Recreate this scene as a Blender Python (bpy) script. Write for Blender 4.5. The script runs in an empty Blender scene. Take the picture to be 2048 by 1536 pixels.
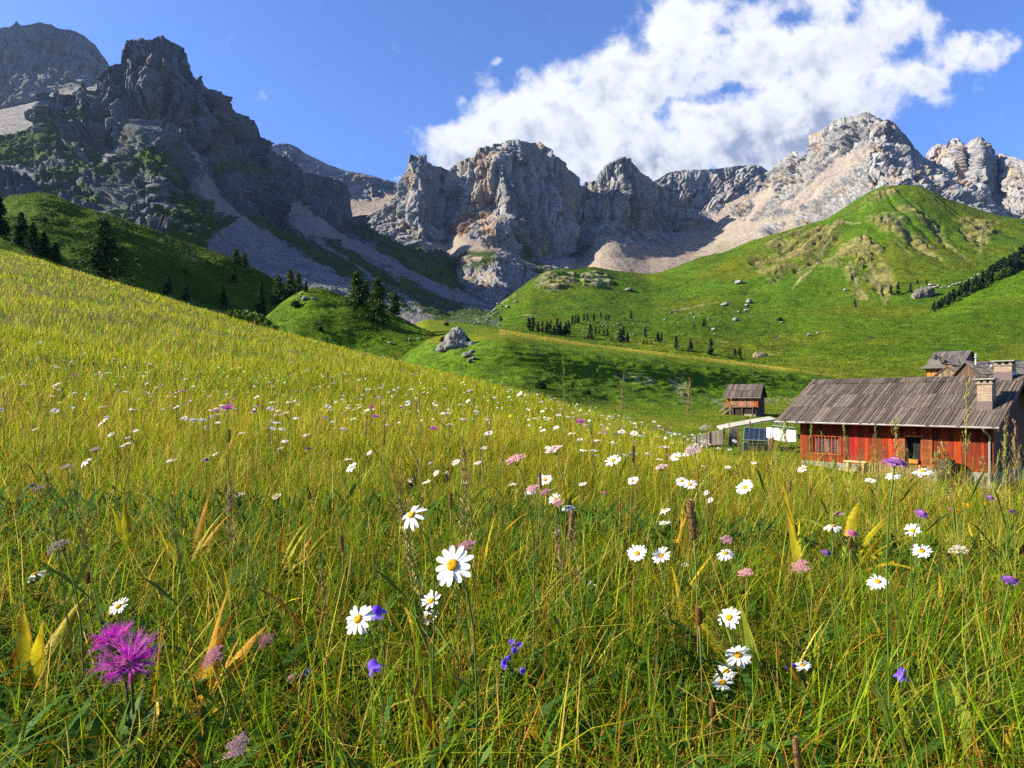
import bpy, bmesh, math, random
import numpy as np
from mathutils import Vector, Matrix

# ------------------------------------------------------------------ basics
F = 1365.0          # focal length in photograph pixels (2048 wide)
VH = 800.0          # horizon row of the photograph
random.seed(11)
RNG = np.random.RandomState(5)
SC = bpy.context.scene
COL = SC.collection
SUN_EL, SUN_AZ = math.radians(28.0), math.radians(2.5)   # azimuth: degrees behind exact left
SUN_DIR = Vector((-math.cos(SUN_EL) * math.cos(SUN_AZ), -math.cos(SUN_EL) * math.sin(SUN_AZ), math.sin(SUN_EL)))


def at(u, v, d):
    """world point seen at photo pixel (u, v), d metres in front of the camera"""
    return Vector(((u - 1024.0) / F * d, d, (VH - v) / F * d))


def tag(o, label=None, cat=None, group=None, kind=None):
    if label: o['label'] = label
    if cat: o['category'] = cat
    if group: o['group'] = group
    if kind: o['kind'] = kind
    return o


def empty(name, loc=(0, 0, 0), rz=0.0, parent=None):
    o = bpy.data.objects.new(name, None)
    o.empty_display_size = 0.1
    o.location = loc
    o.rotation_euler = (0, 0, rz)
    o.parent = parent
    COL.objects.link(o)
    return o


def mesh_obj(name, me, parent=None, loc=None):
    o = bpy.data.objects.new(name, me)
    if parent is not None: o.parent = parent
    if loc is not None: o.location = loc
    COL.objects.link(o)
    return o


def arr_mesh(name, V, Fc, mats, col=None, smooth=False, midx=None):
    """mesh from arrays: V (n,3); Fc (m,k) faces with equal corner count, or a list of such arrays"""
    me = bpy.data.meshes.new(name)
    fl = Fc if isinstance(Fc, list) else [Fc]
    fl = [np.asarray(f, dtype=np.int32) for f in fl if len(f)]
    V = np.asarray(V, dtype=np.float32)
    nl = sum(f.size for f in fl)
    nf = sum(len(f) for f in fl)
    me.vertices.add(len(V))
    me.vertices.foreach_set('co', V.ravel())
    me.loops.add(nl)
    me.loops.foreach_set('vertex_index', np.concatenate([f.ravel() for f in fl]))
    me.polygons.add(nf)
    tot = np.concatenate([np.full(len(f), f.shape[1], dtype=np.int32) for f in fl])
    st = np.concatenate([[0], np.cumsum(tot)[:-1]]).astype(np.int32)
    me.polygons.foreach_set('loop_start', st)
    try:
        me.polygons.foreach_set('loop_total', tot)
    except Exception:
        pass
    if smooth:
        me.polygons.foreach_set('use_smooth', np.ones(nf, dtype=bool))
    if midx is not None:
        me.polygons.foreach_set('material_index', np.asarray(midx, dtype=np.int32))
    for m in (mats if isinstance(mats, (list, tuple)) else [mats]):
        me.materials.append(m)
    if col is not None:
        a = me.attributes.new('Col', 'FLOAT_COLOR', 'POINT')
        c = np.ones((len(V), 4), dtype=np.float32)
        c[:, :3] = col
        a.data.foreach_set('color', c.ravel())
    me.update(calc_edges=True)
    return me


class MB:
    """collects simple solids into one mesh, with per-vertex tints"""
    def __init__(s):
        s.v, s.f, s.c, s.tint = [], [], [], (1, 1, 1)

    def add(s, vs, fs, tint=None):
        b = len(s.v)
        s.v += [tuple(p) for p in vs]
        s.f += [tuple(b + i for i in f) for f in fs]
        s.c += [tint or s.tint] * len(vs)

    def hexa(s, p, tint=None):
        s.add(p, [(0, 3, 2, 1), (4, 5, 6, 7), (0, 1, 5, 4), (1, 2, 6, 5), (2, 3, 7, 6), (3, 0, 4, 7)], tint)

    def box(s, a, b, tint=None):
        x0, y0, z0 = a
        x1, y1, z1 = b
        s.hexa([(x0, y0, z0), (x1, y0, z0), (x1, y1, z0), (x0, y1, z0), (x0, y0, z1), (x1, y0, z1), (x1, y1, z1), (x0, y1, z1)], tint)

    def tube(s, pts, r, n=6, tint=None, cap=True):
        pts = [Vector(p) for p in pts]
        rs = r if isinstance(r, (list, tuple)) else [r] * len(pts)
        vs, fs = [], []
        for i, p in enumerate(pts):
            d = (pts[min(i + 1, len(pts) - 1)] - pts[max(i - 1, 0)]).normalized()
            a = d.cross(Vector((0, 0, 1)) if abs(d.z) < 0.9 else Vector((1, 0, 0))).normalized()
            b = d.cross(a)
            for k in range(n):
                t = 2 * math.pi * k / n
                vs.append(p + (a * math.cos(t) + b * math.sin(t)) * rs[i])
        for i in range(len(pts) - 1):
            for k in range(n):
                k2 = (k + 1) % n
                fs.append((i * n + k, i * n + k2, (i + 1) * n + k2, (i + 1) * n + k))
        if cap:
            fs.append(tuple(range(n))[::-1])
            fs.append(tuple((len(pts) - 1) * n + k for k in range(n)))
        s.add(vs, fs, tint)

    def lathe(s, prof, n=10, tint=None, c=(0, 0, 0)):
        vs = [(c[0] + r * math.cos(2 * math.pi * k / n), c[1] + r * math.sin(2 * math.pi * k / n), c[2] + z) for r, z in prof for k in range(n)]
        fs = []
        for i in range(len(prof) - 1):
            for k in range(n):
                k2 = (k + 1) % n
                fs.append((i * n + k, i * n + k2, (i + 1) * n + k2, (i + 1) * n + k))
        fs.append(tuple(range(n))[::-1])
        fs.append(tuple((len(prof) - 1) * n + k for k in range(n)))
        s.add(vs, fs, tint)

    def mesh(s, name, mat, smooth=False):
        me = bpy.data.meshes.new(name)
        me.from_pydata(s.v, [], s.f)
        for m in (mat if isinstance(mat, (list, tuple)) else [mat]):
            me.materials.append(m)
        a = me.attributes.new('Col', 'FLOAT_COLOR', 'POINT')
        a.data.foreach_set('color', np.array([(c[0], c[1], c[2], 1) for c in s.c], dtype=np.float32).ravel())
        if smooth:
            me.polygons.foreach_set('use_smooth', np.ones(len(me.polygons), dtype=bool))
        me.update()
        return me

    def build(s, name, mat, parent=None, smooth=False, loc=None):
        return mesh_obj(name, s.mesh(name, mat, smooth), parent, loc)


# ------------------------------------------------------------------ noise
_G = RNG.normal(size=(2048, 3))
_G /= np.linalg.norm(_G, axis=1)[:, None]
_R = RNG.rand(2048, 3)


def _h(ix, iy, iz):
    return ((ix * 73856093) ^ (iy * 19349663) ^ (iz * 83492791)) & 2047


def pn(p):
    p = np.asarray(p, dtype=np.float64)
    i = np.floor(p).astype(np.int64)
    f = p - i
    w = f * f * f * (f * (f * 6 - 15) + 10)
    out = 0
    for dx in (0, 1):
        wx = w[..., 0] if dx else 1 - w[..., 0]
        for dy in (0, 1):
            wy = w[..., 1] if dy else 1 - w[..., 1]
            for dz in (0, 1):
                wz = w[..., 2] if dz else 1 - w[..., 2]
                g = _G[_h(i[..., 0] + dx, i[..., 1] + dy, i[..., 2] + dz)]
                n = g[..., 0] * (f[..., 0] - dx) + g[..., 1] * (f[..., 1] - dy) + g[..., 2] * (f[..., 2] - dz)
                out = out + n * wx * wy * wz
    return out * 1.6


def fbm(p, o=5, gain=0.5, lac=2.03):
    s, a, t = 0, 1.0, 0
    p = np.asarray(p, dtype=np.float64)
    for k in range(o):
        s = s + a * pn(p + 17.3 * k)
        t += a
        a *= gain
        p = p * lac
    return s / t


def ridged(p, o=5, gain=0.5, lac=2.1):
    s, a, t, w = 0, 1.0, 0, 1.0
    p = np.asarray(p, dtype=np.float64)
    for k in range(o):
        n = 1 - np.abs(pn(p + 9.1 * k)) * 1.4
        n = np.clip(n, 0, 1) ** 2
        s = s + a * n * w
        w = np.clip(n * 1.6, 0.15, 1)
        t += a
        a *= gain
        p = p * lac
    return s / t


def worley(p, facet=False):
    """cell noise: nearest and second distance, a random number per cell and, on request, a random tilted plane per cell"""
    p = np.asarray(p, dtype=np.float64)
    i = np.floor(p).astype(np.int64)
    f1 = np.full(p.shape[:-1], 9.0)
    f2 = f1.copy()
    cid = np.zeros(p.shape[:-1])
    fac = np.zeros(p.shape[:-1])
    for dx in (-1, 0, 1):
        for dy in (-1, 0, 1):
            for dz in (-1, 0, 1):
                c = i + np.array((dx, dy, dz))
                h = _h(c[..., 0], c[..., 1], c[..., 2])
                r = p - (c + _R[h])
                d = np.sqrt((r * r).sum(-1))
                nf = d < f1
                f2 = np.where(nf, f1, np.minimum(f2, d))
                cid = np.where(nf, _R[h][..., 0], cid)
                if facet:
                    fac = np.where(nf, (r * _G[h]).sum(-1), fac)
                f1 = np.where(nf, d, f1)
    return (f1, f2, cid, fac) if facet else (f1, f2, cid)


def sstep(a, b, x):
    t = np.clip((x - a) / (b - a), 0, 1)
    return t * t * (3 - 2 * t)


def poly_mask(U, Vv, poly, soft=6.0):
    """1 inside the outline, falling to 0 within soft pixels"""
    P = np.array(poly, dtype=float)
    inside = np.zeros(U.shape, dtype=bool)
    dist = np.full(U.shape, 1e9)
    for k in range(len(P)):
        (x0, y0), (x1, y1) = P[k], P[(k + 1) % len(P)]
        cond = ((y0 > Vv) != (y1 > Vv))
        with np.errstate(divide='ignore', invalid='ignore'):
            xi = (x1 - x0) * (Vv - y0) / ((y1 - y0) if y1 != y0 else 1e-9) + x0
        inside ^= cond & (U < xi)
        dist = np.minimum(dist, seg_dist(U, Vv, x0, y0, x1, y1))
    sd = np.where(inside, dist, -dist)
    return sstep(-soft, soft, sd)


def seg_dist(U, Vv, x0, y0, x1, y1):
    L = (x1 - x0) ** 2 + (y1 - y0) ** 2 + 1e-9
    t = np.clip(((U - x0) * (x1 - x0) + (Vv - y0) * (y1 - y0)) / L, 0, 1)
    return np.hypot(U - x0 - t * (x1 - x0), Vv - y0 - t * (y1 - y0))


def line_mask(U, Vv, pts, w):
    d = np.full(U.shape, 1e9)
    for (x0, y0), (x1, y1) in zip(pts[:-1], pts[1:]):
        d = np.minimum(d, seg_dist(U, Vv, x0, y0, x1, y1))
    return 1 - sstep(w * 0.5, w * 1.3, d)


def gsm(a, s, ax):
    if s <= 0: return a
    r = int(3 * s) + 1
    k = np.exp(-0.5 * (np.arange(-r, r + 1) / s) ** 2)
    k /= k.sum()
    pad = [(0, 0)] * a.ndim
    pad[ax] = (r, r)
    b = np.pad(a, pad, mode='edge')
    return np.apply_along_axis(lambda m: np.convolve(m, k, mode='valid'), ax, b)


def mix(a, b, t):
    t = np.asarray(t)[..., None]
    return np.asarray(a) * (1 - t) + np.asarray(b) * t


# ------------------------------------------------------------------ materials
def new_mat(name):
    m = bpy.data.materials.new(name)
    m.use_nodes = True
    nt = m.node_tree
    b = nt.nodes['Principled BSDF']
    b.inputs['Specular IOR Level'].default_value = 0.25
    b.inputs['Roughness'].default_value = 0.85
    return m, nt, b


def nd(nt, typ, **kw):
    n = nt.nodes.new(typ)
    for k, v in kw.items():
        setattr(n, k, v)
    return n


def attr_mat(name, rough=0.9, var=(), bumps=(), transl=0.0, spec=0.2, tint=(1, 1, 1)):
    """vertex tints varied by procedural noise, with noise bumps.
    var: (scale, amount, stretch vector); bumps: (scale, distance, strength, stretch)"""
    m, nt, b = new_mat(name)
    b.inputs['Roughness'].default_value = rough
    b.inputs['Specular IOR Level'].default_value = spec
    a = nd(nt, 'ShaderNodeAttribute', attribute_name='Col')
    cur = a.outputs['Color']
    tc = nd(nt, 'ShaderNodeTexCoord')
    if tint != (1, 1, 1):
        mm = nd(nt, 'ShaderNodeMix', data_type='RGBA', blend_type='MULTIPLY')
        mm.inputs[0].default_value = 1
        mm.inputs[7].default_value = (*tint, 1)
        nt.links.new(cur, mm.inputs[6])
        cur = mm.outputs[2]
    for sc, amt, st in var:
        mp = nd(nt, 'ShaderNodeMapping')
        mp.inputs['Scale'].default_value = st
        nt.links.new(tc.outputs['Object'], mp.inputs['Vector'])
        n = nd(nt, 'ShaderNodeTexNoise')
        n.inputs['Scale'].default_value = sc
        n.inputs['Detail'].default_value = 6
        n.inputs['Roughness'].default_value = 0.65
        nt.links.new(mp.outputs[0], n.inputs['Vector'])
        mr = nd(nt, 'ShaderNodeMapRange')
        mr.inputs['From Min'].default_value = 0.3
        mr.inputs['From Max'].default_value = 0.7
        mr.inputs['To Min'].default_value = 1 - amt
        mr.inputs['To Max'].default_value = 1 + amt
        nt.links.new(n.outputs['Fac'], mr.inputs['Value'])
        mm = nd(nt, 'ShaderNodeVectorMath', operation='SCALE')
        nt.links.new(cur, mm.inputs[0])
        nt.links.new(mr.outputs[0], mm.inputs['Scale'])
        cur = mm.outputs[0]
    nt.links.new(cur, b.inputs['Base Color'])
    nrm = None
    for sc, dist, stg, st in bumps:
        mp = nd(nt, 'ShaderNodeMapping')
        mp.inputs['Scale'].default_value = st
        nt.links.new(tc.outputs['Object'], mp.inputs['Vector'])
        n = nd(nt, 'ShaderNodeTexNoise')
        n.inputs['Scale'].default_value = sc
        n.inputs['Detail'].default_value = 8
        n.inputs['Roughness'].default_value = 0.68
        nt.links.new(mp.outputs[0], n.inputs['Vector'])
        bp = nd(nt, 'ShaderNodeBump')
        bp.inputs['Distance'].default_value = dist
        bp.inputs['Strength'].default_value = stg
        nt.links.new(n.outputs['Fac'], bp.inputs['Height'])
        if nrm is not None: nt.links.new(nrm, bp.inputs['Normal'])
        nrm = bp.outputs[0]
    if nrm is not None: nt.links.new(nrm, b.inputs['Normal'])
    if transl > 0:
        t = nd(nt, 'ShaderNodeBsdfTranslucent')
        nt.links.new(cur, t.inputs['Color'])
        mx = nd(nt, 'ShaderNodeMixShader')
        mx.inputs[0].default_value = transl
        out = nt.nodes['Material Output']
        nt.links.new(b.outputs[0], mx.inputs[1])
        nt.links.new(t.outputs[0], mx.inputs[2])
        nt.links.new(mx.outputs[0], out.inputs['Surface'])
    return m
SUN_E, EXPO, HAZE, CLOUD_K, DENOISE = 5.0, 1.66, 4.8e-5, 6.2, False
# ------------------------------------------------------------------ lofted terrain
LAYERS = {}


def interp_row(U, pts, k):
    p = np.array(pts, dtype=float)
    return np.interp(U, p[:, 0], p[:, k])


def dline(pts, dpts):
    """add depths (interpolated in u) to (u, v) points"""
    d = np.array(dpts, dtype=float)
    return [(u, v, float(np.interp(u, d[:, 0], d[:, 1]))) for u, v in pts]


def loft(u0, u1, nu, rows, segs, su=0.0, cubic=False, jag=0.0, back=0.12, drop=0.45):
    """rows: top (ridge) to foot, each [(u, v, d)...]. Returns P (nt,nu,3), U, V grids (photo coordinates of the undisplaced surface)."""
    U = np.linspace(u0, u1, nu)
    rv = [interp_row(U, r, 1) for r in rows]
    rd = [interp_row(U, r, 2) for r in rows]
    if su > 0:
        rv = [gsm(a, su, 0) for a in rv]
    rd = [gsm(a, max(su, nu * 0.008), 0) for a in rd]
    if jag > 0:
        q = np.stack([U * 0.05, U * 0 + 3.3, U * 0], -1)
        rv[0] = rv[0] + jag * fbm(q, 5, 0.6)
    Z = [(VH - v) / F * d for v, d in zip(rv, rd)]
    D = list(rd)
    # the far side of the ridge, falling away
    Z = [Z[0] * drop - 5] + Z
    D = [D[0] * (1 + back)] + D
    segs = [max(6, segs[0] // 10)] + list(segs)
    Zs, Ds = [], []
    n = len(Z)
    for i in range(n - 1):
        ts = np.linspace(0, 1, segs[i], endpoint=(i == n - 2))
        for t in ts:
            if cubic and i > 0:
                def cr(A):
                    p0, p1, p2, p3 = A[max(i - 1, 1)], A[i], A[i + 1], A[min(i + 2, n - 1)]
                    return 0.5 * (2 * p1 + (p2 - p0) * t + (2 * p0 - 5 * p1 + 4 * p2 - p3) * t * t + (3 * p1 - p0 - 3 * p2 + p3) * t ** 3)
                Zs.append(cr(Z)); Ds.append(cr(D))
            else:
                Zs.append(Z[i] * (1 - t) + Z[i + 1] * t)
                Ds.append(D[i] * (1 - t) + D[i + 1] * t)
    Zs, Ds = np.array(Zs), np.array(Ds)
    X = (U[None] - 1024) / F * Ds
    P = np.stack([X, Ds, Zs], -1)
    return P, np.broadcast_to(U[None], Zs.shape).copy(), VH - F * Zs / Ds


def normals(P):
    gu = np.gradient(P, axis=1)
    gt = np.gradient(P, axis=0)
    n = np.cross(gt, gu)
    n /= np.linalg.norm(n, axis=-1)[..., None] + 1e-12
    return np.where((n[..., 1] > 0)[..., None] & (np.abs(n[..., 2]) < 1e9)[..., None] & (n[..., 2:3] < 0), -n, n)


def grid_faces(nt, nu):
    i = np.arange(nt * nu).reshape(nt, nu)
    return np.stack([i[:-1, :-1], i[1:, :-1], i[1:, 1:], i[:-1, 1:]], -1).reshape(-1, 4)


def layer(key, name, P, C, mat, smooth, label, cat):
    nt, nu = P.shape[:2]
    me = arr_mesh(name, P.reshape(-1, 3), grid_faces(nt, nu), mat, C.reshape(-1, 3), smooth)
    o = mesh_obj(name, me)
    tag(o, label, cat, kind='structure')
    Q = P.reshape(-1, 3)
    LAYERS[key] = (Q, 1024 + F * Q[:, 0] / Q[:, 1], VH - F * Q[:, 2] / Q[:, 1])
    return o


def on(key, u, v, sink=0.0):
    """the nearest point of a terrain layer seen at photo pixel (u, v)"""
    Q, pu, pv = LAYERS[key]
    e = (pu - u) ** 2 + (pv - v) ** 2
    m = e.min()
    c = np.where(e <= m + 6)[0]
    k = c[np.argmin(Q[c, 1])]
    d = Q[k, 1]
    p = at(u, v, d)
    p.z = min(p.z, Q[k, 2] + 0.004 * d) - sink
    return p


def ridge_fade(P, n0):
    k = np.arange(P.shape[0])[:, None] - n0
    return np.where(k < 0, 0.25, 0.3 + 0.7 * sstep(0, 16, k)) + 0 * P[..., 0]


def rock_disp(P, N, L, A, stretch=0.5, crack=0.35, warp=0.5):
    """rocky relief: vertical flutes, facets, cracks. L = size in metres of the largest blocks"""
    q = P / L
    q = q * np.array((1, 1, stretch))
    w = np.stack([fbm(q * 0.8 + 5, 3), fbm(q * 0.8 + 31, 3), fbm(q * 0.8 + 57, 3)], -1)
    q = q + w * warp * 0.7
    a = ridged(q, 6, 0.52)
    f1, f2, cid, fa = worley(q * 1.6, True)
    b = (cid - 0.5) * 0.7 + fa * 0.9 - 0.25 * np.clip(1 - (f2 - f1) * 6, 0, 1)
    f1, f2, cid2, fa2 = worley(q * np.array((4.2, 4.2, 3.4)) + 3, True)
    c = (cid2 - 0.5) * 0.42 + fa2 * 0.55 - 0.14 * np.clip(1 - (f2 - f1) * 5, 0, 1)
    f1, f2, cid3, fa3 = worley(q * np.array((10.5, 10.5, 8.0)) + 7, True)
    e = (cid3 - 0.5) * 0.26 + fa3 * 0.30 - 0.08 * np.clip(1 - (f2 - f1) * 4, 0, 1)
    return 1.35 * ridge_fade(P, 9) * A * ((a - 0.45) * 0.95 + b * 0.62 + c * 0.75 + e * 0.85), 0.5 * cid + 0.3 * cid2 + 0.2 * cid3


ROCK = attr_mat('limestone', 0.95, var=[(0.018, 0.16, (1, 1, 0.35)), (0.12, 0.22, (1, 1, 0.4))], bumps=[(0.035, 11.0, 1.0, (1, 1, 0.45)), (0.16, 3.2, 1.0, (1, 1, 0.6))], tint=(0.62, 0.63, 0.66), spec=0.08)
HILLG = attr_mat('alpine_turf', 0.95, var=[(0.02, 0.15, (1, 1, 1)), (0.16, 0.34, (1, 1, 2.5)), (0.6, 0.3, (1, 1, 2))], bumps=[(0.12, 3.2, 0.8, (1, 1, 3.0)), (0.5, 1.0, 0.8, (1, 1, 2.5))], tint=(0.62, 0.68, 0.45), spec=0.04)
TURF = attr_mat('pasture_turf', 0.95, var=[(0.15, 0.18, (1, 1, 1)), (1.6, 0.35, (1, 1, 2.5))], bumps=[(0.7, 0.5, 0.6, (1, 1, 2.5)), (4.0, 0.12, 0.7, (1, 1, 2))], tint=(0.76, 0.76, 0.55), spec=0.04)

GRN = np.array((0.085, 0.150, 0.010))
GRN_D = np.array((0.050, 0.090, 0.010))
GRN_Y = np.array((0.170, 0.180, 0.016))
SCR = np.array((0.36, 0.315, 0.27))
LIME = np.array((0.33, 0.31, 0.285))
LIME_D = np.array((0.19, 0.185, 0.18))
OCH = np.array((0.46, 0.30, 0.155))
RED = np.array((0.32, 0.15, 0.08))


def rock_colour(P, cid, U, Vv, warm=0.0):
    n1 = fbm(P / 160.0 * np.array((1, 1, 0.4)), 5)
    n2 = fbm(P / 45.0 * np.array((1, 1, 0.25)) + 40, 4)
    strata = fbm(np.stack([P[..., 0] / 400, P[..., 1] / 400, P[..., 2] / 14], -1), 3)
    c = mix(LIME, LIME_D, sstep(0.0, 0.5, n1 + 0.4 * (cid - 0.5)))
    c = mix(c, OCH * 0.85, sstep(0.12 - warm, 0.5 - warm, n2 - 0.3 * n1) * 0.65)
    return c * (1 + 0.16 * strata)[..., None]


def warp_uv(U, Vv, P, amp, L):
    return U + amp * fbm(P / L + 3, 4), Vv + amp * fbm(P / L + 77, 4)


# ---- far-left peak behind
rdg = dline([(-700, 150), (-300, 70), (-60, 62), (0, 56), (18, 54), (28, 45), (38, 46), (42, 52), (62, 48), (75, 45), (100, 49), (120, 58), (150, 62), (168, 70),
             (190, 90), (205, 110), (218, 128), (228, 150), (250, 180), (300, 230)], [(-700, 1500), (0, 1800), (300, 2000)])
r1 = dline([(-700, 260), (0, 150), (60, 135), (130, 140), (200, 150), (230, 165), (300, 240)], [(-700, 1440), (0, 1740), (300, 1950)])
r2 = dline([(-700, 330), (0, 213), (50, 205), (100, 190), (160, 172), (215, 165), (300, 250)], [(-700, 1340), (0, 1600), (300, 1850)])
r3 = dline([(-700, 420), (0, 300), (100, 290), (300, 300)], [(-700, 900), (0, 1100), (300, 1300)])
P, U, Vv = loft(-700, 300, 420, [rdg, r1, r2, r3], [70, 70, 50], jag=4)
N = normals(P)
wu, wv = warp_uv(U, Vv, P, 8, 60)
scr = poly_mask(wu, wv, [(-700, 320), (0, 216), (50, 207), (98, 190), (180, 170), (230, 172), (200, 220), (90, 245), (0, 300), (-700, 420)], 4)
dsp, cid = rock_disp(P, N, 170, 30, 0.45)
P2 = P + N * np.array((1, 1, 0.35)) * (dsp * (1 - 0.95 * scr))[..., None]
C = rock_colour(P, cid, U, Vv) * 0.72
C = mix(C, SCR * (1 + 0.2 * fbm(np.stack([P[..., 2] / 9, P[..., 0] / 80, P[..., 1] / 80], -1), 3))[..., None], scr)
layer('farleft', 'mountain', P2, C, ROCK, False, 'hazy broad rock summit behind the jagged tower at the far left', 'mountain')

# ---- far left-centre ridge
rdg = dline([(480, 330), (520, 296), (548, 290), (565, 287), (580, 288), (600, 297), (612, 308), (632, 316), (650, 326), (680, 338), (720, 346), (745, 352), (775, 361), (806, 370), (840, 380), (900, 400)], [(480, 2600), (900, 2800)])
r1 = dline([(480, 390), (560, 370), (620, 372), (690, 385), (760, 392), (800, 385), (840, 388), (900, 420)], [(480, 2500), (900, 2720)])
r2 = dline([(480, 480), (600, 470), (700, 440), (760, 425), (830, 410), (900, 440)], [(480, 2250), (900, 2450)])
r3 = dline([(480, 560), (900, 520)], [(480, 1900), (900, 2150)])
P, U, Vv = loft(480, 900, 280, [rdg, r1, r2, r3], [60, 45, 30], jag=2)
N = normals(P)
scr = poly_mask(U + 6 * fbm(P / 70, 3), Vv, [(680, 398), (740, 402), (790, 388), (820, 385), (900, 440), (900, 560), (640, 560), (680, 440)], 4)
dsp, cid = rock_disp(P, N, 190, 34, 0.4)
P2 = P + N * np.array((1, 1, 0.35)) * (dsp * (1 - 0.95 * scr))[..., None]
C = mix(rock_colour(P, cid, U, Vv, 0.06), SCR * np.array((1.1, 0.98, 0.85)), scr)
layer('farcentre', 'mountain', P2, C, ROCK, False, 'distant pale ridge sloping down left of the rock pinnacle, scree bowl below it', 'mountain')

# ---- far right-centre ridge
rdg = dline([(1240, 420), (1290, 374), (1308, 362), (1318, 358), (1332, 347), (1350, 342), (1390, 339), (1430, 338), (1460, 334), (1500, 330), (1515, 331), (1524, 333), (1536, 342), (1543, 352), (1560, 375), (1620, 420)], [(1240, 2950), (1620, 3000)])
r1 = dline([(1240, 450), (1330, 420), (1400, 425), (1450, 405), (1520, 372), (1545, 375), (1620, 440)], [(1240, 2850), (1620, 2860)])
r2 = dline([(1240, 520), (1620, 500)], [(1240, 2550), (1620, 2500)])
P, U, Vv = loft(1240, 1620, 280, [rdg, r1, r2], [80, 50], jag=2)
N = normals(P)
dsp, cid = rock_disp(np.stack([P[..., 0] - 0.5 * P[..., 2], P[..., 1], P[..., 2]], -1), N, 150, 34, 0.3)
scr = poly_mask(U, Vv, [(1430, 430), (1470, 395), (1545, 372), (1620, 400), (1620, 540), (1380, 520)], 6)
P2 = P + N * np.array((1, 1, 0.35)) * (dsp * (1 - 0.9 * scr))[..., None]
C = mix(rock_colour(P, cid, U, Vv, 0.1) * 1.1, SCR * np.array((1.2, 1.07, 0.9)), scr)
layer('farright', 'mountain', P2, C, ROCK, False, 'distant furrowed ridge between the round peak and the tall sunlit summit', 'mountain')

# ---- left massif with its scree slopes
RD = [(-700, 760), (0, 1070), (90, 1110), (230, 1150), (380, 1210), (470, 1300), (548, 1410), (640, 1550), (692, 1640), (760, 1760), (900, 1920), (1060, 2020)]
rdg = dline([(-700, 360), (-200, 310), (0, 274), (60, 258), (84, 238), (87, 206), (96, 193), (104, 196), (110, 180), (116, 178), (121, 188), (140, 190), (154, 190), (160, 168), (166, 165), (172, 180),
             (186, 182), (192, 165), (198, 148), (212, 136), (228, 128), (230, 105), (236, 92), (246, 84), (262, 80), (275, 81), (285, 77), (300, 80), (313, 73), (326, 74), (334, 79), (345, 86), (356, 92),
             (370, 100), (380, 116), (384, 152), (391, 160), (396, 150), (402, 152), (408, 178), (420, 188), (427, 196), (430, 184), (436, 182), (442, 187), (452, 203), (462, 212), (470, 226),
             (485, 232), (500, 239), (512, 252), (520, 270), (529, 287), (532, 280), (537, 284), (542, 298), (550, 308), (570, 318), (590, 334), (606, 346), (640, 352), (690, 366),
             (694, 402), (700, 432), (732, 453), (785, 482), (827, 497), (885, 504), (920, 530), (960, 565), (1000, 603), (1060, 660)], RD)
r1 = dline([(-700, 450), (-200, 360), (0, 300), (60, 282), (90, 266), (150, 278), (200, 305), (250, 305), (300, 268), (340, 285), (380, 305), (420, 335), (470, 382), (520, 412), (560, 440), (600, 425), (650, 440),
            (690, 452), (700, 460), (760, 492), (830, 515), (900, 540), (960, 580), (1000, 609), (1060, 668)], [(u, d - 60 - 0.05 * max(0, 500 - abs(u - 300))) for u, d in RD])
r2 = dline([(-700, 500), (0, 335), (100, 342), (200, 345), (240, 318), (290, 284), (330, 292), (380, 335), (420, 385), (450, 430), (500, 445), (560, 480), (620, 482), (700, 495), (800, 535), (900, 572), (960, 592),
            (1000, 613), (1060, 676)], [(-700, 540), (0, 850), (100, 900), (200, 900), (300, 880), (380, 960), (450, 1060), (560, 1250), (700, 1500), (900, 1700), (1060, 1800)])
r3 = dline([(-700, 540), (0, 400), (100, 415), (200, 422), (260, 390), (320, 400), (400, 430), (450, 475), (500, 500), (600, 532), (700, 548), (800, 572), (900, 602), (960, 610), (1000, 618), (1060, 684)],
           [(-700, 470), (0, 650), (200, 690), (300, 690), (400, 780), (500, 850), (700, 1050), (900, 1250), (1060, 1350)])
r4 = dline([(-700, 600), (0, 480), (100, 490), (200, 500), (300, 510), (400, 520), (450, 540), (500, 570), (600, 610), (700, 642), (800, 657), (900, 662), (970, 648), (1000, 642), (1060, 690)],
           [(-700, 370), (0, 480), (200, 500), (400, 520), (600, 480), (800, 500), (970, 560), (1060, 600)])
r5 = dline([(-700, 700), (0, 620), (400, 650), (800, 700), (1060, 720)], [(-700, 250), (0, 330), (600, 330), (1060, 380)])
P, U, Vv = loft(-700, 1060, 860, [rdg, r1, r2, r3, r4, r5], [130, 70, 80, 90, 10], jag=4)
N = normals(P)
wu, wv = warp_uv(U, Vv, P, 12, 60)
scr = poly_mask(wu, wv, [(374, 296), (396, 306), (425, 355), (465, 415), (545, 468), (640, 530), (760, 590), (880, 650), (700, 665), (560, 615), (430, 510), (412, 486), (440, 445), (424, 410), (395, 352)], 3)
scr = np.maximum(scr, poly_mask(wu, wv, [(560, 415), (600, 405), (650, 445), (720, 480), (820, 535), (900, 578), (990, 606), (990, 620), (930, 612), (850, 575), (760, 525), (690, 492), (620, 470), (585, 450)], 4))
scr = np.maximum(scr, poly_mask(wu, wv, [(280, 262), (300, 262), (262, 298), (205, 328), (200, 318), (235, 290)], 3))
for pts, w in [([(590, 440), (650, 490), (720, 540), (800, 590), (860, 630)], 4), ([(640, 450), (760, 530), (800, 560)], 3), ([(110, 240), (140, 290), (180, 320)], 3), ([(0, 330), (60, 350)], 3),
               ([(560, 500), (640, 560), (700, 610)], 3), ([(780, 600), (860, 640), (900, 655)], 4)]:
    scr = np.maximum(scr, line_mask(wu, wv, pts, w) * 0.9)
grs = np.zeros_like(scr)
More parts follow.
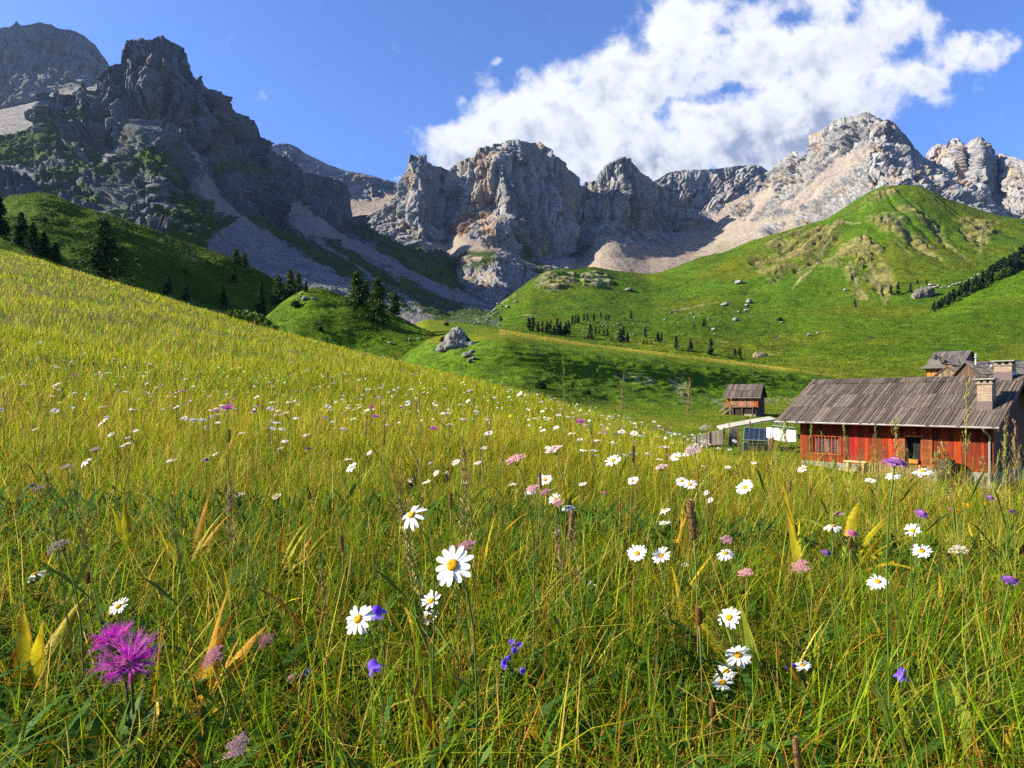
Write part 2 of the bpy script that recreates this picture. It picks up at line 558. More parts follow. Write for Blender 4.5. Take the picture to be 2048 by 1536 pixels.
for pl in ([(205, 350), (240, 318), (290, 284), (345, 300), (420, 395), (448, 452), (412, 488), (440, 560), (300, 530), (330, 470), (350, 420), (330, 370), (280, 320), (220, 350)],
           [(-700, 380), (0, 270), (100, 244), (160, 290), (235, 330), (230, 350), (180, 350), (100, 320), (0, 320), (-700, 520)],
           [(455, 418), (520, 430), (600, 470), (700, 500), (800, 545), (1060, 610), (1060, 720), (860, 690), (640, 530), (540, 465)],
           [(430, 320), (520, 320), (560, 345), (520, 350), (440, 345)], [(190, 470), (480, 490), (560, 620), (100, 600)], [(700, 440), (760, 470), (900, 520), (1000, 605), (900, 590), (760, 500)],
           [(110, 225), (160, 205), (170, 225), (130, 260)], [(700, 600), (900, 640), (1060, 640), (1060, 720), (600, 720)]):
    grs = np.maximum(grs, poly_mask(wu, wv, pl, 6))
rough = fbm(P / 55.0 + 9, 5)
patch = sstep(-0.28, 0.12, fbm(P / 38.0 + 50, 5) + 0.25 * N[..., 2] - 0.05)
grs = grs * np.where(U > 470, np.maximum(patch, 0.72), patch)
grs = np.maximum(grs, sstep(0.62, 0.8, N[..., 2]) * sstep(0.05, 0.25, rough) * (1 - scr) * 0.85 * (Vv > 200))
soft = np.maximum(scr, grs * np.where(U > 450, 0.92, 0.55))
soft = np.maximum(soft, sstep(560, 640, Vv))
dsp, cid = rock_disp(P, N, 120, 38, 0.30)
tow = np.exp(-((U - 305) / 110) ** 2) * (Vv < 300)
dsp2, _ = rock_disp(P + 300, N, 260, 26, 0.35)
amp = np.ones_like(scr)
amp[:8] *= 0.5
P2 = P + N * np.array((1, 1, 0.4)) * ((dsp + dsp2 * (0.4 + 0.6 * tow)) * (1 - 0.93 * soft) * amp)[..., None]
P2 = P2 + N * (soft * (2.2 * fbm(P / 22.0, 5) + 4.0 * fbm(P / 70.0, 3) + 1.2 * scr * fbm(P / 4.0, 3)))[..., None]
C = rock_colour(P, cid, U, Vv, 0.02) * np.array((0.60, 0.63, 0.70))  # rock darkened and blued to paint in the massif's shadow
C = mix(C, RED * 0.55, poly_mask(wu, wv, [(300, 210), (340, 190), (440, 230), (430, 290), (370, 270), (330, 260)], 12) * sstep(-0.1, 0.3, fbm(P / 40 + 8, 4)) * 0.7)
C = mix(C, OCH * 0.85, poly_mask(wu, wv, [(300, 205), (318, 215), (335, 262), (312, 268), (302, 240)], 4) * 0.7)
C = mix(C, SCR * np.array((0.95, 0.97, 1.02)) * (1 + 0.28 * fbm(P / 6.0, 4) + 0.2 * fbm(P / 60.0, 3))[..., None], scr)
sp = sstep(0.18, 0.42, fbm(P / np.array((14.0, 30.0, 14.0)) + 4, 4)) * scr * sstep(470, 520, Vv)
gcol = mix(GRN_D, GRN * 0.9, sstep(-0.3, 0.3, fbm(P / 80.0, 4)))
gcol = mix(gcol, np.array((0.11, 0.125, 0.02)), sstep(0.0, 0.4, fbm(P / 25.0 + 60, 4)) * 0.6)
stones = sstep(0.22, 0.38, fbm(P / 7.0 + 21, 3)) * sstep(560, 620, Vv) * (U > 640) * 0.7
gcol = mix(gcol, SCR, stones)
C = mix(C, gcol, np.clip(np.maximum(grs * (1 - scr), sp * 0.8), 0, 1))
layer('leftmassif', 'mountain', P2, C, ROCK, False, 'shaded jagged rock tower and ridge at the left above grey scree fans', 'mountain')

# ---- central massif
CD = [(620, 2330), (815, 2230), (950, 2220), (1060, 2260), (1160, 2350), (1240, 2390), (1310, 2480), (1500, 2560)]
rdg = dline([(620, 500), (700, 446), (726, 444), (750, 428), (772, 412), (790, 392), (800, 382), (808, 374), (812, 350), (815, 330), (822, 316), (832, 314), (838, 312), (844, 316), (853, 315), (857, 330), (866, 333), (880, 326),
             (900, 328), (912, 322), (925, 322), (938, 317), (946, 318), (951, 302), (958, 296), (965, 292), (985, 290), (1000, 287), (1015, 282), (1035, 280), (1048, 282), (1060, 286), (1078, 286), (1084, 296), (1092, 304), (1105, 310),
             (1118, 316), (1132, 330), (1150, 352), (1160, 363), (1168, 356), (1178, 354), (1186, 360), (1192, 358), (1200, 345), (1214, 334), (1225, 328), (1240, 322), (1256, 324), (1268, 334), (1280, 346), (1292, 352), (1302, 362),
             (1316, 370), (1340, 385), (1370, 408), (1400, 430), (1430, 442), (1500, 480)], CD)
r1 = dline([(620, 515), (700, 462), (760, 455), (810, 440), (860, 440), (905, 445), (940, 420), (980, 425), (1040, 425), (1100, 430), (1150, 440), (1200, 440), (1260, 450), (1310, 462), (1340, 465), (1400, 455), (1430, 446), (1500, 490)],
           [(u, d - 55) for u, d in CD])
r2 = dline([(620, 530), (700, 470), (760, 475), (800, 490), (850, 488), (915, 466), (980, 505), (1040, 522), (1120, 515), (1160, 500), (1200, 470), (1290, 480), (1340, 484), (1400, 470), (1430, 455), (1500, 510)], [(u, d - 150) for u, d in CD])
r3 = dline([(620, 560), (760, 500), (850, 505), (900, 508), (960, 525), (1040, 535), (1120, 540), (1200, 520), (1300, 520), (1400, 510), (1500, 530)], [(u, d - 330) for u, d in CD])
r4 = dline([(620, 620), (800, 560), (900, 570), (960, 590), (1050, 612), (1120, 580), (1200, 560), (1300, 560), (1500, 560)], [(620, 1800), (815, 1750), (950, 1700), (1060, 1720), (1300, 1800), (1500, 1850)])
r5 = dline([(620, 680), (1500, 650)], [(620, 1400), (1500, 1400)])
P, U, Vv = loft(620, 1500, 640, [rdg, r1, r2, r3, r4, r5], [120, 70, 50, 40, 8], jag=3)
# buttresses: the pinnacle and the main block stand proud of the wall, the gully between is cut in
but = 60 * np.exp(-((U - 836) / 24) ** 2) + 75 * np.exp(-((U - 1000) / 48) ** 2) + 45 * np.exp(-((U - 1235) / 40) ** 2) - 70 * np.exp(-((U - 895) / 22) ** 2) - 60 * np.exp(-((U - 1165) / 26) ** 2)
but = but + 55 * np.exp(-((U - 985) / 50) ** 2 - ((Vv - 490) / 45) ** 2) + 40 * np.exp(-((U - 740) / 60) ** 2 - ((Vv - 460) / 40) ** 2)
P[..., 1] -= but * sstep(0, 60, Vv - 285)
P[..., 0] = (U - 1024) / F * P[..., 1]
N = normals(P)
wu, wv = warp_uv(U, Vv, P, 9, 80)
scr = poly_mask(wu, wv, [(914, 464), (922, 470), (960, 500), (990, 532), (930, 522), (820, 500), (870, 490)], 2.5)
scr = np.maximum(scr, poly_mask(wu, wv, [(1130, 560), (1150, 520), (1195, 470), (1235, 490), (1290, 500), (1345, 488), (1375, 458), (1430, 446), (1500, 470), (1500, 600), (1130, 600)], 4))
grs = np.zeros_like(scr)
for pl in ([(885, 506), (920, 501), (990, 522), (1000, 534), (950, 538), (905, 528)], [(1015, 462), (1050, 500), (1090, 530), (1150, 565), (1100, 550), (1040, 520)], [(780, 490), (830, 495), (900, 545), (960, 600), (1040, 650), (620, 650), (700, 470)],
           [(1040, 540), (1100, 535), (1130, 560), (1100, 585)]):
    grs = np.maximum(grs, poly_mask(wu, wv, pl, 5))
grs *= sstep(-0.3, 0.1, fbm(P / 45.0 + 50, 5))
soft = np.maximum(scr, grs * 0.7)
dsp, cid = rock_disp(P, N, 150, 38, 0.26)
dsp2, _ = rock_disp(P + 300, N, 330, 30, 0.3)
cl = sstep(1.0, 0.3, N[..., 2]) * 0.8 + 0.25
P2 = P + N * np.array((1, 1, 0.4)) * ((dsp + dsp2 * 0.6) * (1 - 0.95 * soft) * cl)[..., None] + N * (soft * 5 * fbm(P / 60.0, 4))[..., None]
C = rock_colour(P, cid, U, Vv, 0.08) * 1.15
wm = poly_mask(wu, wv, [(900, 395), (915, 368), (950, 395), (975, 430), (1000, 440), (1020, 500), (1000, 520), (975, 525), (940, 490), (908, 450), (905, 430)], 8)
C = mix(C, OCH * 1.1, wm * sstep(-0.25, 0.25, fbm(P / 50.0 + 12, 4)) * 0.75)
C = mix(C, RED, poly_mask(wu, wv, [(905, 455), (930, 425), (975, 418), (990, 425), (950, 440), (925, 470), (930, 480), (912, 470)], 4) * 0.75)
C = mix(C, OCH * 1.15, poly_mask(wu, wv, [(950, 300), (972, 300), (985, 400), (955, 400)], 6) * 0.55)
C = mix(C, OCH * 1.2, poly_mask(wu, wv, [(813, 322), (826, 320), (826, 380), (814, 385)], 3) * 0.55)
C = mix(C, SCR * np.array((1.12, 1.0, 0.86)) * (1 + 0.12 * fbm(P / 30.0, 4))[..., None], scr)
C = mix(C, GRN_D * 0.9, grs)
layer('centre', 'mountain', P2, C, ROCK, False, 'great limestone massif with a square pinnacle in the centre, under the cloud', 'mountain')

# ---- right-hand pinnacles, behind the tall summit
rdg = dline([(1780, 360), (1830, 325), (1850, 314), (1858, 300), (1866, 292), (1876, 287), (1884, 288), (1890, 292), (1898, 282), (1906, 277), (1914, 276), (1922, 281), (1930, 293), (1936, 290), (1944, 279), (1956, 274), (1966, 276), (1976, 286),
             (1986, 298), (1994, 312), (2000, 303), (2010, 310), (2022, 313), (2048, 322), (2150, 350), (2500, 420)], [(1780, 2640), (1900, 2540), (2048, 2300), (2500, 2100)])
r1 = dline([(1780, 420), (1850, 380), (1900, 375), (1960, 372), (2048, 375), (2500, 470)], [(1780, 2580), (1900, 2480), (2048, 2240), (2500, 2040)])
r2 = dline([(1780, 500), (2000, 470), (2500, 520)], [(1780, 1900), (2048, 2000), (2500, 1900)])
P, U, Vv = loft(1780, 2500, 440, [rdg, r1, r2], [110, 60], jag=2)
but = 70 * np.exp(-((U - 1908) / 16) ** 2) + 80 * np.exp(-((U - 1962) / 20) ** 2) - 60 * np.exp(-((U - 1934) / 9) ** 2) - 60 * np.exp(-((U - 1994) / 9) ** 2)
P[..., 1] -= but * sstep(0, 50, Vv - 276) * sstep(440, 380, Vv)
P[..., 0] = (U - 1024) / F * P[..., 1]
N = normals(P)
dsp, cid = rock_disp(np.stack([P[..., 0] + 0.35 * P[..., 2], P[..., 1], P[..., 2]], -1), N, 150, 26, 0.25)
scr = sstep(400, 450, Vv + 12 * fbm(P / 70, 4)) * 0.75
P2 = P + N * np.array((1, 1, 0.35)) * (dsp * (1 - 0.8 * scr))[..., None]
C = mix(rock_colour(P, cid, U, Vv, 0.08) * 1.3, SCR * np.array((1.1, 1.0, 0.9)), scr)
layer('pinnacles', 'mountain', P2, C, ROCK, False, 'twin pale rock pinnacles at the right edge, behind the tall summit', 'mountain')

# ---- the tall sunlit summit with its scree apron
PD = [(1100, 2200), (1430, 2430), (1545, 2320), (1640, 2160), (1740, 2000), (1850, 1980), (2048, 1850), (2300, 1750)]
rdg = dline([(1100, 600), (1250, 560), (1330, 520), (1400, 470), (1440, 440), (1480, 416), (1505, 398), (1530, 378), (1545, 348), (1552, 332), (1560, 322), (1572, 312), (1584, 303), (1596, 302), (1602, 312), (1612, 308), (1611, 285),
             (1617, 272), (1628, 266), (1640, 262), (1652, 258), (1662, 248), (1672, 240), (1684, 236), (1700, 233), (1715, 232), (1728, 225), (1742, 225), (1752, 232), (1758, 238), (1768, 240), (1780, 240), (1792, 246), (1800, 254),
             (1812, 268), (1822, 278), (1830, 290), (1838, 302), (1848, 314), (1880, 330), (1920, 350), (1960, 395), (2000, 430), (2048, 450), (2300, 520)], PD)
r1 = dline([(1100, 610), (1250, 570), (1330, 530), (1430, 470), (1500, 430), (1545, 395), (1590, 370), (1640, 335), (1700, 300), (1740, 285), (1800, 300), (1850, 335), (1900, 365), (1960, 410), (2048, 462), (2300, 540)], [(u, d - 90) for u, d in PD])
r2 = dline([(1100, 620), (1250, 580), (1330, 545), (1430, 500), (1530, 455), (1600, 420), (1680, 365), (1740, 330), (1800, 335), (1860, 360), (1920, 390), (1980, 430), (2048, 470), (2300, 550)], [(u, d - 300) for u, d in PD])
r3 = dline([(1100, 640), (1330, 560), (1430, 530), (1530, 500), (1620, 470), (1700, 440), (1780, 400), (1850, 400), (1920, 420), (2000, 445), (2048, 470), (2300, 560)], [(u, d - 620) for u, d in PD])
r4 = dline([(1100, 700), (1500, 600), (1800, 480), (2048, 500), (2300, 600)], [(u, d - 950) for u, d in PD])
P, U, Vv = loft(1100, 2300, 740, [rdg, r1, r2, r3, r4], [80, 90, 110, 12], jag=3)
N = normals(P)
wu, wv = warp_uv(U, Vv, P, 10, 80)
scr = poly_mask(wu, wv, [(1100, 640), (1300, 535), (1390, 470), (1450, 425), (1545, 372), (1552, 385), (1500, 440), (1560, 430), (1620, 425), (1600, 450), (1660, 430), (1700, 425), (1700, 470), (1500, 560), (1100, 720)], 5)
scr = np.maximum(scr, 0.8 * poly_mask(wu, wv, [(1560, 415), (1620, 360), (1690, 310), (1745, 285), (1760, 295), (1720, 320), (1660, 370), (1600, 420)], 5))
scr = np.maximum(scr, poly_mask(wu, wv, [(1900, 420), (1960, 430), (2060, 455), (2060, 480), (1960, 450)], 3))
island = poly_mask(wu, wv, [(1460, 422), (1500, 400), (1510, 410), (1490, 440), (1462, 432)], 3)
island = np.maximum(island, poly_mask(wu, wv, [(1515, 475), (1535, 450), (1565, 440), (1570, 455), (1540, 478)], 3))
island = np.maximum(island, poly_mask(wu, wv, [(1590, 452), (1605, 430), (1622, 432), (1618, 450)], 3))
scr = scr * (1 - island)
dsp, cid = rock_disp(np.stack([P[..., 0] + 0.45 * P[..., 2], P[..., 1], P[..., 2]], -1), N, 130, 40, 0.42)
dsp = dsp * 0.85
dsp2, _ = rock_disp(P + 700, N, 300, 22, 0.4)
P2 = P + N * np.array((1, 1, 0.55)) * ((dsp + 0.6 * dsp2 + 20 * island) * (1 - 0.93 * scr))[..., None] + N * (scr * 4 * fbm(P / 60.0, 4))[..., None]
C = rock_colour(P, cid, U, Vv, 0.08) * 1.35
C = mix(C, SCR * np.array((1.15, 1.06, 0.94)) * (1 + 0.14 * fbm(np.stack([P[..., 0] / 25, P[..., 1] / 120, P[..., 2] / 60], -1), 4))[..., None], scr)
C = mix(C, np.array((0.17, 0.17, 0.07)), poly_mask(wu, wv, [(1290, 520), (1400, 480), (1480, 490), (1440, 520), (1340, 560)], 14) * sstep(-0.1, 0.2, fbm(P / 40.0, 4)) * 0.6)
layer('summit', 'mountain', P2, C, ROCK, False, 'tallest sunlit pale summit at the right, broad scree apron on its left', 'mountain')

# ---- green hill on the right with bare ribs
HD = [(860, 700), (960, 780), (1060, 880), (1190, 940), (1300, 990), (1500, 990), (1790, 940), (2048, 900), (2500, 850)]
rdg = dline([(860, 720), (930, 672), (965, 640), (985, 620), (1000, 607), (1040, 579), (1062, 560), (1100, 541), (1125, 536), (1145, 537), (1160, 535), (1190, 533), (1212, 538), (1235, 542), (1270, 545), (1300, 548), (1330, 543), (1360, 532),
             (1400, 515), (1450, 504), (1500, 483), (1550, 468), (1600, 453), (1650, 440), (1675, 425), (1700, 408), (1730, 388), (1765, 372), (1800, 370), (1835, 371), (1860, 380), (1890, 396), (1925, 408), (1960, 420), (2000, 432), (2048, 438), (2200, 450), (2500, 430)], HD)
r1 = dline([(860, 722), (965, 660), (1000, 635), (1060, 600), (1190, 585), (1300, 590), (1400, 570), (1500, 550), (1600, 530), (1700, 505), (1790, 480), (1900, 490), (2048, 500), (2500, 500)], [(u, 0.84 * d) for u, d in HD])
r2 = dline([(860, 724), (965, 672), (1060, 640), (1190, 632), (1300, 638), (1400, 630), (1500, 628), (1600, 620), (1700, 605), (1800, 590), (1900, 580), (2048, 575), (2500, 590)], [(u, 0.63 * d) for u, d in HD])
r3 = dline([(860, 726), (965, 685), (1060, 678), (1190, 676), (1300, 680), (1400, 682), (1500, 690), (1600, 692), (1700, 688), (1800, 680), (1900, 670), (2048, 660), (2500, 680)], [(u, 0.46 * d) for u, d in HD])
r4 = dline([(860, 740), (1100, 710), (1300, 715), (1500, 735), (1700, 745), (2048, 745), (2500, 750)], [(u, 0.33 * d) for u, d in HD])
r5 = dline([(860, 790), (1500, 790), (2500, 800)], [(u, 0.22 * d) for u, d in HD])
P, U, Vv = loft(860, 2500, 900, [rdg, r1, r2, r3, r4, r5], [90, 90, 60, 60, 10], su=3, cubic=True)
N = normals(P)
wu, wv = warp_uv(U, Vv, P, 10, 40)
tan = np.zeros(U.shape)
for pl in ([(1500, 520), (1560, 474), (1640, 450), (1692, 444), (1672, 478), (1610, 520), (1545, 562), (1520, 545)], [(1632, 545), (1690, 485), (1740, 466), (1762, 500), (1792, 565), (1775, 605), (1740, 560), (1712, 545), (1735, 590), (1715, 600), (1690, 540), (1660, 540)],
           [(1735, 445), (1790, 440), (1850, 480), (1885, 520), (1840, 505), (1800, 475)], [(1790, 405), (1830, 415), (1880, 450), (1892, 485), (1850, 445)], [(1915, 432), (1992, 440), (1975, 480), (1955, 505), (1935, 475)],
           [(1690, 430), (1765, 374), (1790, 374), (1795, 386), (1740, 412)], [(1590, 540), (1640, 500), (1660, 505), (1600, 570)]):
    tan = np.maximum(tan, poly_mask(wu, wv, pl, 7))
tan *= sstep(-0.42, 0.02, fbm(P / np.array((26.0, 60.0, 26.0)) + 31, 5))
pale = np.zeros(U.shape)
for pts, w in [([(1700, 530), (1712, 560), (1735, 592)], 4), ([(1732, 520), (1755, 555), (1770, 582)], 2.5), ([(1662, 470), (1640, 520), (1622, 545), (1585, 580)], 2.5), ([(1872, 445), (1890, 480), (1945, 520)], 2.5), ([(1955, 440), (1962, 480), (1962, 498)], 4),
               ([(1790, 480), (1822, 510)], 3), ([(1690, 494), (1735, 488)], 4), ([(1000, 612), (1012, 606), (1030, 595)], 4), ([(1640, 470), (1680, 442), (1720, 446)], 3), ([(1540, 690), (1548, 678), (1570, 668)], 1.4), ([(1655, 698), (1700, 705), (1760, 711)], 1.2), ([(1340, 622), (1400, 611), (1440, 606)], 1.2), ([(1000, 636), (1100, 636)], 1.2),
               ([(1430, 695), (1480, 697)], 2.0)]:
    pale = np.maximum(pale, line_mask(wu * 0.6 + U * 0.4, wv * 0.6 + Vv * 0.4, pts, w * 0.75))
stra = np.maximum(poly_mask(wu, wv, [(1064, 582), (1086, 549), (1150, 540), (1156, 577), (1100, 590)], 4), poly_mask(wu, wv, [(1162, 548), (1190, 536), (1216, 548), (1222, 570), (1165, 577)], 4))
stra = np.maximum(stra, poly_mask(wu, wv, [(1735, 436), (1760, 425), (1830, 430), (1800, 450), (1780, 455)], 5) * 0.6)
band = sstep(-0.1, 0.12, np.sin(P[..., 2] / 7.0 * 2 * math.pi / 1.6 + 3 * fbm(P / 60.0, 3)) * 0.5 + 0.5 * fbm(P / 12.0, 3))
xp, yp = at(1790, 370, 940).x, 940.0
ang = np.arctan2(P[..., 0] - xp, yp + 60 - P[..., 1])
rad = np.hypot(P[..., 0] - xp, yp + 60 - P[..., 1])
gul = ridged(np.stack([ang * 3.2 + 0.3 * fbm(P / 90.0, 3), rad / 500, rad * 0], -1), 4) * sstep(20, 140, rad) * sstep(700, 300, rad)
strk = fbm(np.stack([ang * 26 + fbm(P / 50.0, 3), rad / 90, rad * 0 + 4], -1), 4)
tan = np.clip(tan * sstep(-0.42, 0.04, strk) + 0.45 * tan * (fbm(P / 6.0 + 3, 3) > 0.05), 0, 1)
top = sstep(0, 30, np.arange(U.shape[0])[:, None] - 9 + 0 * U)
hz = 9 * fbm(P / 130.0, 4) + 2.4 * fbm(P / 28.0 + 8, 4) + 0.9 * fbm(P / 7.0 * np.array((1, 1, 2.5)), 3) - 15 * (gul - 0.4) * (0.35 + tan) + (tan * 2.5 + stra * 4) * (band - 0.5) + 3.0 * stra * ridged(P / 16.0, 3)
P2 = P + N * np.array((0.7, 0.7, 1)) * (hz * (0.25 + 0.75 * top))[..., None]
gcol = mix(GRN, GRN_Y * 0.85, sstep(-0.25, 0.4, fbm(P / 110.0 + 2, 4)))
gcol = mix(gcol, GRN_D * 1.15, sstep(0.08, 0.4, fbm(P / 34.0 + 70, 5)) * 0.7)
gcol = mix(gcol, GRN_Y * 1.05, sstep(660, 720, Vv) * 0.65)
TANC = np.array((0.235, 0.185, 0.095))
C = mix(gcol, TANC * (0.8 + 0.4 * band)[..., None], tan * 0.95)
pale = pale * sstep(-0.3, 0.1, fbm(P / 9.0 + 44, 4))
C = mix(C, np.array((0.37, 0.32, 0.22)), pale * 0.75)
C = mix(C, np.array((0.30, 0.26, 0.18)) * (0.55 + 0.6 * band)[..., None], stra * sstep(-0.3, 0.0, fbm(P / 14.0 + 5, 3)) * 0.9)
layer('righthill', 'hill', P2, C, HILLG, True, 'green grass hill on the right with tan eroded ribs below its top', 'hill')

# ---- near right slope carrying the tree row
rdg = dline([(1380, 740), (1560, 708), (1700, 672), (1800, 645), (1870, 619), (1900, 602), (1950, 574), (2000, 547), (2048, 522), (2200, 450), (2600, 330)], [(1380, 300), (1700, 330), (1870, 400), (2048, 430), (2600, 470)])
r1 = dline([(1380, 744), (1560, 720), (1700, 695), (1870, 665), (2048, 620), (2200, 580), (2600, 520)], [(1380, 260), (1700, 285), (2048, 340), (2600, 360)])
r2 = dline([(1380, 748), (1560, 735), (1700, 722), (1870, 705), (2048, 690), (2200, 680), (2600, 660)], [(1380, 220), (1700, 235), (2048, 260), (2600, 270)])
r3 = dline([(1380, 775), (1700, 770), (2048, 772), (2600, 770)], [(1380, 150), (2048, 150), (2600, 150)])
P, U, Vv = loft(1380, 2600, 600, [rdg, r1, r2, r3], [80, 70, 40], su=6, cubic=True)
N = normals(P)
hz = 3.2 * fbm(P / 45.0, 4) + 0.9 * fbm(P / 12.0 * np.array((1, 1, 2)), 4) + 0.3 * fbm(P / 3.0 * np.array((1, 1, 2.5)), 3)
P2 = P + N * (hz * sstep(0, 30, np.arange(U.shape[0])[:, None] - 6 + 0 * U))[..., None]
gcol = mix(GRN * 1.05, GRN_Y * 0.9, sstep(-0.2, 0.4, fbm(P / 50.0 + 2, 4)))
gcol = mix(gcol, GRN_D * 1.2, sstep(0.1, 0.4, fbm(P / 16.0 + 70, 5)) * 0.7)
gcol = mix(gcol, GRN_Y, sstep(700, 740, Vv) * 0.7)
layer('rightslope', 'hill', P2, gcol, HILLG, True, 'smooth green slope at the right edge below the dark tree row', 'hill')

# ---- rolling hill on the left behind the meadow
rdg = dline([(-900, 330), (-300, 380), (0, 404), (22, 393), (48, 386), (75, 384), (102, 387), (128, 400), (158, 416), (186, 421), (222, 433), (262, 447), (300, 458), (340, 473), (380, 489), (420, 500), (470, 517), (520, 541), (560, 562), (610, 588), (660, 620), (760, 680)],
            [(-900, 240), (0, 258), (200, 272), (400, 295), (600, 312), (760, 320)])
r1 = dline([(-900, 380), (0, 430), (80, 425), (130, 440), (200, 450), (300, 490), (400, 530), (500, 575), (600, 620), (760, 700)], [(-900, 180), (0, 200), (200, 222), (400, 255), (600, 280), (760, 290)])
r2 = dline([(-900, 430), (0, 480), (130, 495), (200, 510), (300, 560), (400, 600), (500, 632), (600, 660), (760, 720)], [(-900, 150), (0, 168), (200, 185), (400, 210), (600, 230), (760, 240)])
r3 = dline([(-900, 560), (0, 600), (200, 640), (400, 680), (600, 720), (760, 760)], [(-900, 110), (0, 120), (760, 150)])
P, U, Vv = loft(-900, 760, 700, [rdg, r1, r2, r3], [90, 90, 60], su=4, cubic=True)
N = normals(P)
hz = 5.5 * fbm(P / 45.0 + 3, 3) + 1.6 * fbm(P / 12.0, 4) + 0.7 * ridged(P / np.array((5.0, 5.0, 1.8)), 3) + 0.25 * fbm(P / 1.5, 3)
P2 = P + N * (hz * (0.25 + 0.75 * sstep(0, 30, np.arange(U.shape[0])[:, None] - 9 + 0 * U)))[..., None]
gcol = mix(GRN * 0.95, GRN_D, sstep(-0.1, 0.35, fbm(P / 22.0 + 9, 5)))
gcol = mix(gcol, np.array((0.12, 0.115, 0.02)), sstep(-0.05, 0.4, fbm(P / 30.0 + 19, 4)) * 0.7) * 0.85
gcol = mix(gcol, np.array((0.14, 0.13, 0.09)), np.maximum(poly_mask(U, Vv, [(125, 460), (150, 440), (175, 437), (170, 446), (140, 462)], 5), poly_mask(U, Vv, [(370, 520), (395, 515), (400, 545), (375, 545)], 6)) * sstep(-0.1, 0.2, fbm(P / 5.0, 3)))
layer('lefthill', 'hill', P2, gcol, TURF, True, 'dark rolling grass hill at the left, behind the flower meadow', 'hill')

# small dark shoulder between the meadow top and the spruces
rdg = dline([(-900, 250), (-300, 400), (0, 457), (60, 481), (125, 513), (190, 545), (300, 610)], [(-900, 130), (300, 105)])
r1 = dline([(-900, 480), (0, 540), (300, 680)], [(-900, 85), (300, 85)])
P, U, Vv = loft(-900, 300, 240, [rdg, r1], [50], su=3)
N = normals(P)
P2 = P + N * (0.9 * fbm(P / 9.0, 4) + 0.25 * fbm(P / 2.0, 3))[..., None]
layer('shoulder', 'hill', P2, mix(GRN, GRN_D, sstep(-0.2, 0.3, fbm(P / 8.0, 4))), TURF, True, 'dark green shoulder of turf under the spruces at the left edge', 'hill')

# ---- knoll with the larches
rdg = dline([(420, 720), (500, 664), (530, 634), (560, 607), (590, 588), (612, 577), (628, 576), (648, 578), (680, 588), (720, 603), (760, 622), (800, 634), (840, 655), (880, 672), (960, 700), (1060, 730)], [(420, 142), (530, 150), (620, 157), (800, 160), (900, 154), (1060, 148)])
r1 = dline([(420, 730), (500, 680), (560, 645), (620, 620), (700, 630), (760, 655), (820, 670), (880, 682), (960, 712), (1060, 745)], [(420, 132), (620, 142), (800, 144), (1060, 132)])
r2 = dline([(420, 750), (500, 700), (600, 690), (700, 705), (800, 725), (900, 745), (1060, 775)], [(420, 118), (700, 128), (1060, 116)])
r3 = dline([(420, 850), (700, 830), (1060, 840)], [(420, 100), (1060, 98)])
P, U, Vv = loft(420, 1060, 460, [rdg, r1, r2, r3], [70, 70, 50], su=4, cubic=True)
N = normals(P)
hz = 1.6 * fbm(P / 16.0 + 3, 3) + 0.5 * fbm(P / 5.0, 4) + 0.22 * ridged(P / np.array((2.6, 2.6, 0.9)), 3)
P2 = P + N * (hz * (0.25 + 0.75 * sstep(0, 26, np.arange(U.shape[0])[:, None] - 7 + 0 * U)))[..., None]
gcol = mix(GRN * 0.95, GRN_D * 1.15, sstep(-0.1, 0.35, fbm(P / 9.0 + 9, 5)))
gcol = mix(gcol, np.array((0.15, 0.155, 0.018)), sstep(0.0, 0.4, fbm(P / 14.0 + 19, 4)) * 0.6)
layer('knoll', 'hill', P2, gcol, TURF, True, 'rounded green knoll carrying the larches beyond the meadow edge', 'hill')

# ---- terrace, its bank and the lower pasture down to the cabin
rdg = dline([(420, 800), (700, 712), (790, 670), (850, 637), (950, 649), (1060, 668), (1200, 690), (1400, 713), (1600, 739), (1690, 751), (1800, 760), (2048, 772), (2700, 790)], [(700, 240), (850, 225), (1060, 205), (1400, 190), (1690, 150), (2048, 142), (2700, 142)])
r1 = dline([(420, 830), (700, 760), (780, 730), (850, 702), (900, 690), (940, 684), (975, 677), (1010, 675), (1060, 682), (1130, 695), (1300, 713), (1400, 724), (1500, 735), (1600, 746), (1690, 753.5), (1800, 763), (2048, 775), (2700, 795)], [(700, 128), (850, 116), (1010, 104), (1400, 120), (1690, 134), (2048, 130), (2700, 130)])
r2 = dline([(420, 860), (700, 790), (850, 745), (960, 733), (1060, 742), (1200, 762), (1400, 782), (1600, 786), (1690, 782), (1800, 785), (2048, 792), (2700, 800)], [(700, 86), (1060, 85), (1400, 103), (1690, 119), (2048, 120), (2700, 120)])
r3 = dline([(420, 900), (700, 830), (900, 790), (1060, 792), (1200, 805), (1300, 812), (1400, 818), (1500, 815), (1600, 808), (1700, 802), (2048, 800), (2700, 805)], [(700, 70), (1060, 70), (1400, 84), (1690, 102), (2048, 108), (2700, 108)])
r4 = dline([(420, 960), (700, 890), (1060, 835), (1200, 828), (1400, 829), (1500, 829), (1600, 829), (1700, 830), (2048, 825), (2700, 830)], [(700, 62), (1400, 62), (2048, 70), (2700, 70)])
r5 = dline([(700, 980), (1200, 930), (1400, 935), (1560, 940), (1700, 945), (1850, 950), (2048, 950), (2700, 960)], [(700, 30), (1400, 31), (1700, 30), (2048, 31), (2700, 31)])
r6 = dline([(700, 1200), (1400, 1150), (2048, 1120), (2700, 1100)], [(700, 14), (2048, 15), (2700, 15)])
P, U, Vv = loft(420, 2700, 1140, [rdg, r1, r2, r3, r4, r5, r6], [50, 60, 50, 40, 60, 20], su=4, cubic=True, drop=0.2)
N = normals(P)
wu, wv = warp_uv(U, Vv, P, 5, 6)
ti = np.arange(U.shape[0])[:, None] + 0 * U
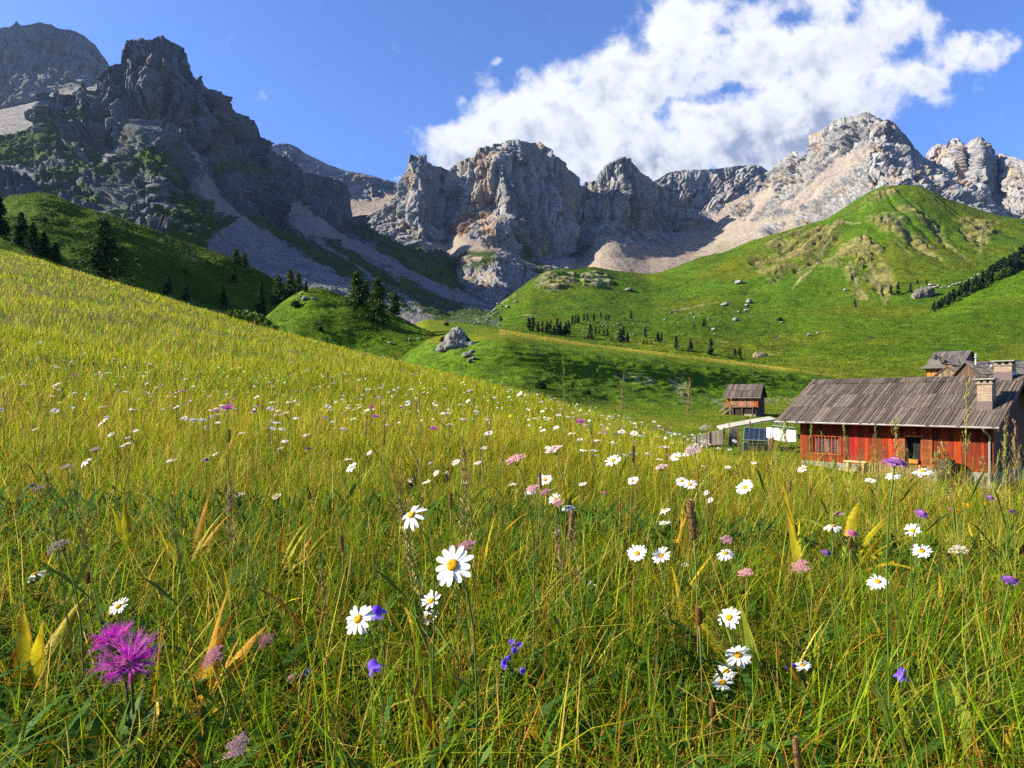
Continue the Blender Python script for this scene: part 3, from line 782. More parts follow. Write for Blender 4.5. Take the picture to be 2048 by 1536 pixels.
bank = poly_mask(U, Vv, [(700, 690), (960, 685), (1010, 680), (1300, 716), (1690, 757), (1690, 800), (1400, 816), (1100, 795), (700, 800)], 8)
hz = 0.30 * fbm(P / 8.0 + 3, 3) + 0.10 * fbm(P / 1.6, 4) + bank * (0.30 * ridged(P / np.array((4.5, 4.5, 0.8)), 3) + 0.35 * fbm(P / 7.0 + 11, 3) - 0.15)
P2 = P + N * (hz * (0.2 + 0.8 * sstep(0, 14, ti - 6)))[..., None]
gcol = mix(GRN * 1.05, GRN_Y * 0.9, sstep(-0.3, 0.3, fbm(P / 9.0 + 2, 4)))
gcol = mix(gcol, mix(GRN_D * 1.3, GRN * 1.25, sstep(-0.3, 0.3, fbm(P / np.array((3.0, 3.0, 1.0)), 4))), bank)
strip = poly_mask(U, Vv, [(1000, 650), (1060, 665), (1690, 748), (1690, 756), (1400, 719), (1100, 682), (1000, 668)], 4)
gcol = mix(gcol, np.array((0.40, 0.31, 0.045)), strip * sstep(-0.6, 0.0, fbm(P / np.array((14.0, 14.0, 2.0)) + 6, 4)) * 0.95)
soil = np.maximum(poly_mask(wu, wv, [(1225, 748), (1270, 745), (1310, 762), (1300, 772), (1250, 762)], 4), poly_mask(wu, wv, [(1335, 755), (1362, 752), (1378, 785), (1390, 806), (1360, 808), (1348, 780)], 5))
soil = np.maximum(soil, poly_mask(wu, wv, [(1395, 800), (1450, 795), (1620, 792), (1620, 803), (1450, 810)], 4) * 0.8) * sstep(-0.12, 0.1, fbm(P / 1.2 + 8, 3))
gcol = mix(gcol, np.array((0.36, 0.32, 0.20)), soil * 0.85)
dark_patch = poly_mask(wu, wv, [(1040, 770), (1120, 775), (1230, 800), (1210, 812), (1060, 795)], 6)
gcol = mix(gcol, GRN_D * 0.8, dark_patch * 0.7)  # patch of darker green around the bank foot
trk = 0 * line_mask(wu, wv, [(1375, 868), (1440, 852), (1500, 840), (1555, 833), (1700, 828)], 5)
gcol = mix(gcol, np.array((0.55, 0.50, 0.42)), trk * 0.9)
layer('terrace', 'pasture', P2, gcol, TURF, True, 'pasture terrace with a dark grass bank and flat ground by the cabin', 'pasture')

# ---- the floor of the valley under everything
ng = 60
gx, gy = np.meshgrid(np.linspace(-4300, 4300, ng), np.linspace(-250, 4200, ng))
gz = -22 + 2 * fbm(np.stack([gx / 300, gy / 300, gx * 0], -1), 2)
me = arr_mesh('ground', np.stack([gx, gy, gz], -1).reshape(-1, 3), grid_faces(ng, ng)[:, ::-1], HILLG, np.broadcast_to(GRN, (ng * ng, 3)), True)
tag(mesh_obj('ground', me), 'green valley floor underneath the hills', 'ground', kind='structure')
# ------------------------------------------------------------------ the flower meadow
MD = [0.25, 1, 2, 3, 5, 8, 13, 20, 35, 60, 85, 110, 150]
MU = [-900, 0, 300, 600, 900, 1150, 1400, 1700, 2048, 2900]
MZ = np.array([
    [-.62, -.55, -.45, -.32, 0.0, .55, 1.8, 4.0, 9.5, 20, 30, 37, 42],
    [-.66, -.65, -.63, -.58, -.45, -.10, .75, 2.1, 5.6, 12.6, 19.3, 22, 20],
    [-.66, -.66, -.64, -.60, -.50, -.25, .40, 1.35, 3.9, 8.6, 13.4, 14.5, 11],
    [-.66, -.66, -.64, -.60, -.50, -.28, .16, .80, 2.4, 5.4, 7.6, 7.0, 4],
    [-.66, -.66, -.64, -.60, -.52, -.34, 0.02, .48, 1.35, 2.0, 0.5, -2, -6],
    [-.66, -.66, -.65, -.62, -.56, -.45, -.30, -.18, -.4, -1.6, -3.5, -5, -8],
    [-.66, -.67, -.68, -.70, -.73, -.80, -1.10, -1.8, -4.0, -7, -9, -11, -14],
    [-.66, -.68, -.72, -.76, -.84, -1.06, -1.85, -3.3, -7, -12, -16, -18, -20],
    [-.66, -.70, -.76, -.82, -.96, -1.28, -2.4, -4.4, -8, -13, -16, -18, -20],
    [-.68, -.75, -.85, -.95, -1.15, -1.6, -2.9, -5, -9, -14, -17, -19, -21]])
_gu = np.linspace(-900, 2900, 191)
_gl = np.linspace(math.log(0.25), math.log(150), 240)
_T = np.array([np.interp(_gl, np.log(MD), r) for r in MZ])
_T = np.array([np.interp(_gu, MU, _T[:, k]) for k in range(len(_gl))]).T
_T = gsm(gsm(_T, 7, 0), 7, 1)


def gz_m(u, d):
    """height of the meadow ground at photo column u, depth d"""
    fu = np.clip((np.asarray(u, dtype=float) + 900) / 3800 * 190, 0, 189.999)
    fl = np.clip((np.log(d) - _gl[0]) / (_gl[-1] - _gl[0]) * 239, 0, 238.999)
    i, j = fu.astype(int), fl.astype(int)
    a, b = fu - i, fl - j
    z = _T[i, j] * (1 - a) * (1 - b) + _T[i + 1, j] * a * (1 - b) + _T[i, j + 1] * (1 - a) * b + _T[i + 1, j + 1] * a * b
    x = (np.asarray(u) - 1024) / F * d
    q = np.stack([x, np.asarray(d) + 0 * x, 0 * x], -1)
    return z + np.minimum(d, 30) * 0.010 * fbm(q / 4.0, 3) + 0.035 * fbm(q / 0.7, 2)


def patch_n(u, d, L, off=0.0):
    x = (np.asarray(u) - 1024) / F * d
    return fbm(np.stack([x / L + off, np.asarray(d) / L, 0 * x + off], -1), 4)


SOIL = attr_mat('meadow_ground', 0.95, var=[(1.2, 0.3, (1, 1, 1)), (14, 0.5, (1, 1, 1))], bumps=[(3.0, 0.15, 0.7, (1, 1, 1)), (25, 0.03, 0.8, (1, 1, 1))])
BLADE = attr_mat('grass_blade', 0.55, transl=0.45, spec=0.06)
PETAL = attr_mat('petal', 0.6, transl=0.3, spec=0.1, tint=(0.84, 0.82, 0.80))
LEAF = attr_mat('leaf', 0.6, var=[(30, 0.35, (1, 1, 1))], bumps=[(90, 0.002, 0.5, (1, 1, 1))], transl=0.4, spec=0.12, tint=(0.8, 0.8, 0.8))
STEM = attr_mat('stem', 0.7, transl=0.15, spec=0.1, tint=(0.8, 0.8, 0.7))

uu, ll = np.meshgrid(np.linspace(-900, 2900, 330), np.linspace(math.log(0.25), math.log(150), 300))
dd = np.exp(ll)
zz = gz_m(uu, dd)
P = np.stack([(uu - 1024) / F * dd, dd, zz], -1)
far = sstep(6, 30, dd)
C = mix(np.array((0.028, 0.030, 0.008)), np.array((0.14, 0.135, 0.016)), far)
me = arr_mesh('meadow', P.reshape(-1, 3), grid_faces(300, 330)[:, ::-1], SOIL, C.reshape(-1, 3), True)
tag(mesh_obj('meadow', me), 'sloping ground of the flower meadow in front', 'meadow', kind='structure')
# ground under and behind the camera
me = arr_mesh('meadow', [(-3, .3, -.6), (3, .3, -.7), (8, -12, -.9), (-8, -12, -.4)], np.array([[0, 3, 2, 1]]), SOIL, np.broadcast_to((0.03, 0.032, 0.008), (4, 3)))
tag(mesh_obj('meadow', me), 'ground of the meadow behind the viewer', 'meadow', kind='structure')


def blades(u, d, h, w, lean, bend, az, col, nseg, tipdark=0.75, z0=None):
    """vectorised curved blades, returns V, F, C"""
    N = len(u)
    x = (u - 1024) / F * d
    z = gz_m(u, d) - 0.01 if z0 is None else z0
    t = np.linspace(0, 1, nseg + 1)
    ca, sa = np.cos(az), np.sin(az)
    tw = RNG.uniform(-0.9, 0.9, N)
    side = np.stack([-np.sin(az + tw), np.cos(az + tw), 0 * az], -1)
    V = []
    Cc = []
    for k, tt in enumerate(t):
        off = lean * tt + bend * tt ** 2.2
        ln = h * off
        up = h * tt * np.sqrt(np.clip(1 - np.minimum(0.5 * off, 0.92) ** 2, 0.1, 1)) - h * 0.30 * np.clip(bend, 0, 2) * tt ** 4
        c = np.stack([x + ca * ln, d + sa * ln, z + up], -1)
        ww = w * (1 - 0.85 * tt ** 1.6) if k < nseg else 0
        shade = 1.0 if k else 0.9
        cc = col * shade
        if k < nseg:
            V += [c - side * (0.5 * ww)[:, None], c + side * (0.5 * ww)[:, None]]
            Cc += [cc, cc]
        else:
            V.append(c)
            Cc.append(cc)
    nv = len(V)
    V = np.stack(V, 1).reshape(-1, 3)
    Cc = np.stack(Cc, 1).reshape(-1, 3)
    b = (np.arange(N) * nv)[:, None]
    fs = []
    for k in range(nseg - 1):
        fs += [b + np.array((2 * k, 2 * k + 1, 2 * k + 3)), b + np.array((2 * k, 2 * k + 3, 2 * k + 2))]
    fs.append(b + np.array((2 * nseg - 2, 2 * nseg - 1, 2 * nseg)))
    return V, np.concatenate(fs), Cc


FLOWERS = []      # (u, v, half width px, depth) of flowers placed one by one


class Bag:
    def __init__(s): s.v, s.f, s.c, s.n = [], [], [], 0

    def add(s, V, Fc, C):
        s.v.append(V); s.f.append(Fc + s.n); s.c.append(C); s.n += len(V)

    def mesh(s, name, mat, smooth=False):
        return arr_mesh(name, np.concatenate(s.v), np.concatenate(s.f), mat, np.concatenate(s.c), smooth)


def grass_cols(u, d, N, deadness):
    r = RNG.rand(N)
    pch = patch_n(u, d, 0.9, 3.0) * 0.5 + patch_n(u, d, 5.0, 8.0) * 0.7
    yel = np.clip(0.20 + 1.0 * pch + 0.45 * sstep(1.6, 7, d), 0.05, 0.9)
    yel = yel * (1 - 0.55 * sstep(1300, 1700, u))
    g1 = np.array((0.070, 0.140, 0.004)); g2 = np.array((0.205, 0.290, 0.007)); y1 = np.array((0.44, 0.41, 0.014)); st = np.array((0.52, 0.38, 0.07)); br = np.array((0.34, 0.13, 0.015))
    c = mix(g1, g2, RNG.rand(N))
    c = np.where((r < yel)[:, None], mix(g2, y1, RNG.rand(N)), c)
    r2 = RNG.rand(N)
    deadness = deadness * (1 - 0.45 * sstep(3, 12, d)) if deadness < 0.5 else deadness
    c = np.where((r2 < deadness)[:, None], st * (0.75 + 0.5 * RNG.rand(N))[:, None], c)
    c = np.where((r2 > 1 - deadness * 0.65)[:, None], br * (0.6 + 0.8 * RNG.rand(N))[:, None], c)
    return c * (0.8 + 0.4 * RNG.rand(N))[:, None]


def scatter(N, d0, d1, p, u0=-330, u1=2380):
    """columns uniform in u, depth density ~ d**p"""
    u = RNG.uniform(u0, u1, N)
    q = RNG.rand(N)
    if abs(p + 1) < 1e-6:
        d = d0 * (d1 / d0) ** q
    else:
        d = (d0 ** (p + 1) + q * (d1 ** (p + 1) - d0 ** (p + 1))) ** (1 / (p + 1))
    return u, d


# ------------------------------------------------------------------ flowers
FR = random.Random(77)


def petal_ring(m, n, r0, r1, wid, seed, droop=0.15, miss=0.08, tint=(0.86, 0.86, 0.84), cup=0.0, lenvar=0.12):
    g = random.Random(seed)
    for k in range(n):
        if g.random() < miss: continue
        a = 2 * math.pi * k / n + g.uniform(-.12, .12)
        L = (r1 - r0) * (1 + g.uniform(-lenvar, lenvar))
        dz = g.uniform(-.12, .16) + cup
        dr = droop * g.uniform(.3, 1.6)
        ca, sa = math.cos(a), math.sin(a)
        rows = []
        tw = g.uniform(-.25, .25)
        for t, w in ((0, .45), (.3, .85), (.65, 1.0), (.88, .8), (1.0, .35)):
            r = r0 + L * t
            z = dz * L * t - dr * L * t * t
            hw = wid * w * .5
            rows.append([(r, -hw, z - tw * hw), (r, 0, z + hw * -.22), (r, hw, z + tw * hw)])
        vs = []
        for rr in rows:
            for (r, s_, z) in rr:
                vs.append((r * ca - s_ * sa, r * sa + s_ * ca, z))
        fs = []
        for i in range(len(rows) - 1):
            for j in range(2):
                q = i * 3 + j
                fs.append((q, q + 1, q + 4, q + 3))
        t_ = g.uniform(.9, 1.04)
        m.add(vs, fs, tuple(c * t_ for c in tint))


def disc(m, r, h, seed, tint=(0.80, 0.42, 0.012)):
    g = random.Random(seed)
    prof = [(r, -.002), (r * 1.02, h * .35), (r * .85, h * .75), (r * .5, h), (r * .2, h * .92), (.0003, h * .85)]
    m.lathe([(a, b) for a, b in prof], 14, tint=tint)
    for k in range(70):
        a, q = g.uniform(0, 6.28), math.sqrt(g.random()) * .95
        x, y = r * q * math.cos(a), r * q * math.sin(a)
        z = h * (1 - q * q * .8)
        s_ = r * .10
        m.add([(x - s_, y, z - s_), (x + s_, y, z - s_), (x, y + s_, z - s_), (x, y, z + s_ * .9)], [(0, 1, 3), (1, 2, 3), (2, 0, 3)], tuple(c * g.uniform(.7, 1.15) for c in tint))


DAISY_P, DAISY_C = [], []
for k in range(6):
    m = MB()
    petal_ring(m, (13, 17, 20, 15, 22, 16)[k], .0062, .025, (.0078, .0066, .0058, .0074, .0052, .0068)[k], 40 + k, droop=(.1, .25, .15, .3, .1, .2)[k], miss=(.0, .06, .0, .12, .03, .05)[k], cup=(0, 0, .25, -.15, .1, .35)[k])
    DAISY_P.append(m.mesh('petals', PETAL, True))
    m = MB(); disc(m, .0072, .0040, 50 + k)
    m.lathe([(.0068, -.0015), (.0045, -.004), (.0014, -.006)], 10, tint=(0.07, 0.12, 0.02))
    DAISY_C.append(m.mesh('flower_centre', PETAL))


def root_for(u, v, w, size, hmin=.13):
    """depth and head point for a flower seen w pixels wide at (u, v) whose real width is about size"""
    d = size * F / w
    if v > 800:
        d = min(d, max(.55, (0.66 - hmin) * F / (v - 800)))
    FLOWERS.append((u, v, max(w * .5, 9), d))
    return at(u, v, d), w * d / F


def frame(n):
    n = Vector(n).normalized()
    return Vector((0, 0, 1)).rotation_difference(n).to_matrix().to_4x4() @ Matrix.Rotation(FR.uniform(0, 6.28), 4, 'Z')


def stem_to(t, p, n, r=.0015, tint=(0.10, 0.17, 0.03), off=None, name='stem', leaves=0):
    """stem mesh from the thing's base (origin of t) to head point p (world)"""
    b = Vector(t.location)
    e = p - b
    nn = Vector(n).normalized()
    h = e.length
    pts = []
    for k in range(7):
        q = k / 6
        c1 = Vector((e.x * .25, e.y * .25, e.z * .55))
        c2 = e - nn * h * .25
        pts.append((1 - q) ** 3 * Vector((0, 0, -.02)) + 3 * (1 - q) ** 2 * q * c1 + 3 * (1 - q) * q * q * c2 + q ** 3 * (e - nn * .003))
    m = MB()
    m.tube(pts, [r * 1.2, r * 1.15, r * 1.1, r * 1.05, r, r, r * 1.1], 6, tint=tint)
    for k in range(leaves):
        q = pts[1 + k % 4]
        a = FR.uniform(0, 6.28)
        L = FR.uniform(.02, .04)
        dv = Vector((math.cos(a), math.sin(a), .7)) * L
        sd = Vector((-math.sin(a), math.cos(a), 0)) * L * .14
        m.add([q, q + dv * .5 + sd, q + dv, q + dv * .5 - sd], [(0, 1, 2, 3)], tint)
    return m.build(name, STEM, t, True)


FACE = {'c': (-.36, -.74, .56), 'q': (-.30, -.5, .82), 's': (-.25, -.22, .94), 'l': (-.6, -.45, .68), 'r': (.2, -.4, .85), 'w': (-.38, -.60, .72)}


def ground_at(x, d):
    return Vector((x, d, float(gz_m(1024 + F * x / d, d))))


def daisy(u, v, w, f, label, group='daisies in the near meadow', var=None):
    p, s = root_for(u, v, w, .050)
    n = Vector(FACE[f]) + Vector((FR.uniform(-.12, .12), FR.uniform(-.1, .1), FR.uniform(-.08, .08)))
    t = empty('daisy', ground_at(p.x + FR.uniform(-.05, .05), p.y + FR.uniform(-.01, .06)))
    tag(t, label, 'daisy', group)
    k = FR.randrange(6) if var is None else var
    fm = Matrix.Translation(p - Vector(t.location)) @ frame(n) @ Matrix.Scale(s / .05, 4)
    for nm, me in (('petals', DAISY_P[k]), ('flower_centre', DAISY_C[k])):
        o = mesh_obj(nm, me, t)
        o.matrix_local = fm
    stem_to(t, p - Vector(n).normalized() * .004, n, .0013, leaves=3)
    return t


DAISIES = [(905, 1130, 84, 'c', 'largest white daisy, facing the viewer below a pink umbel', 0), (823, 1030, 58, 'w', 'second largest white daisy, alone up left of the biggest one', 3), (716, 1238, 66, 'w', 'white daisy with a violet bellflower right behind its petals', 1),
           (862, 1202, 45, 'q', 'daisy right under the biggest one, upper of a close pair', 5), (858, 1234, 42, 'q', 'yellowish folded daisy, lower of the close pair under the biggest', 2), (237, 1213, 42, 'q', 'daisy standing above the magenta knapweed heads', 4), (70, 1148, 36, 's', 'half folded daisy with few petals near the left edge', 3),
           (1274, 1107, 40, 'w', 'left one of two white daisies side by side right of centre', 2), (1322, 1111, 38, 'w', 'right one of two white daisies side by side right of centre', 4), (1458, 1235, 48, 'l', 'daisy tilted up beside broad yellow-green leaves', 0), (1476, 1310, 52, 'q', 'top daisy of three crowded below the broad leaves', 1),
           (1452, 1343, 42, 'q', 'middle daisy of three crowded below the broad leaves', 4), (1445, 1365, 44, 'q', 'lowest daisy of three crowded below the broad leaves', 5), (1490, 975, 36, 'l', 'daisy on a tall bare stem left of the cabin corner', 2), (1755, 1163, 40, 'q', 'daisy alone on a long leaning stem in the right meadow', 1),
           (1843, 1102, 38, 'q', 'flat daisy below two others in the right meadow', 4), (1825, 1061, 32, 'l', 'daisy under the purple scabious at the right', 5), (1665, 1052, 32, 's', 'daisy left of the round pink scabious', 3), (1605, 1330, 32, 's', 'pale daisy beside a dark violet bellflower', 0), (1450, 1106, 34, 'q', 'ragged daisy under a small pink umbel', 3),
           (1330, 1020, 24, 's', 'upper daisy of a pair left of the big timothy spike', 1), (1329, 1047, 24, 's', 'lower daisy of a pair left of the big timothy spike', 2), (1226, 921, 34, 'q', 'daisy with a large yellow centre right of the pink umbels', 4), (1090, 960, 30, 'q', 'daisy just above the two-part pink umbel', 2), (1060, 983, 24, 's', 'daisy under the left half of the two-part pink umbel', 1),
           (1110, 998, 27, 'w', 'daisy in front of the small pink cluster right of the two-part umbel', 5), (1136, 1015, 27, 's', 'daisy touching the top of the central timothy spike', 0), (1112, 1062, 20, 'q', 'yellow centred daisy with hardly any petals', 3), (1165, 967, 18, 's', 'small daisy between the two-part umbel and the right meadow', 1), (1266, 962, 24, 'l', 'cup shaped daisy in the middle distance right of centre', 2),
           (1352, 914, 24, 'l', 'daisy in line with the left end of the greenhouse, just below a pink umbel', 5), (1363, 962, 24, 'q', 'upper daisy of a pair with a magenta flower behind', 1), (1380, 969, 28, 'q', 'lower daisy of a pair with a magenta flower behind', 4), (1187, 1167, 26, 's', 'small daisy low in the grass right of the biggest one', 2), (205, 843, 25, 'l', 'wide daisy, highest of the larger ones in the left meadow', 0),
           (170, 922, 27, 'l', 'half folded daisy on the left between two pink umbels', 3), (250, 888, 22, 's', 'flat daisy in the left meadow, right of the half folded one', 1), (480, 990, 22, 's', 'daisy left of another in the middle of the left meadow', 5), (553, 993, 20, 'q', 'daisy right of its twin in the middle of the left meadow', 2), (343, 921, 22, 's', 'wide flat daisy in the left meadow', 4),
           (1845, 943, 38, 's', 'daisy seen before the cabin doorway', 1), (1786, 948, 30, 's', 'folded daisy before the cabin fence', 3), (1740, 962, 22, 's', 'small daisy below the pale bench', 2), (1605, 938, 20, 'l', 'daisy before the left end of the cabin', 5)]
for u, v, w, f, lb, k in DAISIES:
    daisy(u, v, w, f, lb, var=k)
for u, v, w in [(430, 909, 15), (613, 870, 18), (703, 935, 26), (696, 920, 16), (912, 925, 20), (955, 925, 16), (873, 947, 16), (893, 947, 14), (853, 963, 20), (932, 963, 14), (827, 955, 14), (573, 825, 14), (483, 867, 14), (255, 876, 14), (222, 869, 14), (738, 905, 14), (1412, 985, 14), (1420, 1000, 14), (1370, 1130, 14), (1025, 970, 18), (1040, 788, 14), (935, 800, 12), (1160, 880, 14), (820, 962, 14), (560, 896, 14), (1508, 925, 12)]:
    daisy(u, v, w, FR.choice('ssql'), 'smaller white daisy scattered in the middle of the meadow', 'smaller daisies of the mid meadow')

# mid-distance daisies: one mesh each (too small to show their parts)
SMALL_D = []
for k in range(4):
    m = MB()
    m.tube([(0, 0, 0), (.01, 0, .18), (.0, .005, .335)], .0016, 4, tint=(0.10, 0.17, 0.03))
    g_ = random.Random(k)
    pm = MB()
    petal_ring(pm, 12, .005, .024, .0090, 70 + k, droop=.15, miss=.06, cup=(0, .2, -.1, .1)[k])
    R_ = Matrix.Rotation((.30, .55, .15, .45)[k], 3, 'X')
    for i, p_ in enumerate(pm.v):
        pm.v[i] = tuple(R_ @ Vector(p_) + Vector((0, .005, .338)))
    m.add(pm.v, pm.f); m.c[-len(pm.v):] = pm.c
    dm = MB()
    dm.lathe([(.007, -.001), (.0065, .003), (.003, .0045), (.0003, .0045)], 8, tint=(0.80, 0.42, 0.012))
    m.add([tuple(R_ @ Vector(p_) + Vector((0, .005, .338))) for p_ in dm.v], dm.f, (0.80, 0.42, 0.012))
    SMALL_D.append(m.mesh('daisy', PETAL))
nd_ = 0
while nd_ < 190:
    u = FR.uniform(-60, 1480)
    d = 4.2 * (16 / 4.2) ** (FR.random() ** 1.1)
    if float(patch_n(np.array([u]), np.array([d]), 2.2, 5.0)[0]) + FR.uniform(-.30, .25) < 0.02: continue
    x = (u - 1024) / F * d
    p = ground_at(x, d)
    o = mesh_obj('daisy', SMALL_D[nd_ % 4], None, p)
    s_ = FR.uniform(.8, 1.15)
    o.scale = (s_ * 1.15, s_ * 1.15, s_ * FR.uniform(.85, 1.2))
    o.rotation_euler = (FR.uniform(-.1, .1), FR.uniform(-.1, .1), FR.uniform(-.9, .9))
    tag(o, 'tiny white daisy in the flowery band across the meadow', 'daisy', 'tiny daisies of the flowery band')
    nd_ += 1


# pink umbels
def blob(m, c, r, g, tint):
    c = Vector(c)
    vs = [c + Vector((r, 0, 0)), c + Vector((-r * .5, r * .85, 0)), c + Vector((-r * .5, -r * .85, 0)), c + Vector((0, 0, r * .7)), c + Vector((0, 0, -r * .6))]
    m.add(vs, [(0, 1, 3), (1, 2, 3), (2, 0, 3), (1, 0, 4), (2, 1, 4), (0, 2, 4)], tuple(min(1, x * g.uniform(.78, 1.15)) for x in tint))


def umbel_mesh(seed, tint, n=17, dens=15, flat=.25):
    g = random.Random(seed)
    m = MB()
    for k in range(n):
        q = math.sqrt((k + .5) / n)
        a = k * 2.4 + g.uniform(-.3, .3)
        cx, cy = .40 * q * math.cos(a), .40 * q * math.sin(a)
        cz = -flat * q * q * .45 + g.uniform(-.03, .04)
        m.tube([(0, 0, -.42), (cx * .8, cy * .8, cz - .09), (cx, cy, cz)], .006, 4, tint=(0.20, 0.20, 0.06))
        for j in range(dens):
            b, r = g.uniform(0, 6.28), math.sqrt(g.random()) * .115
            blob(m, (cx + r * math.cos(b), cy + r * math.sin(b), cz + g.uniform(-.01, .045)), g.uniform(.024, .04), g, tint)
    return m.mesh('flower_head', PETAL)


UMB = [umbel_mesh(1, (0.92, 0.48, 0.54), 21, 22), umbel_mesh(2, (0.95, 0.66, 0.66), 21, 22), umbel_mesh(3, (0.80, 0.68, 0.54), flat=.5), umbel_mesh(4, (0.86, 0.42, 0.48), 17, 22)]


def umbel(u, v, w, k, f, label, size=.042):
    p, s = root_for(u, v, w, size)
    n = Vector(FACE[f]) + Vector((FR.uniform(-.15, .15), FR.uniform(-.1, .1), 0))
    t = empty('umbel_flower', ground_at(p.x + FR.uniform(-.05, .05), p.y + FR.uniform(0, .06)))
    tag(t, label, 'umbel flower', 'pink umbel flowers')
    o = mesh_obj('flower_head', UMB[k], t)
    o.matrix_local = Matrix.Translation(p - Vector(t.location)) @ frame(n) @ Matrix.Scale(s, 4)
    stem_to(t, p - Vector(n).normalized() * s * .40, n, .0014, (0.17, 0.17, 0.04))


for a in [(530, 1280, 44, 3, 'q', 'dark pink umbel right of the orange leaves'), (425, 1310, 56, 3, 'q', 'large pink umbel touching the orange leaves'), (472, 1490, 64, 1, 'q', 'pale pink umbel at the bottom left, largest of all'), (583, 1355, 28, 0, 'q', 'small pink umbel beside the round violet bell'),
          (932, 1088, 46, 0, 's', 'pink umbel peeping out behind the largest daisy'), (1030, 915, 46, 0, 's', 'flat pink umbel, left one of two on tall stems'), (1107, 896, 40, 1, 's', 'flat pink umbel, right and higher one of two on tall stems'), (1064, 975, 32, 0, 's', 'pink umbel left half of a two-part cluster in front of a daisy'), (1090, 982, 28, 0, 's', 'pink umbel right half of a two-part cluster'),
          (1115, 1004, 26, 3, 'q', 'small pink umbel behind a daisy right of the two-part cluster'), (1385, 898, 38, 1, 'q', 'pale pink umbel below the pale board fence'), (1322, 932, 28, 1, 's', 'small pale pink umbel left of the cabin meadow'), (1452, 1078, 28, 0, 'q', 'round pink umbel above the ragged daisy'), (1600, 1130, 40, 3, 'q', 'dusky pink umbel in the right meadow'),
          (1490, 1143, 34, 3, 's', 'flat dusky pink umbel left of the dusky round one'), (1918, 1095, 38, 2, 's', 'dry cream umbel at the right'), (115, 1085, 50, 2, 's', 'dry cream umbel at the left edge'), (78, 975, 24, 1, 's', 'pink umbel, lower of a pair at the left edge'), (132, 932, 24, 1, 's', 'pink umbel left of the half folded daisy'), (190, 897, 22, 1, 's', 'pink umbel above the half folded daisy'),
          (1677, 1026, 22, 3, 's', 'small flat pink umbel left of the purple scabious'), (940, 780, 15, 1, 's', 'far pink umbel near the meadow crest in the middle'), (1408, 852, 26, 2, 's', 'whitish umbel against the pale board fence'), (1780, 873, 0, 0, 's', ''), (860, 926, 14, 1, 's', 'small pink umbel in the mid meadow left of two tall ones')]:
    if a[2]: umbel(*a)

# knapweed, the big magenta thistle-like plant
def filaments(seed, n, r, tint, tint2, up=.55, wide=.0065):
    g = random.Random(seed)
    m = MB()
    for k in range(n):
        a = g.uniform(0, 6.28)
        el = g.uniform(.1, 1.25) if k > n * .4 else g.uniform(-.15, .45)
        L = r * g.uniform(.55, 1.25) * (1.0 if el < .5 else .62)
        d_ = Vector((math.cos(a) * math.cos(el), math.sin(a) * math.cos(el), math.sin(el)))
        sd = d_.cross(Vector((g.uniform(-1, 1), g.uniform(-1, 1), g.uniform(-1, 1)))).normalized()
        b = d_ * r * .12
        c = d_ * L * .6 + Vector((0, 0, L * .05))
        e = d_ * L + Vector((0, 0, L * g.uniform(-.05, .25))) + sd * L * g.uniform(-.18, .18)
        w_ = r * wide * 3
        t = tuple(x + (y - x) * g.random() for x, y in zip(tint, tint2))
        m.add([b - sd * w_ * .6, b + sd * w_ * .6, c + sd * w_, c - sd * w_, e + sd * w_ * .25, e - sd * w_ * .25], [(0, 1, 2, 3), (3, 2, 4, 5)], t)
        if L > r * .6:
            for q in (-1, 1):
                f_ = e + sd * q * L * .14 + d_ * L * .10
                m.add([c + sd * w_ * q, c - sd * w_ * q, f_], [(0, 1, 2)], t)
    return m.mesh('flower_head', PETAL)


KN = [filaments(5, 150, 1.0, (0.46, 0.012, 0.40), (0.85, 0.12, 0.70)), filaments(6, 170, 1.0, (0.46, 0.012, 0.40), (0.85, 0.12, 0.70))]
m = MB()
m.lathe([(.05, -.62), (.24, -.55), (.36, -.32), (.34, -.05), (.24, .08), (.1, .1)], 14, tint=(0.34, 0.28, 0.12))
g = random.Random(3)
for k in range(70):
    a, z = g.uniform(0, 6.28), g.uniform(-.5, .0)
    r_ = .37 - .5 * (z + .25) ** 2
    c = Vector((r_ * math.cos(a), r_ * math.sin(a), z))
    o_ = Vector((math.cos(a), math.sin(a), .1))
    sd = Vector((-math.sin(a), math.cos(a), 0)) * .07
    m.add([c - sd, c + sd, c + o_ * .05 + Vector((0, 0, .14))], [(0, 1, 2)], (g.uniform(.3, .55), g.uniform(.26, .42), .14))
KNB = m.mesh('involucre', LEAF)


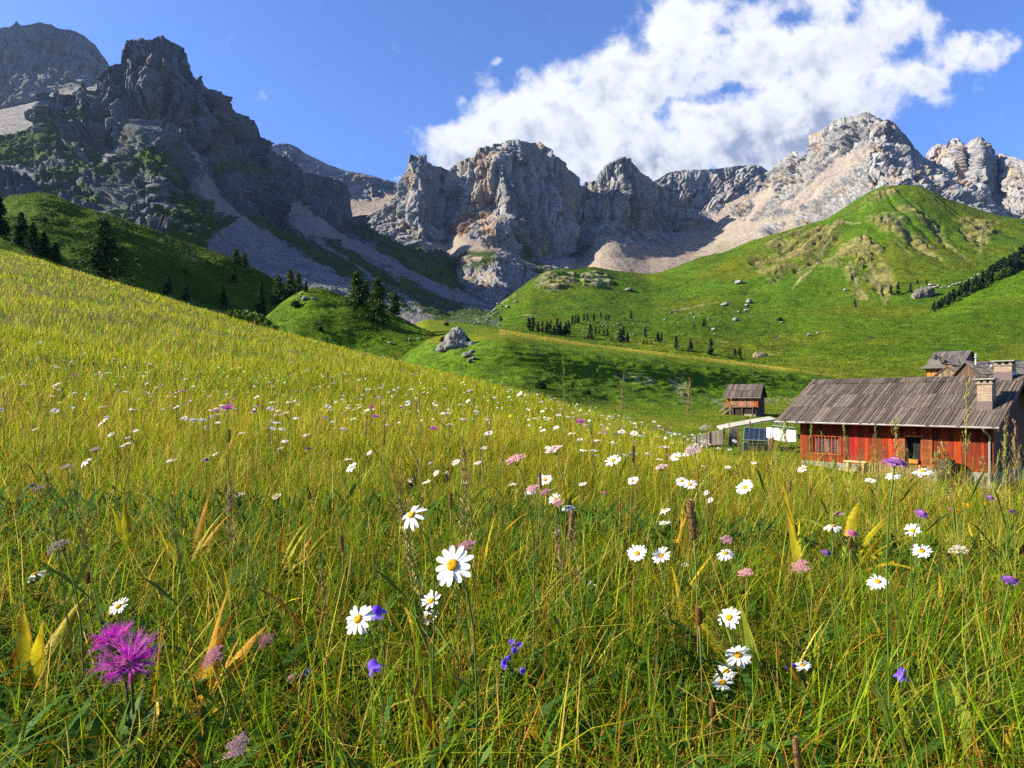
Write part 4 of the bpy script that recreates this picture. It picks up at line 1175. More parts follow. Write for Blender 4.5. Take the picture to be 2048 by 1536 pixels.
def leaf_arrays(L, W, fold, curl, twist, c0, c1, edge, seed, n=9, wave=0.0):
    """one broad pointed leaf growing along +Z, bending toward +X"""
    g = np.random.RandomState(seed)
    t = np.linspace(0, 1, n)
    wd = W * np.sin(np.pi * np.clip(t * .95 + .05, 0, 1)) ** 1.15 * (1 - .15 * t) * .5
    ang = curl * t ** 1.4
    x = np.cumsum(np.sin(ang)) * L / n
    z = np.cumsum(np.cos(ang)) * L / n
    V, C = [], []
    for i in range(n):
        nx, nz = math.cos(ang[i]), -math.sin(ang[i])
        tw = twist * t[i]
        for j, s_ in enumerate((-1, -.5, 0, .5, 1)):
            off = wd[i] * s_
            h = fold * abs(off) + wave * wd[i] * math.sin(t[i] * 14 + j) * abs(s_)
            V.append((x[i] + h * nx + off * math.sin(tw) * nx, off * math.cos(tw), z[i] + h * nz + off * math.sin(tw) * nz))
            m_ = np.clip(t[i] * .8 + .35 * abs(s_) + g.normal(0, .12), 0, 1)
            c = np.array(c0) * (1 - m_) + np.array(c1) * m_
            if abs(s_) == 1 and g.rand() < .45: c = np.array(edge)
            C.append(c * g.uniform(.88, 1.1))
    Fc = [(i * 5 + j, i * 5 + j + 1, i * 5 + 6 + j, i * 5 + 5 + j) for i in range(n - 1) for j in range(4)]
    return np.array(V), np.array(Fc), np.array(C)


def clump_mesh(name, leaves):
    V, Fc, C, n = [], [], [], 0
    for (L, W, fold, curl, tw, c0, c1, ed, seed, az, tilt, ox, oy) in leaves:
        v, f, c = leaf_arrays(L, W, fold, curl, tw, c0, c1, ed, seed, wave=.12)
        R_ = np.array(Matrix.Rotation(az, 3, 'Z') @ Matrix.Rotation(tilt, 3, 'Y'))
        v = v @ R_.T + np.array((ox, oy, -.01))
        V.append(v); Fc.append(f + n); C.append(c); n += len(v)
    return arr_mesh(name, np.concatenate(V), np.concatenate(Fc), LEAF, np.concatenate(C), True)


YEL = ((0.22, 0.28, 0.015), (0.60, 0.44, 0.015), (0.42, 0.14, 0.012))
ORA = ((0.42, 0.36, 0.018), (0.58, 0.24, 0.012), (0.26, 0.06, 0.012))
LGR = ((0.13, 0.24, 0.02), (0.30, 0.34, 0.03), (0.40, 0.28, 0.03))
GRE = ((0.06, 0.15, 0.018), (0.10, 0.20, 0.03), (0.12, 0.16, 0.03))
BRN = ((0.22, 0.07, 0.012), (0.32, 0.12, 0.018), (0.12, 0.03, 0.01))


def clump(u, v, hp, d, pal, nl, label, spread=.45, W=.028, curl=.5, seed=None, az0=None, group='broad-leaved plants in the grass', name='broad_leaved_plant'):
    """leaf clump whose top is seen at (u, v) and which is hp pixels tall, d metres away"""
    h = hp / F * d
    x = (u - 1024) / F * d
    top = (VH - v) / F * d
    gz = float(gz_m(u, d))
    base = max(gz, top - h * 1.3)
    L = max(h, top - gz) * 1.12
    z0 = gz
    sd = FR.randrange(9999) if seed is None else seed
    lv = []
    ab = FR.uniform(0, 6.28)
    for k in range(nl + 3):
        az = ab + FR.gauss(0, 1.0)
        p_ = pal if not isinstance(pal, list) else FR.choice(pal)
        W_k = W * (1.35 if d < 1.45 else 1.0)
        lv.append((L * (1.05 if k == 0 else FR.uniform(.5, 1.0)), W_k * FR.uniform(.55, 1.1), FR.uniform(.1, .45), curl * FR.uniform(.4, 2.2), FR.uniform(-.8, .8), p_[0], p_[1], p_[2], sd + k, az, FR.uniform(.05, spread), FR.uniform(-.012, .012), FR.uniform(-.012, .012)))
    o = mesh_obj(name, clump_mesh(name, lv), None, (x, d, z0))
    tag(o, label, 'leafy plant', group)
    return o


CLUMPS = [(45, 1215, 130, 1.25, YEL, 4, 'broad yellow leaves at the left edge of the picture', .35, .034, .5), (372, 1222, 125, 1.2, ORA, 4, 'upright pointed yellow-orange leaves left of the pink umbels', .35, .032, .35), (1525, 1190, 150, 1.35, [LGR, YEL], 5, 'tall folded yellow-green leaves beside the tilted daisy', .42, .034, .5),
          (1385, 1110, 75, 1.6, YEL, 4, 'bright yellow crinkled leaves in the grass right of centre', .5, .030, .6), (1985, 1405, 175, .98, [LGR, LGR, YEL], 8, 'big light green leaves in the bottom right corner', 0.6, .028, .8), (1300, 1492, 40, .95, ORA, 4, 'orange strap leaves lying at the bottom edge right of centre', 1.2, .026, .9), (110, 1430, 40, 1.05, ORA, 3, 'orange leaves lying flat at the lower left', 1.25, .026, .4),
          (1195, 1425, 60, 1.05, YEL, 1, 'single yellow leaf lying aslant low in the middle', 1.15, .030, .3), (300, 1420, 110, 1.0, [BRN, ORA], 3, 'rust-brown and orange leaves below the knapweed', .6, .026, .7), (1960, 1330, 130, 1.05, [BRN, ORA], 3, 'curled rust-brown leaves above the corner plant', .4, .030, .8), (1870, 1345, 110, 1.05, [YEL, LGR], 3, 'narrow yellow leaf standing left of the corner plant', .25, .026, .3),
          (1685, 965, 70, 2.6, YEL, 5, 'thin yellow leaves in the meadow before the cabin window', .5, .040, .7), (1740, 978, 60, 2.5, [YEL, LGR], 4, 'yellow-green leaves before the cabin bench', .6, .040, .8), (460, 1100, 60, 1.6, YEL, 3, 'yellow leaves in the grass left of the second daisy', .5, .026, .6), (640, 1125, 60, 1.55, BRN, 6, 'crumpled dead brown leaves left of the largest daisy', .8, .030, 1.3),
          (915, 1365, 110, 1.05, BRN, 2, 'dark rust-red leaf standing low in the middle', .3, .026, .5), (1015, 1440, 60, 1.0, ORA, 2, 'orange-yellow leaf lying low in the middle', 1.1, .026, .5), (1660, 1240, 80, 1.25, ORA, 3, 'small orange leaves in the lower right meadow', .5, .022, .6), (1600, 985, 55, 2.3, YEL, 4, 'yellow leaves among grass left of the cabin', .6, .034, .8), (1255, 1395, 70, 1.05, GRE, 2, 'pale green leaf lying low right of centre', 1.0, .030, .4),
          (250, 965, 60, 2.3, YEL, 4, 'yellow leaves in the left meadow, upper of two clumps', .5, .032, .5), (375, 1000, 70, 2.1, [YEL, ORA], 5, 'yellow-orange leaves in the left meadow, middle of three clumps', .5, .032, .5), (540, 1010, 70, 2.0, [YEL, ORA], 5, 'orange leaves in the mid meadow left of the second daisy', .5, .032, .5), (950, 1010, 60, 2.0, [ORA, YEL], 4, 'orange leaves above the largest daisy', .4, .030, .5),
          (180, 1395, 140, .98, GRE, 4, 'plain green lance leaves under the knapweed', .4, .034, .4), (600, 1480, 60, .95, GRE, 4, 'low green leaves at the bottom left of centre', .9, .030, .8), (1700, 1450, 60, .95, GRE, 5, 'low green leaves at the bottom right', .9, .028, .8), (1830, 1190, 60, 1.5, [YEL, LGR], 3, 'yellowish leaves right of the lone leaning daisy', .5, .024, .6)]
for k in range(22):
    u = FR.uniform(-10, 2060)
    d = FR.uniform(.82, 1.35)
    x = (u - 1024) / F * d
    pal = FR.choice([GRE, GRE, LGR, YEL, ORA, BRN])
    lv = [(FR.uniform(.10, .20), FR.uniform(.014, .034), FR.uniform(.1, .4), FR.uniform(.3, 1.3), FR.uniform(-.8, .8), pal[0], pal[1], pal[2], 1900 + k * 7 + j, FR.uniform(0, 6.28), FR.uniform(.1, .9), FR.uniform(-.02, .02), FR.uniform(-.02, .02)) for j in range(FR.randint(3, 7))]
    o = mesh_obj('broad_leaved_plant', clump_mesh('broad_leaved_plant', lv), None, (x, d, float(gz_m(u, d))))
    tag(o, 'low broad-leaved plant sunk in the grass along the bottom of the meadow', 'leafy plant', 'low leafy plants near the viewer')
for u, v, hp, d, pal, nl, lb, sp_, W_, cu in CLUMPS:
    clump(u, v, hp, d, pal, nl, lb, sp_, W_, cu)
for k in range(80):
    u = FR.uniform(-40, 2050)
    d = 1.5 * (9 / 1.5) ** FR.random()
    if u > 1500 and d > 5: d *= .5
    h = FR.uniform(.16, .30)
    x = (u - 1024) / F * d
    pal = FR.choice([YEL, YEL, ORA, LGR])
    lv = [(h * FR.uniform(.7, 1.1), FR.uniform(.010, .020), FR.uniform(.1, .4), FR.uniform(.3, 1.4), FR.uniform(-.8, .8), pal[0], pal[1], pal[2], 900 + k * 7 + j, FR.uniform(0, 6.28), FR.uniform(.05, .55), FR.uniform(-.02, .02), FR.uniform(-.02, .02)) for j in range(FR.randint(4, 8))]
    o = mesh_obj('broad_leaved_plant', clump_mesh('broad_leaved_plant', lv), None, (x, d, float(gz_m(u, d))))
    tag(o, 'yellowing narrow-leaved tuft scattered in the meadow', 'leafy plant', 'yellowing tufts in the meadow')

p1_, s1 = root_for(224, 1280, 78, .062)
p2_, s2 = root_for(258, 1328, 112, .084)
t = empty('knapweed', ground_at(p2_.x - .02, p2_.y + .05))
tag(t, 'magenta knapweed with two shaggy flower heads at the lower left', 'knapweed')
for p_, s_, k, n in ((p1_, s1, 0, (-.25, -.2, .95)), (p2_, s2, 1, (.15, -.45, .85))):
    fm = Matrix.Translation(p_ - Vector(t.location)) @ frame(n) @ Matrix.Scale(s_ * .52, 4)
    o = mesh_obj('flower_head', KN[k], t); o.matrix_local = fm
    b_o = mesh_obj('involucre', KNB, o)
    stem_to(t, p_ - Vector(n).normalized() * s_ * .3, n, .0021, (0.07, 0.10, 0.03), leaves=0)
lv = []
for k in range(7):
    lv.append((FR.uniform(.05, .085), .016, .4, .7, FR.uniform(-.4, .4), (0.05, 0.10, 0.02), (0.12, 0.17, 0.05), GRE[1], 400 + k, k * .95, FR.uniform(.35, .9), 0, 0))
o = mesh_obj('leaf', clump_mesh('leaf', lv), t)
o.location = (0, 0, max(0.02, (p2_.z - t.location.z) * .55))
lv = [(FR.uniform(.09, .15), .028, .4, .5, FR.uniform(-.4, .4), (0.04, 0.10, 0.014), GRE[0], GRE[2], 430 + k, k * 1.4, FR.uniform(.2, .7), 0, 0) for k in range(5)]
mesh_obj('leaf', clump_mesh('leaf', lv), t)


# small magenta, lilac and pink heads: one head and a stem each
def head_flower(u, v, w, mesh, n, name, label, cat, group, size, base=1.0, r=.0013, tint=(0.11, 0.17, 0.03), part='flower_head'):
    p, s = root_for(u, v, w, size)
    t = empty(name, ground_at(p.x + FR.uniform(-.04, .04), p.y + FR.uniform(0, .05)))
    tag(t, label, cat, group)
    o = mesh_obj(part, mesh, t)
    o.matrix_local = Matrix.Translation(p - Vector(t.location)) @ frame(n) @ Matrix.Scale(s * base, 4)
    stem_to(t, p, n, r, tint, leaves=2)
    return t


def dome_mesh(seed, tint, tint2, n=110, ruff=12):
    g = random.Random(seed)
    m = MB()
    for k in range(n):
        q = math.sqrt((k + .5) / n); a = k * 2.4
        blob(m, (.34 * q * math.cos(a), .34 * q * math.sin(a), .20 * (1 - q * q)), .055, g, tint2 if q < .5 else tint)
    petal_ring(m, ruff, .26, .52, .18, seed, droop=.3, miss=0, tint=tint, lenvar=.2)
    petal_ring(m, ruff, .20, .44, .15, seed + 1, droop=.1, miss=0, tint=tint, cup=.3, lenvar=.2)
    m.lathe([(.3, -.01), (.15, -.12), (.03, -.16)], 8, tint=(0.10, 0.15, 0.03))
    return m.mesh('flower_head', PETAL)


DOME = [dome_mesh(1, (0.40, 0.16, 0.50), (0.55, 0.24, 0.45)), dome_mesh(2, (0.68, 0.20, 0.34), (0.60, 0.15, 0.30)), dome_mesh(3, (0.24, 0.09, 0.42), (0.34, 0.12, 0.42))]
UPN, TIL = (.05, -.2, .97), (.1, -.5, .8)
for u, v, w, me, n, lb, sz in [(1790, 924, 44, DOME[0], UPN, 'flat lilac scabious on a tall stem before the cabin fence', .034), (1843, 1027, 26, DOME[0], TIL, 'purple scabious above a daisy at the right', .03), (1705, 1066, 22, DOME[1], TIL, 'round rose-pink scabious right of the small daisy', .028), (2020, 1160, 34, DOME[2], UPN, 'violet scabious at the right edge', .03),
                               (1980, 995, 16, DOME[0], TIL, 'small lilac scabious near the right edge', .028), (2025, 1023, 14, DOME[0], UPN, 'small lilac scabious at the very right edge', .028), (412, 919, 14, DOME[0], UPN, 'lilac scabious in the left meadow', .03), (1653, 1105, 18, DOME[2], TIL, 'violet and pink small flower beside the dusky umbel', .028),
                               (65, 971, 14, DOME[0], UPN, 'lilac flower next to the pink umbels at the left edge', .03), (617, 897, 12, DOME[2], UPN, 'violet flower in the mid meadow', .03), (508, 823, 12, DOME[0], UPN, 'lilac flower right of the brightest far knapweed', .03), (1210, 985, 12, DOME[1], UPN, 'small pink-purple clover head right of the paired daisies', .022), (1900, 1018, 10, DOME[1], UPN, 'faint pink flower near the right edge', .028)]:
    head_flower(u, v, w, me, n, 'scabious', lb, 'scabious', 'scabious flowers', sz)
for u, v, w, lb in [(455, 818, 22, 'brightest magenta knapweed far in the left meadow'), (867, 858, 16, 'magenta knapweed in the centre of the meadow'), (1160, 845, 20, 'magenta knapweed left of the pale board fence'), (750, 834, 14, 'small magenta knapweed left of the central one'), (742, 815, 12, 'smaller magenta knapweed just above its neighbour'), (1386, 969, 15, 'magenta knapweed peeping out behind a pair of daisies'), (148, 752, 9, 'far lilac knapweed high in the left meadow'), (365, 783, 9, 'far magenta knapweed left of the brightest'), (432, 823, 10, 'small magenta knapweed touching the left of the brightest')]:
    head_flower(u, v, w, KN[u % 2], UPN, 'knapweed', lb, 'knapweed', 'small knapweeds', .04, .52)
m = MB()
bell = [(.05, 0), (.20, -.05), (.30, -.22), (.33, -.45), (.42, -.62), (.50, -.68)]
nv = 20
for i, (r_, z_) in enumerate(bell):
    for k in range(nv):
        a = 2 * math.pi * k / nv
        lob = 1 + (.16 * math.cos(5 * a) if i > 3 else 0) * (i - 3) * .6
        m.v.append((r_ * lob * math.cos(a), r_ * lob * math.sin(a), z_ - (.06 * math.cos(5 * a) * (i - 3) if i > 3 else 0)))
        m.c.append((0.17, 0.07, 0.66) if i < 4 else (0.24, 0.12, 0.78))
for i in range(len(bell) - 1):
    for k in range(nv):
        m.f.append((i * nv + k, i * nv + (k + 1) % nv, (i + 1) * nv + (k + 1) % nv, (i + 1) * nv + k))
m.tube([(0, 0, -.1), (0, 0, -.55)], .05, 6, tint=(0.30, 0.24, 0.55))
BELL = m.mesh('bell', PETAL, True)
for u, v, w, n, lb in [(621, 1335, 26, (.1, .85, .5), 'round violet bellflower facing the viewer at the lower left of centre'), (740, 1321, 34, (-.6, .35, .7), 'violet bellflower hanging sideways below the twin-petalled daisy'), (749, 1213, 30, (-.4, -.3, .85), 'violet bellflower behind a white daisy'), (1590, 1328, 24, (.5, -.2, .8), 'dark violet bellflower beside a pale daisy'), (1806, 1337, 28, (.0, -.2, .95), 'dark violet hanging bellflower in the lower right meadow')]:
    head_flower(u, v, w, BELL, n, 'bellflower', lb, 'bellflower', 'violet bellflowers', .026, 1.0, .0009, part='bell')
t = empty('bellflower', (0, 0, 0))
pq, sq = root_for(1022, 1300, 60, .05)
t.location = ground_at(pq.x - .01, pq.y + .03)
tag(t, 'violet flower spike with several florets low in the middle', 'flower spike')
for k in range(7):
    o = mesh_obj('bell', BELL, t)
    pp = pq + Vector((FR.uniform(-.022, .022), FR.uniform(-.012, .012), -.035 + k * .009))
    o.matrix_local = Matrix.Translation(pp - Vector(t.location)) @ frame((FR.uniform(-1, 1), FR.uniform(-1, .2), .5)) @ Matrix.Scale(.011, 4)
stem_to(t, pq + Vector((0, 0, .03)), (0, 0, 1), .0012)


# timothy spikes and other brown seed heads
def spike_mesh(seed, asp, tint, tint2):
    g = random.Random(seed)
    m = MB()
    m.lathe([(.25 / asp, -.5), (.42 / asp, -.44), (.46 / asp, 0), (.42 / asp, .4), (.2 / asp, .5)], 10, tint=tint)
    for k in range(420):
        z = g.uniform(-.5, .5); a = g.uniform(0, 6.28)
        r_ = .46 / asp * (1 - max(0, abs(z) - .36) * 3)
        c = Vector((r_ * math.cos(a), r_ * math.sin(a), z))
        o_ = Vector((math.cos(a), math.sin(a), .45))
        sd = Vector((-math.sin(a), math.cos(a), 0)) * .07 / asp * 1.6
        t_ = tuple(x + (y - x) * g.random() for x, y in zip(tint, tint2))
        m.add([c - sd, c + sd, c + o_ * .20 / asp * g.uniform(.8, 1.4) + Vector((0, 0, .02))], [(0, 1, 2)], t_)
    return m.mesh('seed_head', STEM)


SPK = [spike_mesh(1, 4.5, (0.22, 0.13, 0.05), (0.46, 0.32, 0.15)), spike_mesh(2, 5.5, (0.26, 0.14, 0.07), (0.52, 0.34, 0.20)), spike_mesh(3, 2.4, (0.20, 0.10, 0.03), (0.44, 0.27, 0.09))]
for u, v, hp, d, k, lb in [(1383, 1040, 78, 1.35, 0, 'thick brown timothy spike right of the paired daisies'), (1143, 1050, 62, 1.5, 1, 'pinkish brown timothy spike on a tall straight stem in the centre'), (1593, 1507, 62, .86, 0, 'thick brown timothy spike cut by the bottom edge'), (1080, 960, 34, 2.2, 1, 'slim brown spike in front of the two-part umbel'), (1266, 908, 34, 2.4, 0, 'slim brown spike right of the large centred daisy'),
                           (683, 1086, 34, 1.7, 0, 'brown timothy spike left of the largest daisy'), (901, 1002, 34, 1.9, 0, 'brown timothy spike above the largest daisy'), (1397, 1232, 34, 1.15, 2, 'fat brown seed head left of the tilted daisy'), (1424, 1418, 30, 1.05, 2, 'brown oval seed head under the three crowded daisies'), (176, 1155, 24, 1.4, 2, 'round brown dead flower head in the left meadow'),
                           (458, 872, 26, 2.2, 0, 'green-brown bud spike in the middle of the left meadow'), (1580, 973, 26, 2.4, 1, 'slim brown spike left of the cabin meadow'), (1545, 885, 24, 3.4, 1, 'slim brown spike against the glazed frame'), (1700, 1085, 24, 1.8, 2, 'small brown seed head under the rose-pink scabious'), (1240, 1015, 20, 2.0, 1, 'tiny brown spike in the middle right grass'), (768, 880, 22, 2.6, 1, 'tiny brown spike in the mid meadow')]:
    p = at(u, v, d)
    FLOWERS.append((u, v, hp * .3, d))
    t = empty('timothy_grass', ground_at(p.x + FR.uniform(-.03, .03), d + FR.uniform(0, .05)))
    tag(t, lb, 'seed head', 'brown grass spikes')
    s_ = hp / F * d
    n = (FR.uniform(-.12, .12), FR.uniform(-.1, .1), 1)
    o = mesh_obj('seed_head', SPK[k], t)
    o.matrix_local = Matrix.Translation(p - Vector(t.location)) @ frame(n) @ Matrix.Scale(s_, 4)
    stem_to(t, p - Vector(n).normalized() * s_ * .5, n, .0014, (0.24, 0.19, 0.06))


# loose grass panicles standing up against the cabin and the bank
def panicle_mesh(seed, tint):
    g = random.Random(seed)
    m = MB()
    pts = [(.05 * q * q * .6, 0, q) for q in np.linspace(0, 1, 8)]
    m.tube(pts, [.0042, .004, .0036, .0032, .0028, .0022, .0016, .001], 5, tint=(0.25, 0.24, 0.06))
    for k in range(46):
        q = g.uniform(.66, 1.0)
        a = g.uniform(0, 6.28)
        L = .11 * (1.12 - q) ** .6 * g.uniform(.4, 1.1)
        b = Vector((.03 * q * q, 0, q))
        e = b + Vector((L * math.cos(a) * .6, L * math.sin(a) * .6, L * .9))
        m.tube([b, e], .0008, 3, tint=tint)
        for j in range(3):
            c = b.lerp(e, .4 + .3 * j)
            dv = Vector((g.uniform(-1, 1) * .4, g.uniform(-1, 1) * .4, 1)) * .016
            sd = Vector((math.cos(a + 1.5), math.sin(a + 1.5), 0)) * .0042
            m.add([c, c + dv * .5 + sd, c + dv, c + dv * .5 - sd], [(0, 1, 2, 3)], tuple(x * g.uniform(.7, 1.25) for x in tint))
    for k in range(2):
        z_ = g.uniform(.15, .5); a = g.uniform(0, 6.28)
        b = Vector((0, 0, z_)); e = b + Vector((.16 * math.cos(a), .16 * math.sin(a), .22))
        sd = Vector((-math.sin(a), math.cos(a), 0)) * .006
        m.add([b - sd, b + sd, b.lerp(e, .6) + sd + Vector((0, 0, .03)), e, b.lerp(e, .6) - sd + Vector((0, 0, .03))], [(0, 1, 2, 3, 4)], (0.16, 0.21, 0.03))
    return m.mesh('grass_panicle', STEM)


PAN = [panicle_mesh(k, t_) for k, t_ in enumerate([(0.36, 0.30, 0.10), (0.28, 0.20, 0.09), (0.22, 0.25, 0.05), (0.30, 0.17, 0.10)])]
PLIST = [(1902, 770, 2.6, 'tall thick grass panicle standing before the cabin roof'), (1995, 830, 3.0, 'tall grass panicle crossing the right end of the cabin'), (2012, 870, 2.6, 'grass panicle before the dark gable of the cabin'), (2036, 850, 2.4, 'tallest grass panicle at the right edge'), (1960, 905, 3.0, 'grass panicle before the cabin downpipe'), (1715, 845, 4.0, 'slender grass stem before the cabin eave'), (1625, 850, 4.2, 'slender grass stem before the left end of the cabin eave'), (1700, 900, 4.0, 'leaning grass stem before the red boards'),
         (1440, 800, 4.5, 'thin grass stem left of the shed'), (1245, 745, 4.2, 'straw panicle against the dark bank, left one'), (1140, 715, 4.6, 'thin reddish grass stem rising against the bank'), (1360, 760, 4.6, 'straw panicle against the dark bank, right one'), (865, 790, 3.2, 'reddish panicle standing up in the middle of the meadow'), (1760, 905, 3.8, 'drooping grass stem left of the shutters'), (1880, 900, 3.4, 'grass stem right of the shutters')]
for k, (u, v, d, lb) in enumerate(PLIST):
    p = at(u, v, d)
    b = ground_at(p.x + FR.uniform(-.05, .05), d)
    o = mesh_obj('grass_panicle', PAN[k % 4], None, b)
    h = max(.25, p.z - b.z)
    o.scale = (min(h, .7) * .65, min(h, .7) * .65, h)
    o.rotation_euler = (FR.uniform(-.05, .05), FR.uniform(-.10, .10), FR.uniform(0, 6.28))
    tag(o, lb, 'grass stem', 'tall grass stems')
for k in range(90):
    right = k < 34
    u = FR.uniform(1500, 2060) if right else FR.uniform(-60, 1500)
    d = FR.uniform(2.2, 9.5) if right else 1.2 * (9 / 1.2) ** FR.random()
    x = (u - 1024) / F * d
    o = mesh_obj('grass_panicle', PAN[k % 4], None, ground_at(x, d))
    h = FR.uniform(.38, .62) * (1.15 if right else .85)
    o.scale = (h, h, h)
    o.rotation_euler = (FR.uniform(-.2, .2), FR.uniform(-.2, .2), FR.uniform(0, 6.28))
    tag(o, 'loose straw-coloured grass panicle rising out of the meadow', 'grass stem', 'straw panicles in the meadow')

# yellow hawkweeds at the right
m = MB()
petal_ring(m, 14, .05, .5, .16, 3, droop=.1, miss=0, tint=(0.80, 0.45, 0.01)); petal_ring(m, 10, .02, .34, .14, 4, droop=-.1, miss=0, tint=(0.80, 0.40, 0.01), cup=.4)
HAWK = m.mesh('flower_head', PETAL)
for u, v, w, lb in [(1932, 1010, 14, 'yellow hawkweed, larger of two at the right edge'), (1915, 1022, 12, 'yellow hawkweed, lower of two at the right edge'), (1972, 1008, 10, 'small yellow hawkweed nearest the right edge'), (1350, 1082, 12, 'orange-yellow hawkweed left of the thick timothy spike'), (1362, 1084, 10, 'second orange-yellow hawkweed left of the thick timothy spike'), (1785, 1125, 9, 'orange bud right of the dusky umbel')]:
    head_flower(u, v, w, HAWK, TIL, 'hawkweed', lb, 'hawkweed', 'yellow hawkweeds', .024)

# blossoms beyond counting further up the slope
N = 5600
u, d = scatter(N, 5.5, 95, -0.8, u1=1420)
keep = patch_n(u, d, 7.0, 2.0) + RNG.uniform(-.45, .35, N) > -0.05
u, d = u[keep], d[keep]
N = len(u)
x = (u - 1024) / F * d
z = gz_m(u, d) + RNG.uniform(.24, .40, N)
r = np.maximum(.014, d * .00055) * RNG.uniform(.6, 1.25, N)
c = np.stack([x, d, z], -1)
k = 6
a = np.linspace(0, 2 * np.pi, k + 1)[:-1]
tx, ty = RNG.normal(0, .3, N), RNG.normal(-.25, .3, N)
V = []
for t_ in a:
    dx, dy = np.cos(t_) * r, np.sin(t_) * r
    V.append(c + np.stack([dx, dy, -tx * dx - ty * dy + .15 * r], -1))
V.append(c)
V = np.stack(V, 1).reshape(-1, 3)
b = (np.arange(N) * (k + 1))[:, None]
Fc = np.concatenate([b + np.array((j, (j + 1) % k, k)) for j in range(k)])
q = RNG.rand(N)
cc = np.where((q < .62)[:, None], np.array((0.84, 0.84, 0.78)), np.where((q < .82)[:, None], np.array((0.70, 0.34, 0.42)), np.where((q < .90)[:, None], np.array((0.42, 0.10, 0.48)), np.array((0.74, 0.52, 0.02)))))
me = arr_mesh('blossoms', V, Fc, PETAL, np.repeat(cc, k + 1, 0))
tag(mesh_obj('blossoms', me), 'countless white, pink and yellow specks of blossom up the slope', 'blossoms', kind='stuff')
gb = Bag()
def sow(N, d0, d1, p, h0, h1, w0, nseg, dead, bend=0.5, **kw):
    u, d = scatter(N, d0, d1, p, **kw)
    pt = patch_n(u, d, 1.4, 21.0)
    h = RNG.uniform(h0, h1, N) * (1 + 0.55 * pt)
    w = np.maximum(w0 * RNG.uniform(0.6, 1.3, N), d * 0.00085)
    az = RNG.uniform(0, 2 * math.pi, N)
    ln_, bd_ = RNG.uniform(0, 0.45, N), RNG.uniform(0, 1, N) ** 1.5 * bend * 2
    if d0 < 5:       # keep the grass from growing right in front of the flowers, or tall on their sunny side
        x = (u - 1024) / F * d
        z = gz_m(u, d)
        keep = np.ones(N, dtype=bool)
        for q in (.35, .6, .8, .95):
            off = h * (ln_ * q + bd_ * q ** 2.2)
            X, Y, Z = x + np.cos(az) * off, d + np.sin(az) * off, z + h * q * .97
            pu, pv = 1024 + F * X / Y, VH - F * Z / Y
            for fu, fv, fr, fd in FLOWERS:
                bad = (Y < fd + .01) & (np.abs(pu - fu) < fr * .9) & (np.abs(pv - fv) < fr * .8)
                fx, fz = (fu - 1024) / F * fd, (VH - fv) / F * fd
                bad |= (X < fx) & (X > fx - .16) & (np.abs(Y - fd + .02) < .022) & (Z > fz - .01 + (fx - X) * .45)
                keep &= ~bad
        u, d, h, w, az, ln_, bd_ = u[keep], d[keep], h[keep], w[keep], az[keep], ln_[keep], bd_[keep]
        N = len(u)
    gb.add(*blades(u, d, h, w, ln_, bd_, az, grass_cols(u, d, N, dead), nseg))

sow(24000, 0.62, 2.2, 0.6, 0.10, 0.27, 0.0030, 4, 0.15, 0.6)       # fine green sward by the lens
sow(9000, 0.72, 2.4, 0.6, 0.20, 0.34, 0.0036, 5, 0.15, 0.6)
sow(1500, 0.72, 2.2, 0.6, 0.10, 0.26, 0.0026, 5, 0.95, 1.5)       # straw and red-brown dead stalks
sow(2600, 0.75, 2.6, 0.6, 0.12, 0.28, 0.0075, 6, 0.10, 0.9)          # broad blades
sow(66000, 2.0, 6.0, 0.3, 0.10, 0.24, 0.0034, 3, 0.15)
sow(15000, 2.0, 7.0, 0.3, 0.18, 0.33, 0.0040, 4, 0.20)
sow(11000, 2.0, 7.0, 0.3, 0.09, 0.22, 0.010, 4, 0.22, 1.0)
sow(3600, 2.0, 8.0, 0.3, 0.16, 0.36, 0.0022, 4, 0.95, 0.9)
sow(95000, 5.5, 18, -0.2, 0.12, 0.27, 0.005, 3, 0.18)
sow(12000, 6.0, 18, -0.2, 0.22, 0.40, 0.004, 3, 0.3)
sow(90000, 16, 110, -0.7, 0.22, 0.42, 0.006, 2, 0.22, u1=1750)
sow(9000, 4.5, 16, 0.0, 0.30, 0.60, 0.0042, 4, 0.3, u0=1500, u1=2500)     # taller grass at the brow in front of the cabin
for a_, b_ in ((-1250, -330), (2380, 3500)):      # the meadow carries on either side
    sow(9000, 0.62, 2.4, 0.6, 0.12, 0.30, 0.0034, 4, 0.13, 0.6, u0=a_, u1=b_)
    sow(14000, 2.2, 8, 0.3, 0.12, 0.30, 0.005, 3, 0.16, 0.6, u0=a_, u1=b_)
    sow(9000, 7.5, 24, 0.0, 0.14, 0.32, 0.006, 3, 0.16, 0.6, u0=a_, u1=b_)
# small crossing leaves low in the sward (clover, lady's mantle)
N = 9000
u, d = scatter(N, 0.75, 3.2, 0.6)
gb.add(*blades(u, d, RNG.uniform(0.05, 0.10, N), RNG.uniform(0.010, 0.022, N), RNG.uniform(0.5, 1.3, N), RNG.uniform(0.1, 0.6, N), RNG.uniform(0, 6.28, N),
               np.array((0.045, 0.105, 0.014)) * RNG.uniform(0.7, 1.5, (N, 1)), 3, z0=gz_m(u, d) + RNG.uniform(0.0, 0.14, N)))
go = mesh_obj('grass', gb.mesh('grass', BLADE))
tag(go, 'tall green and straw-coloured meadow grass covering the whole slope', 'grass', kind='stuff')

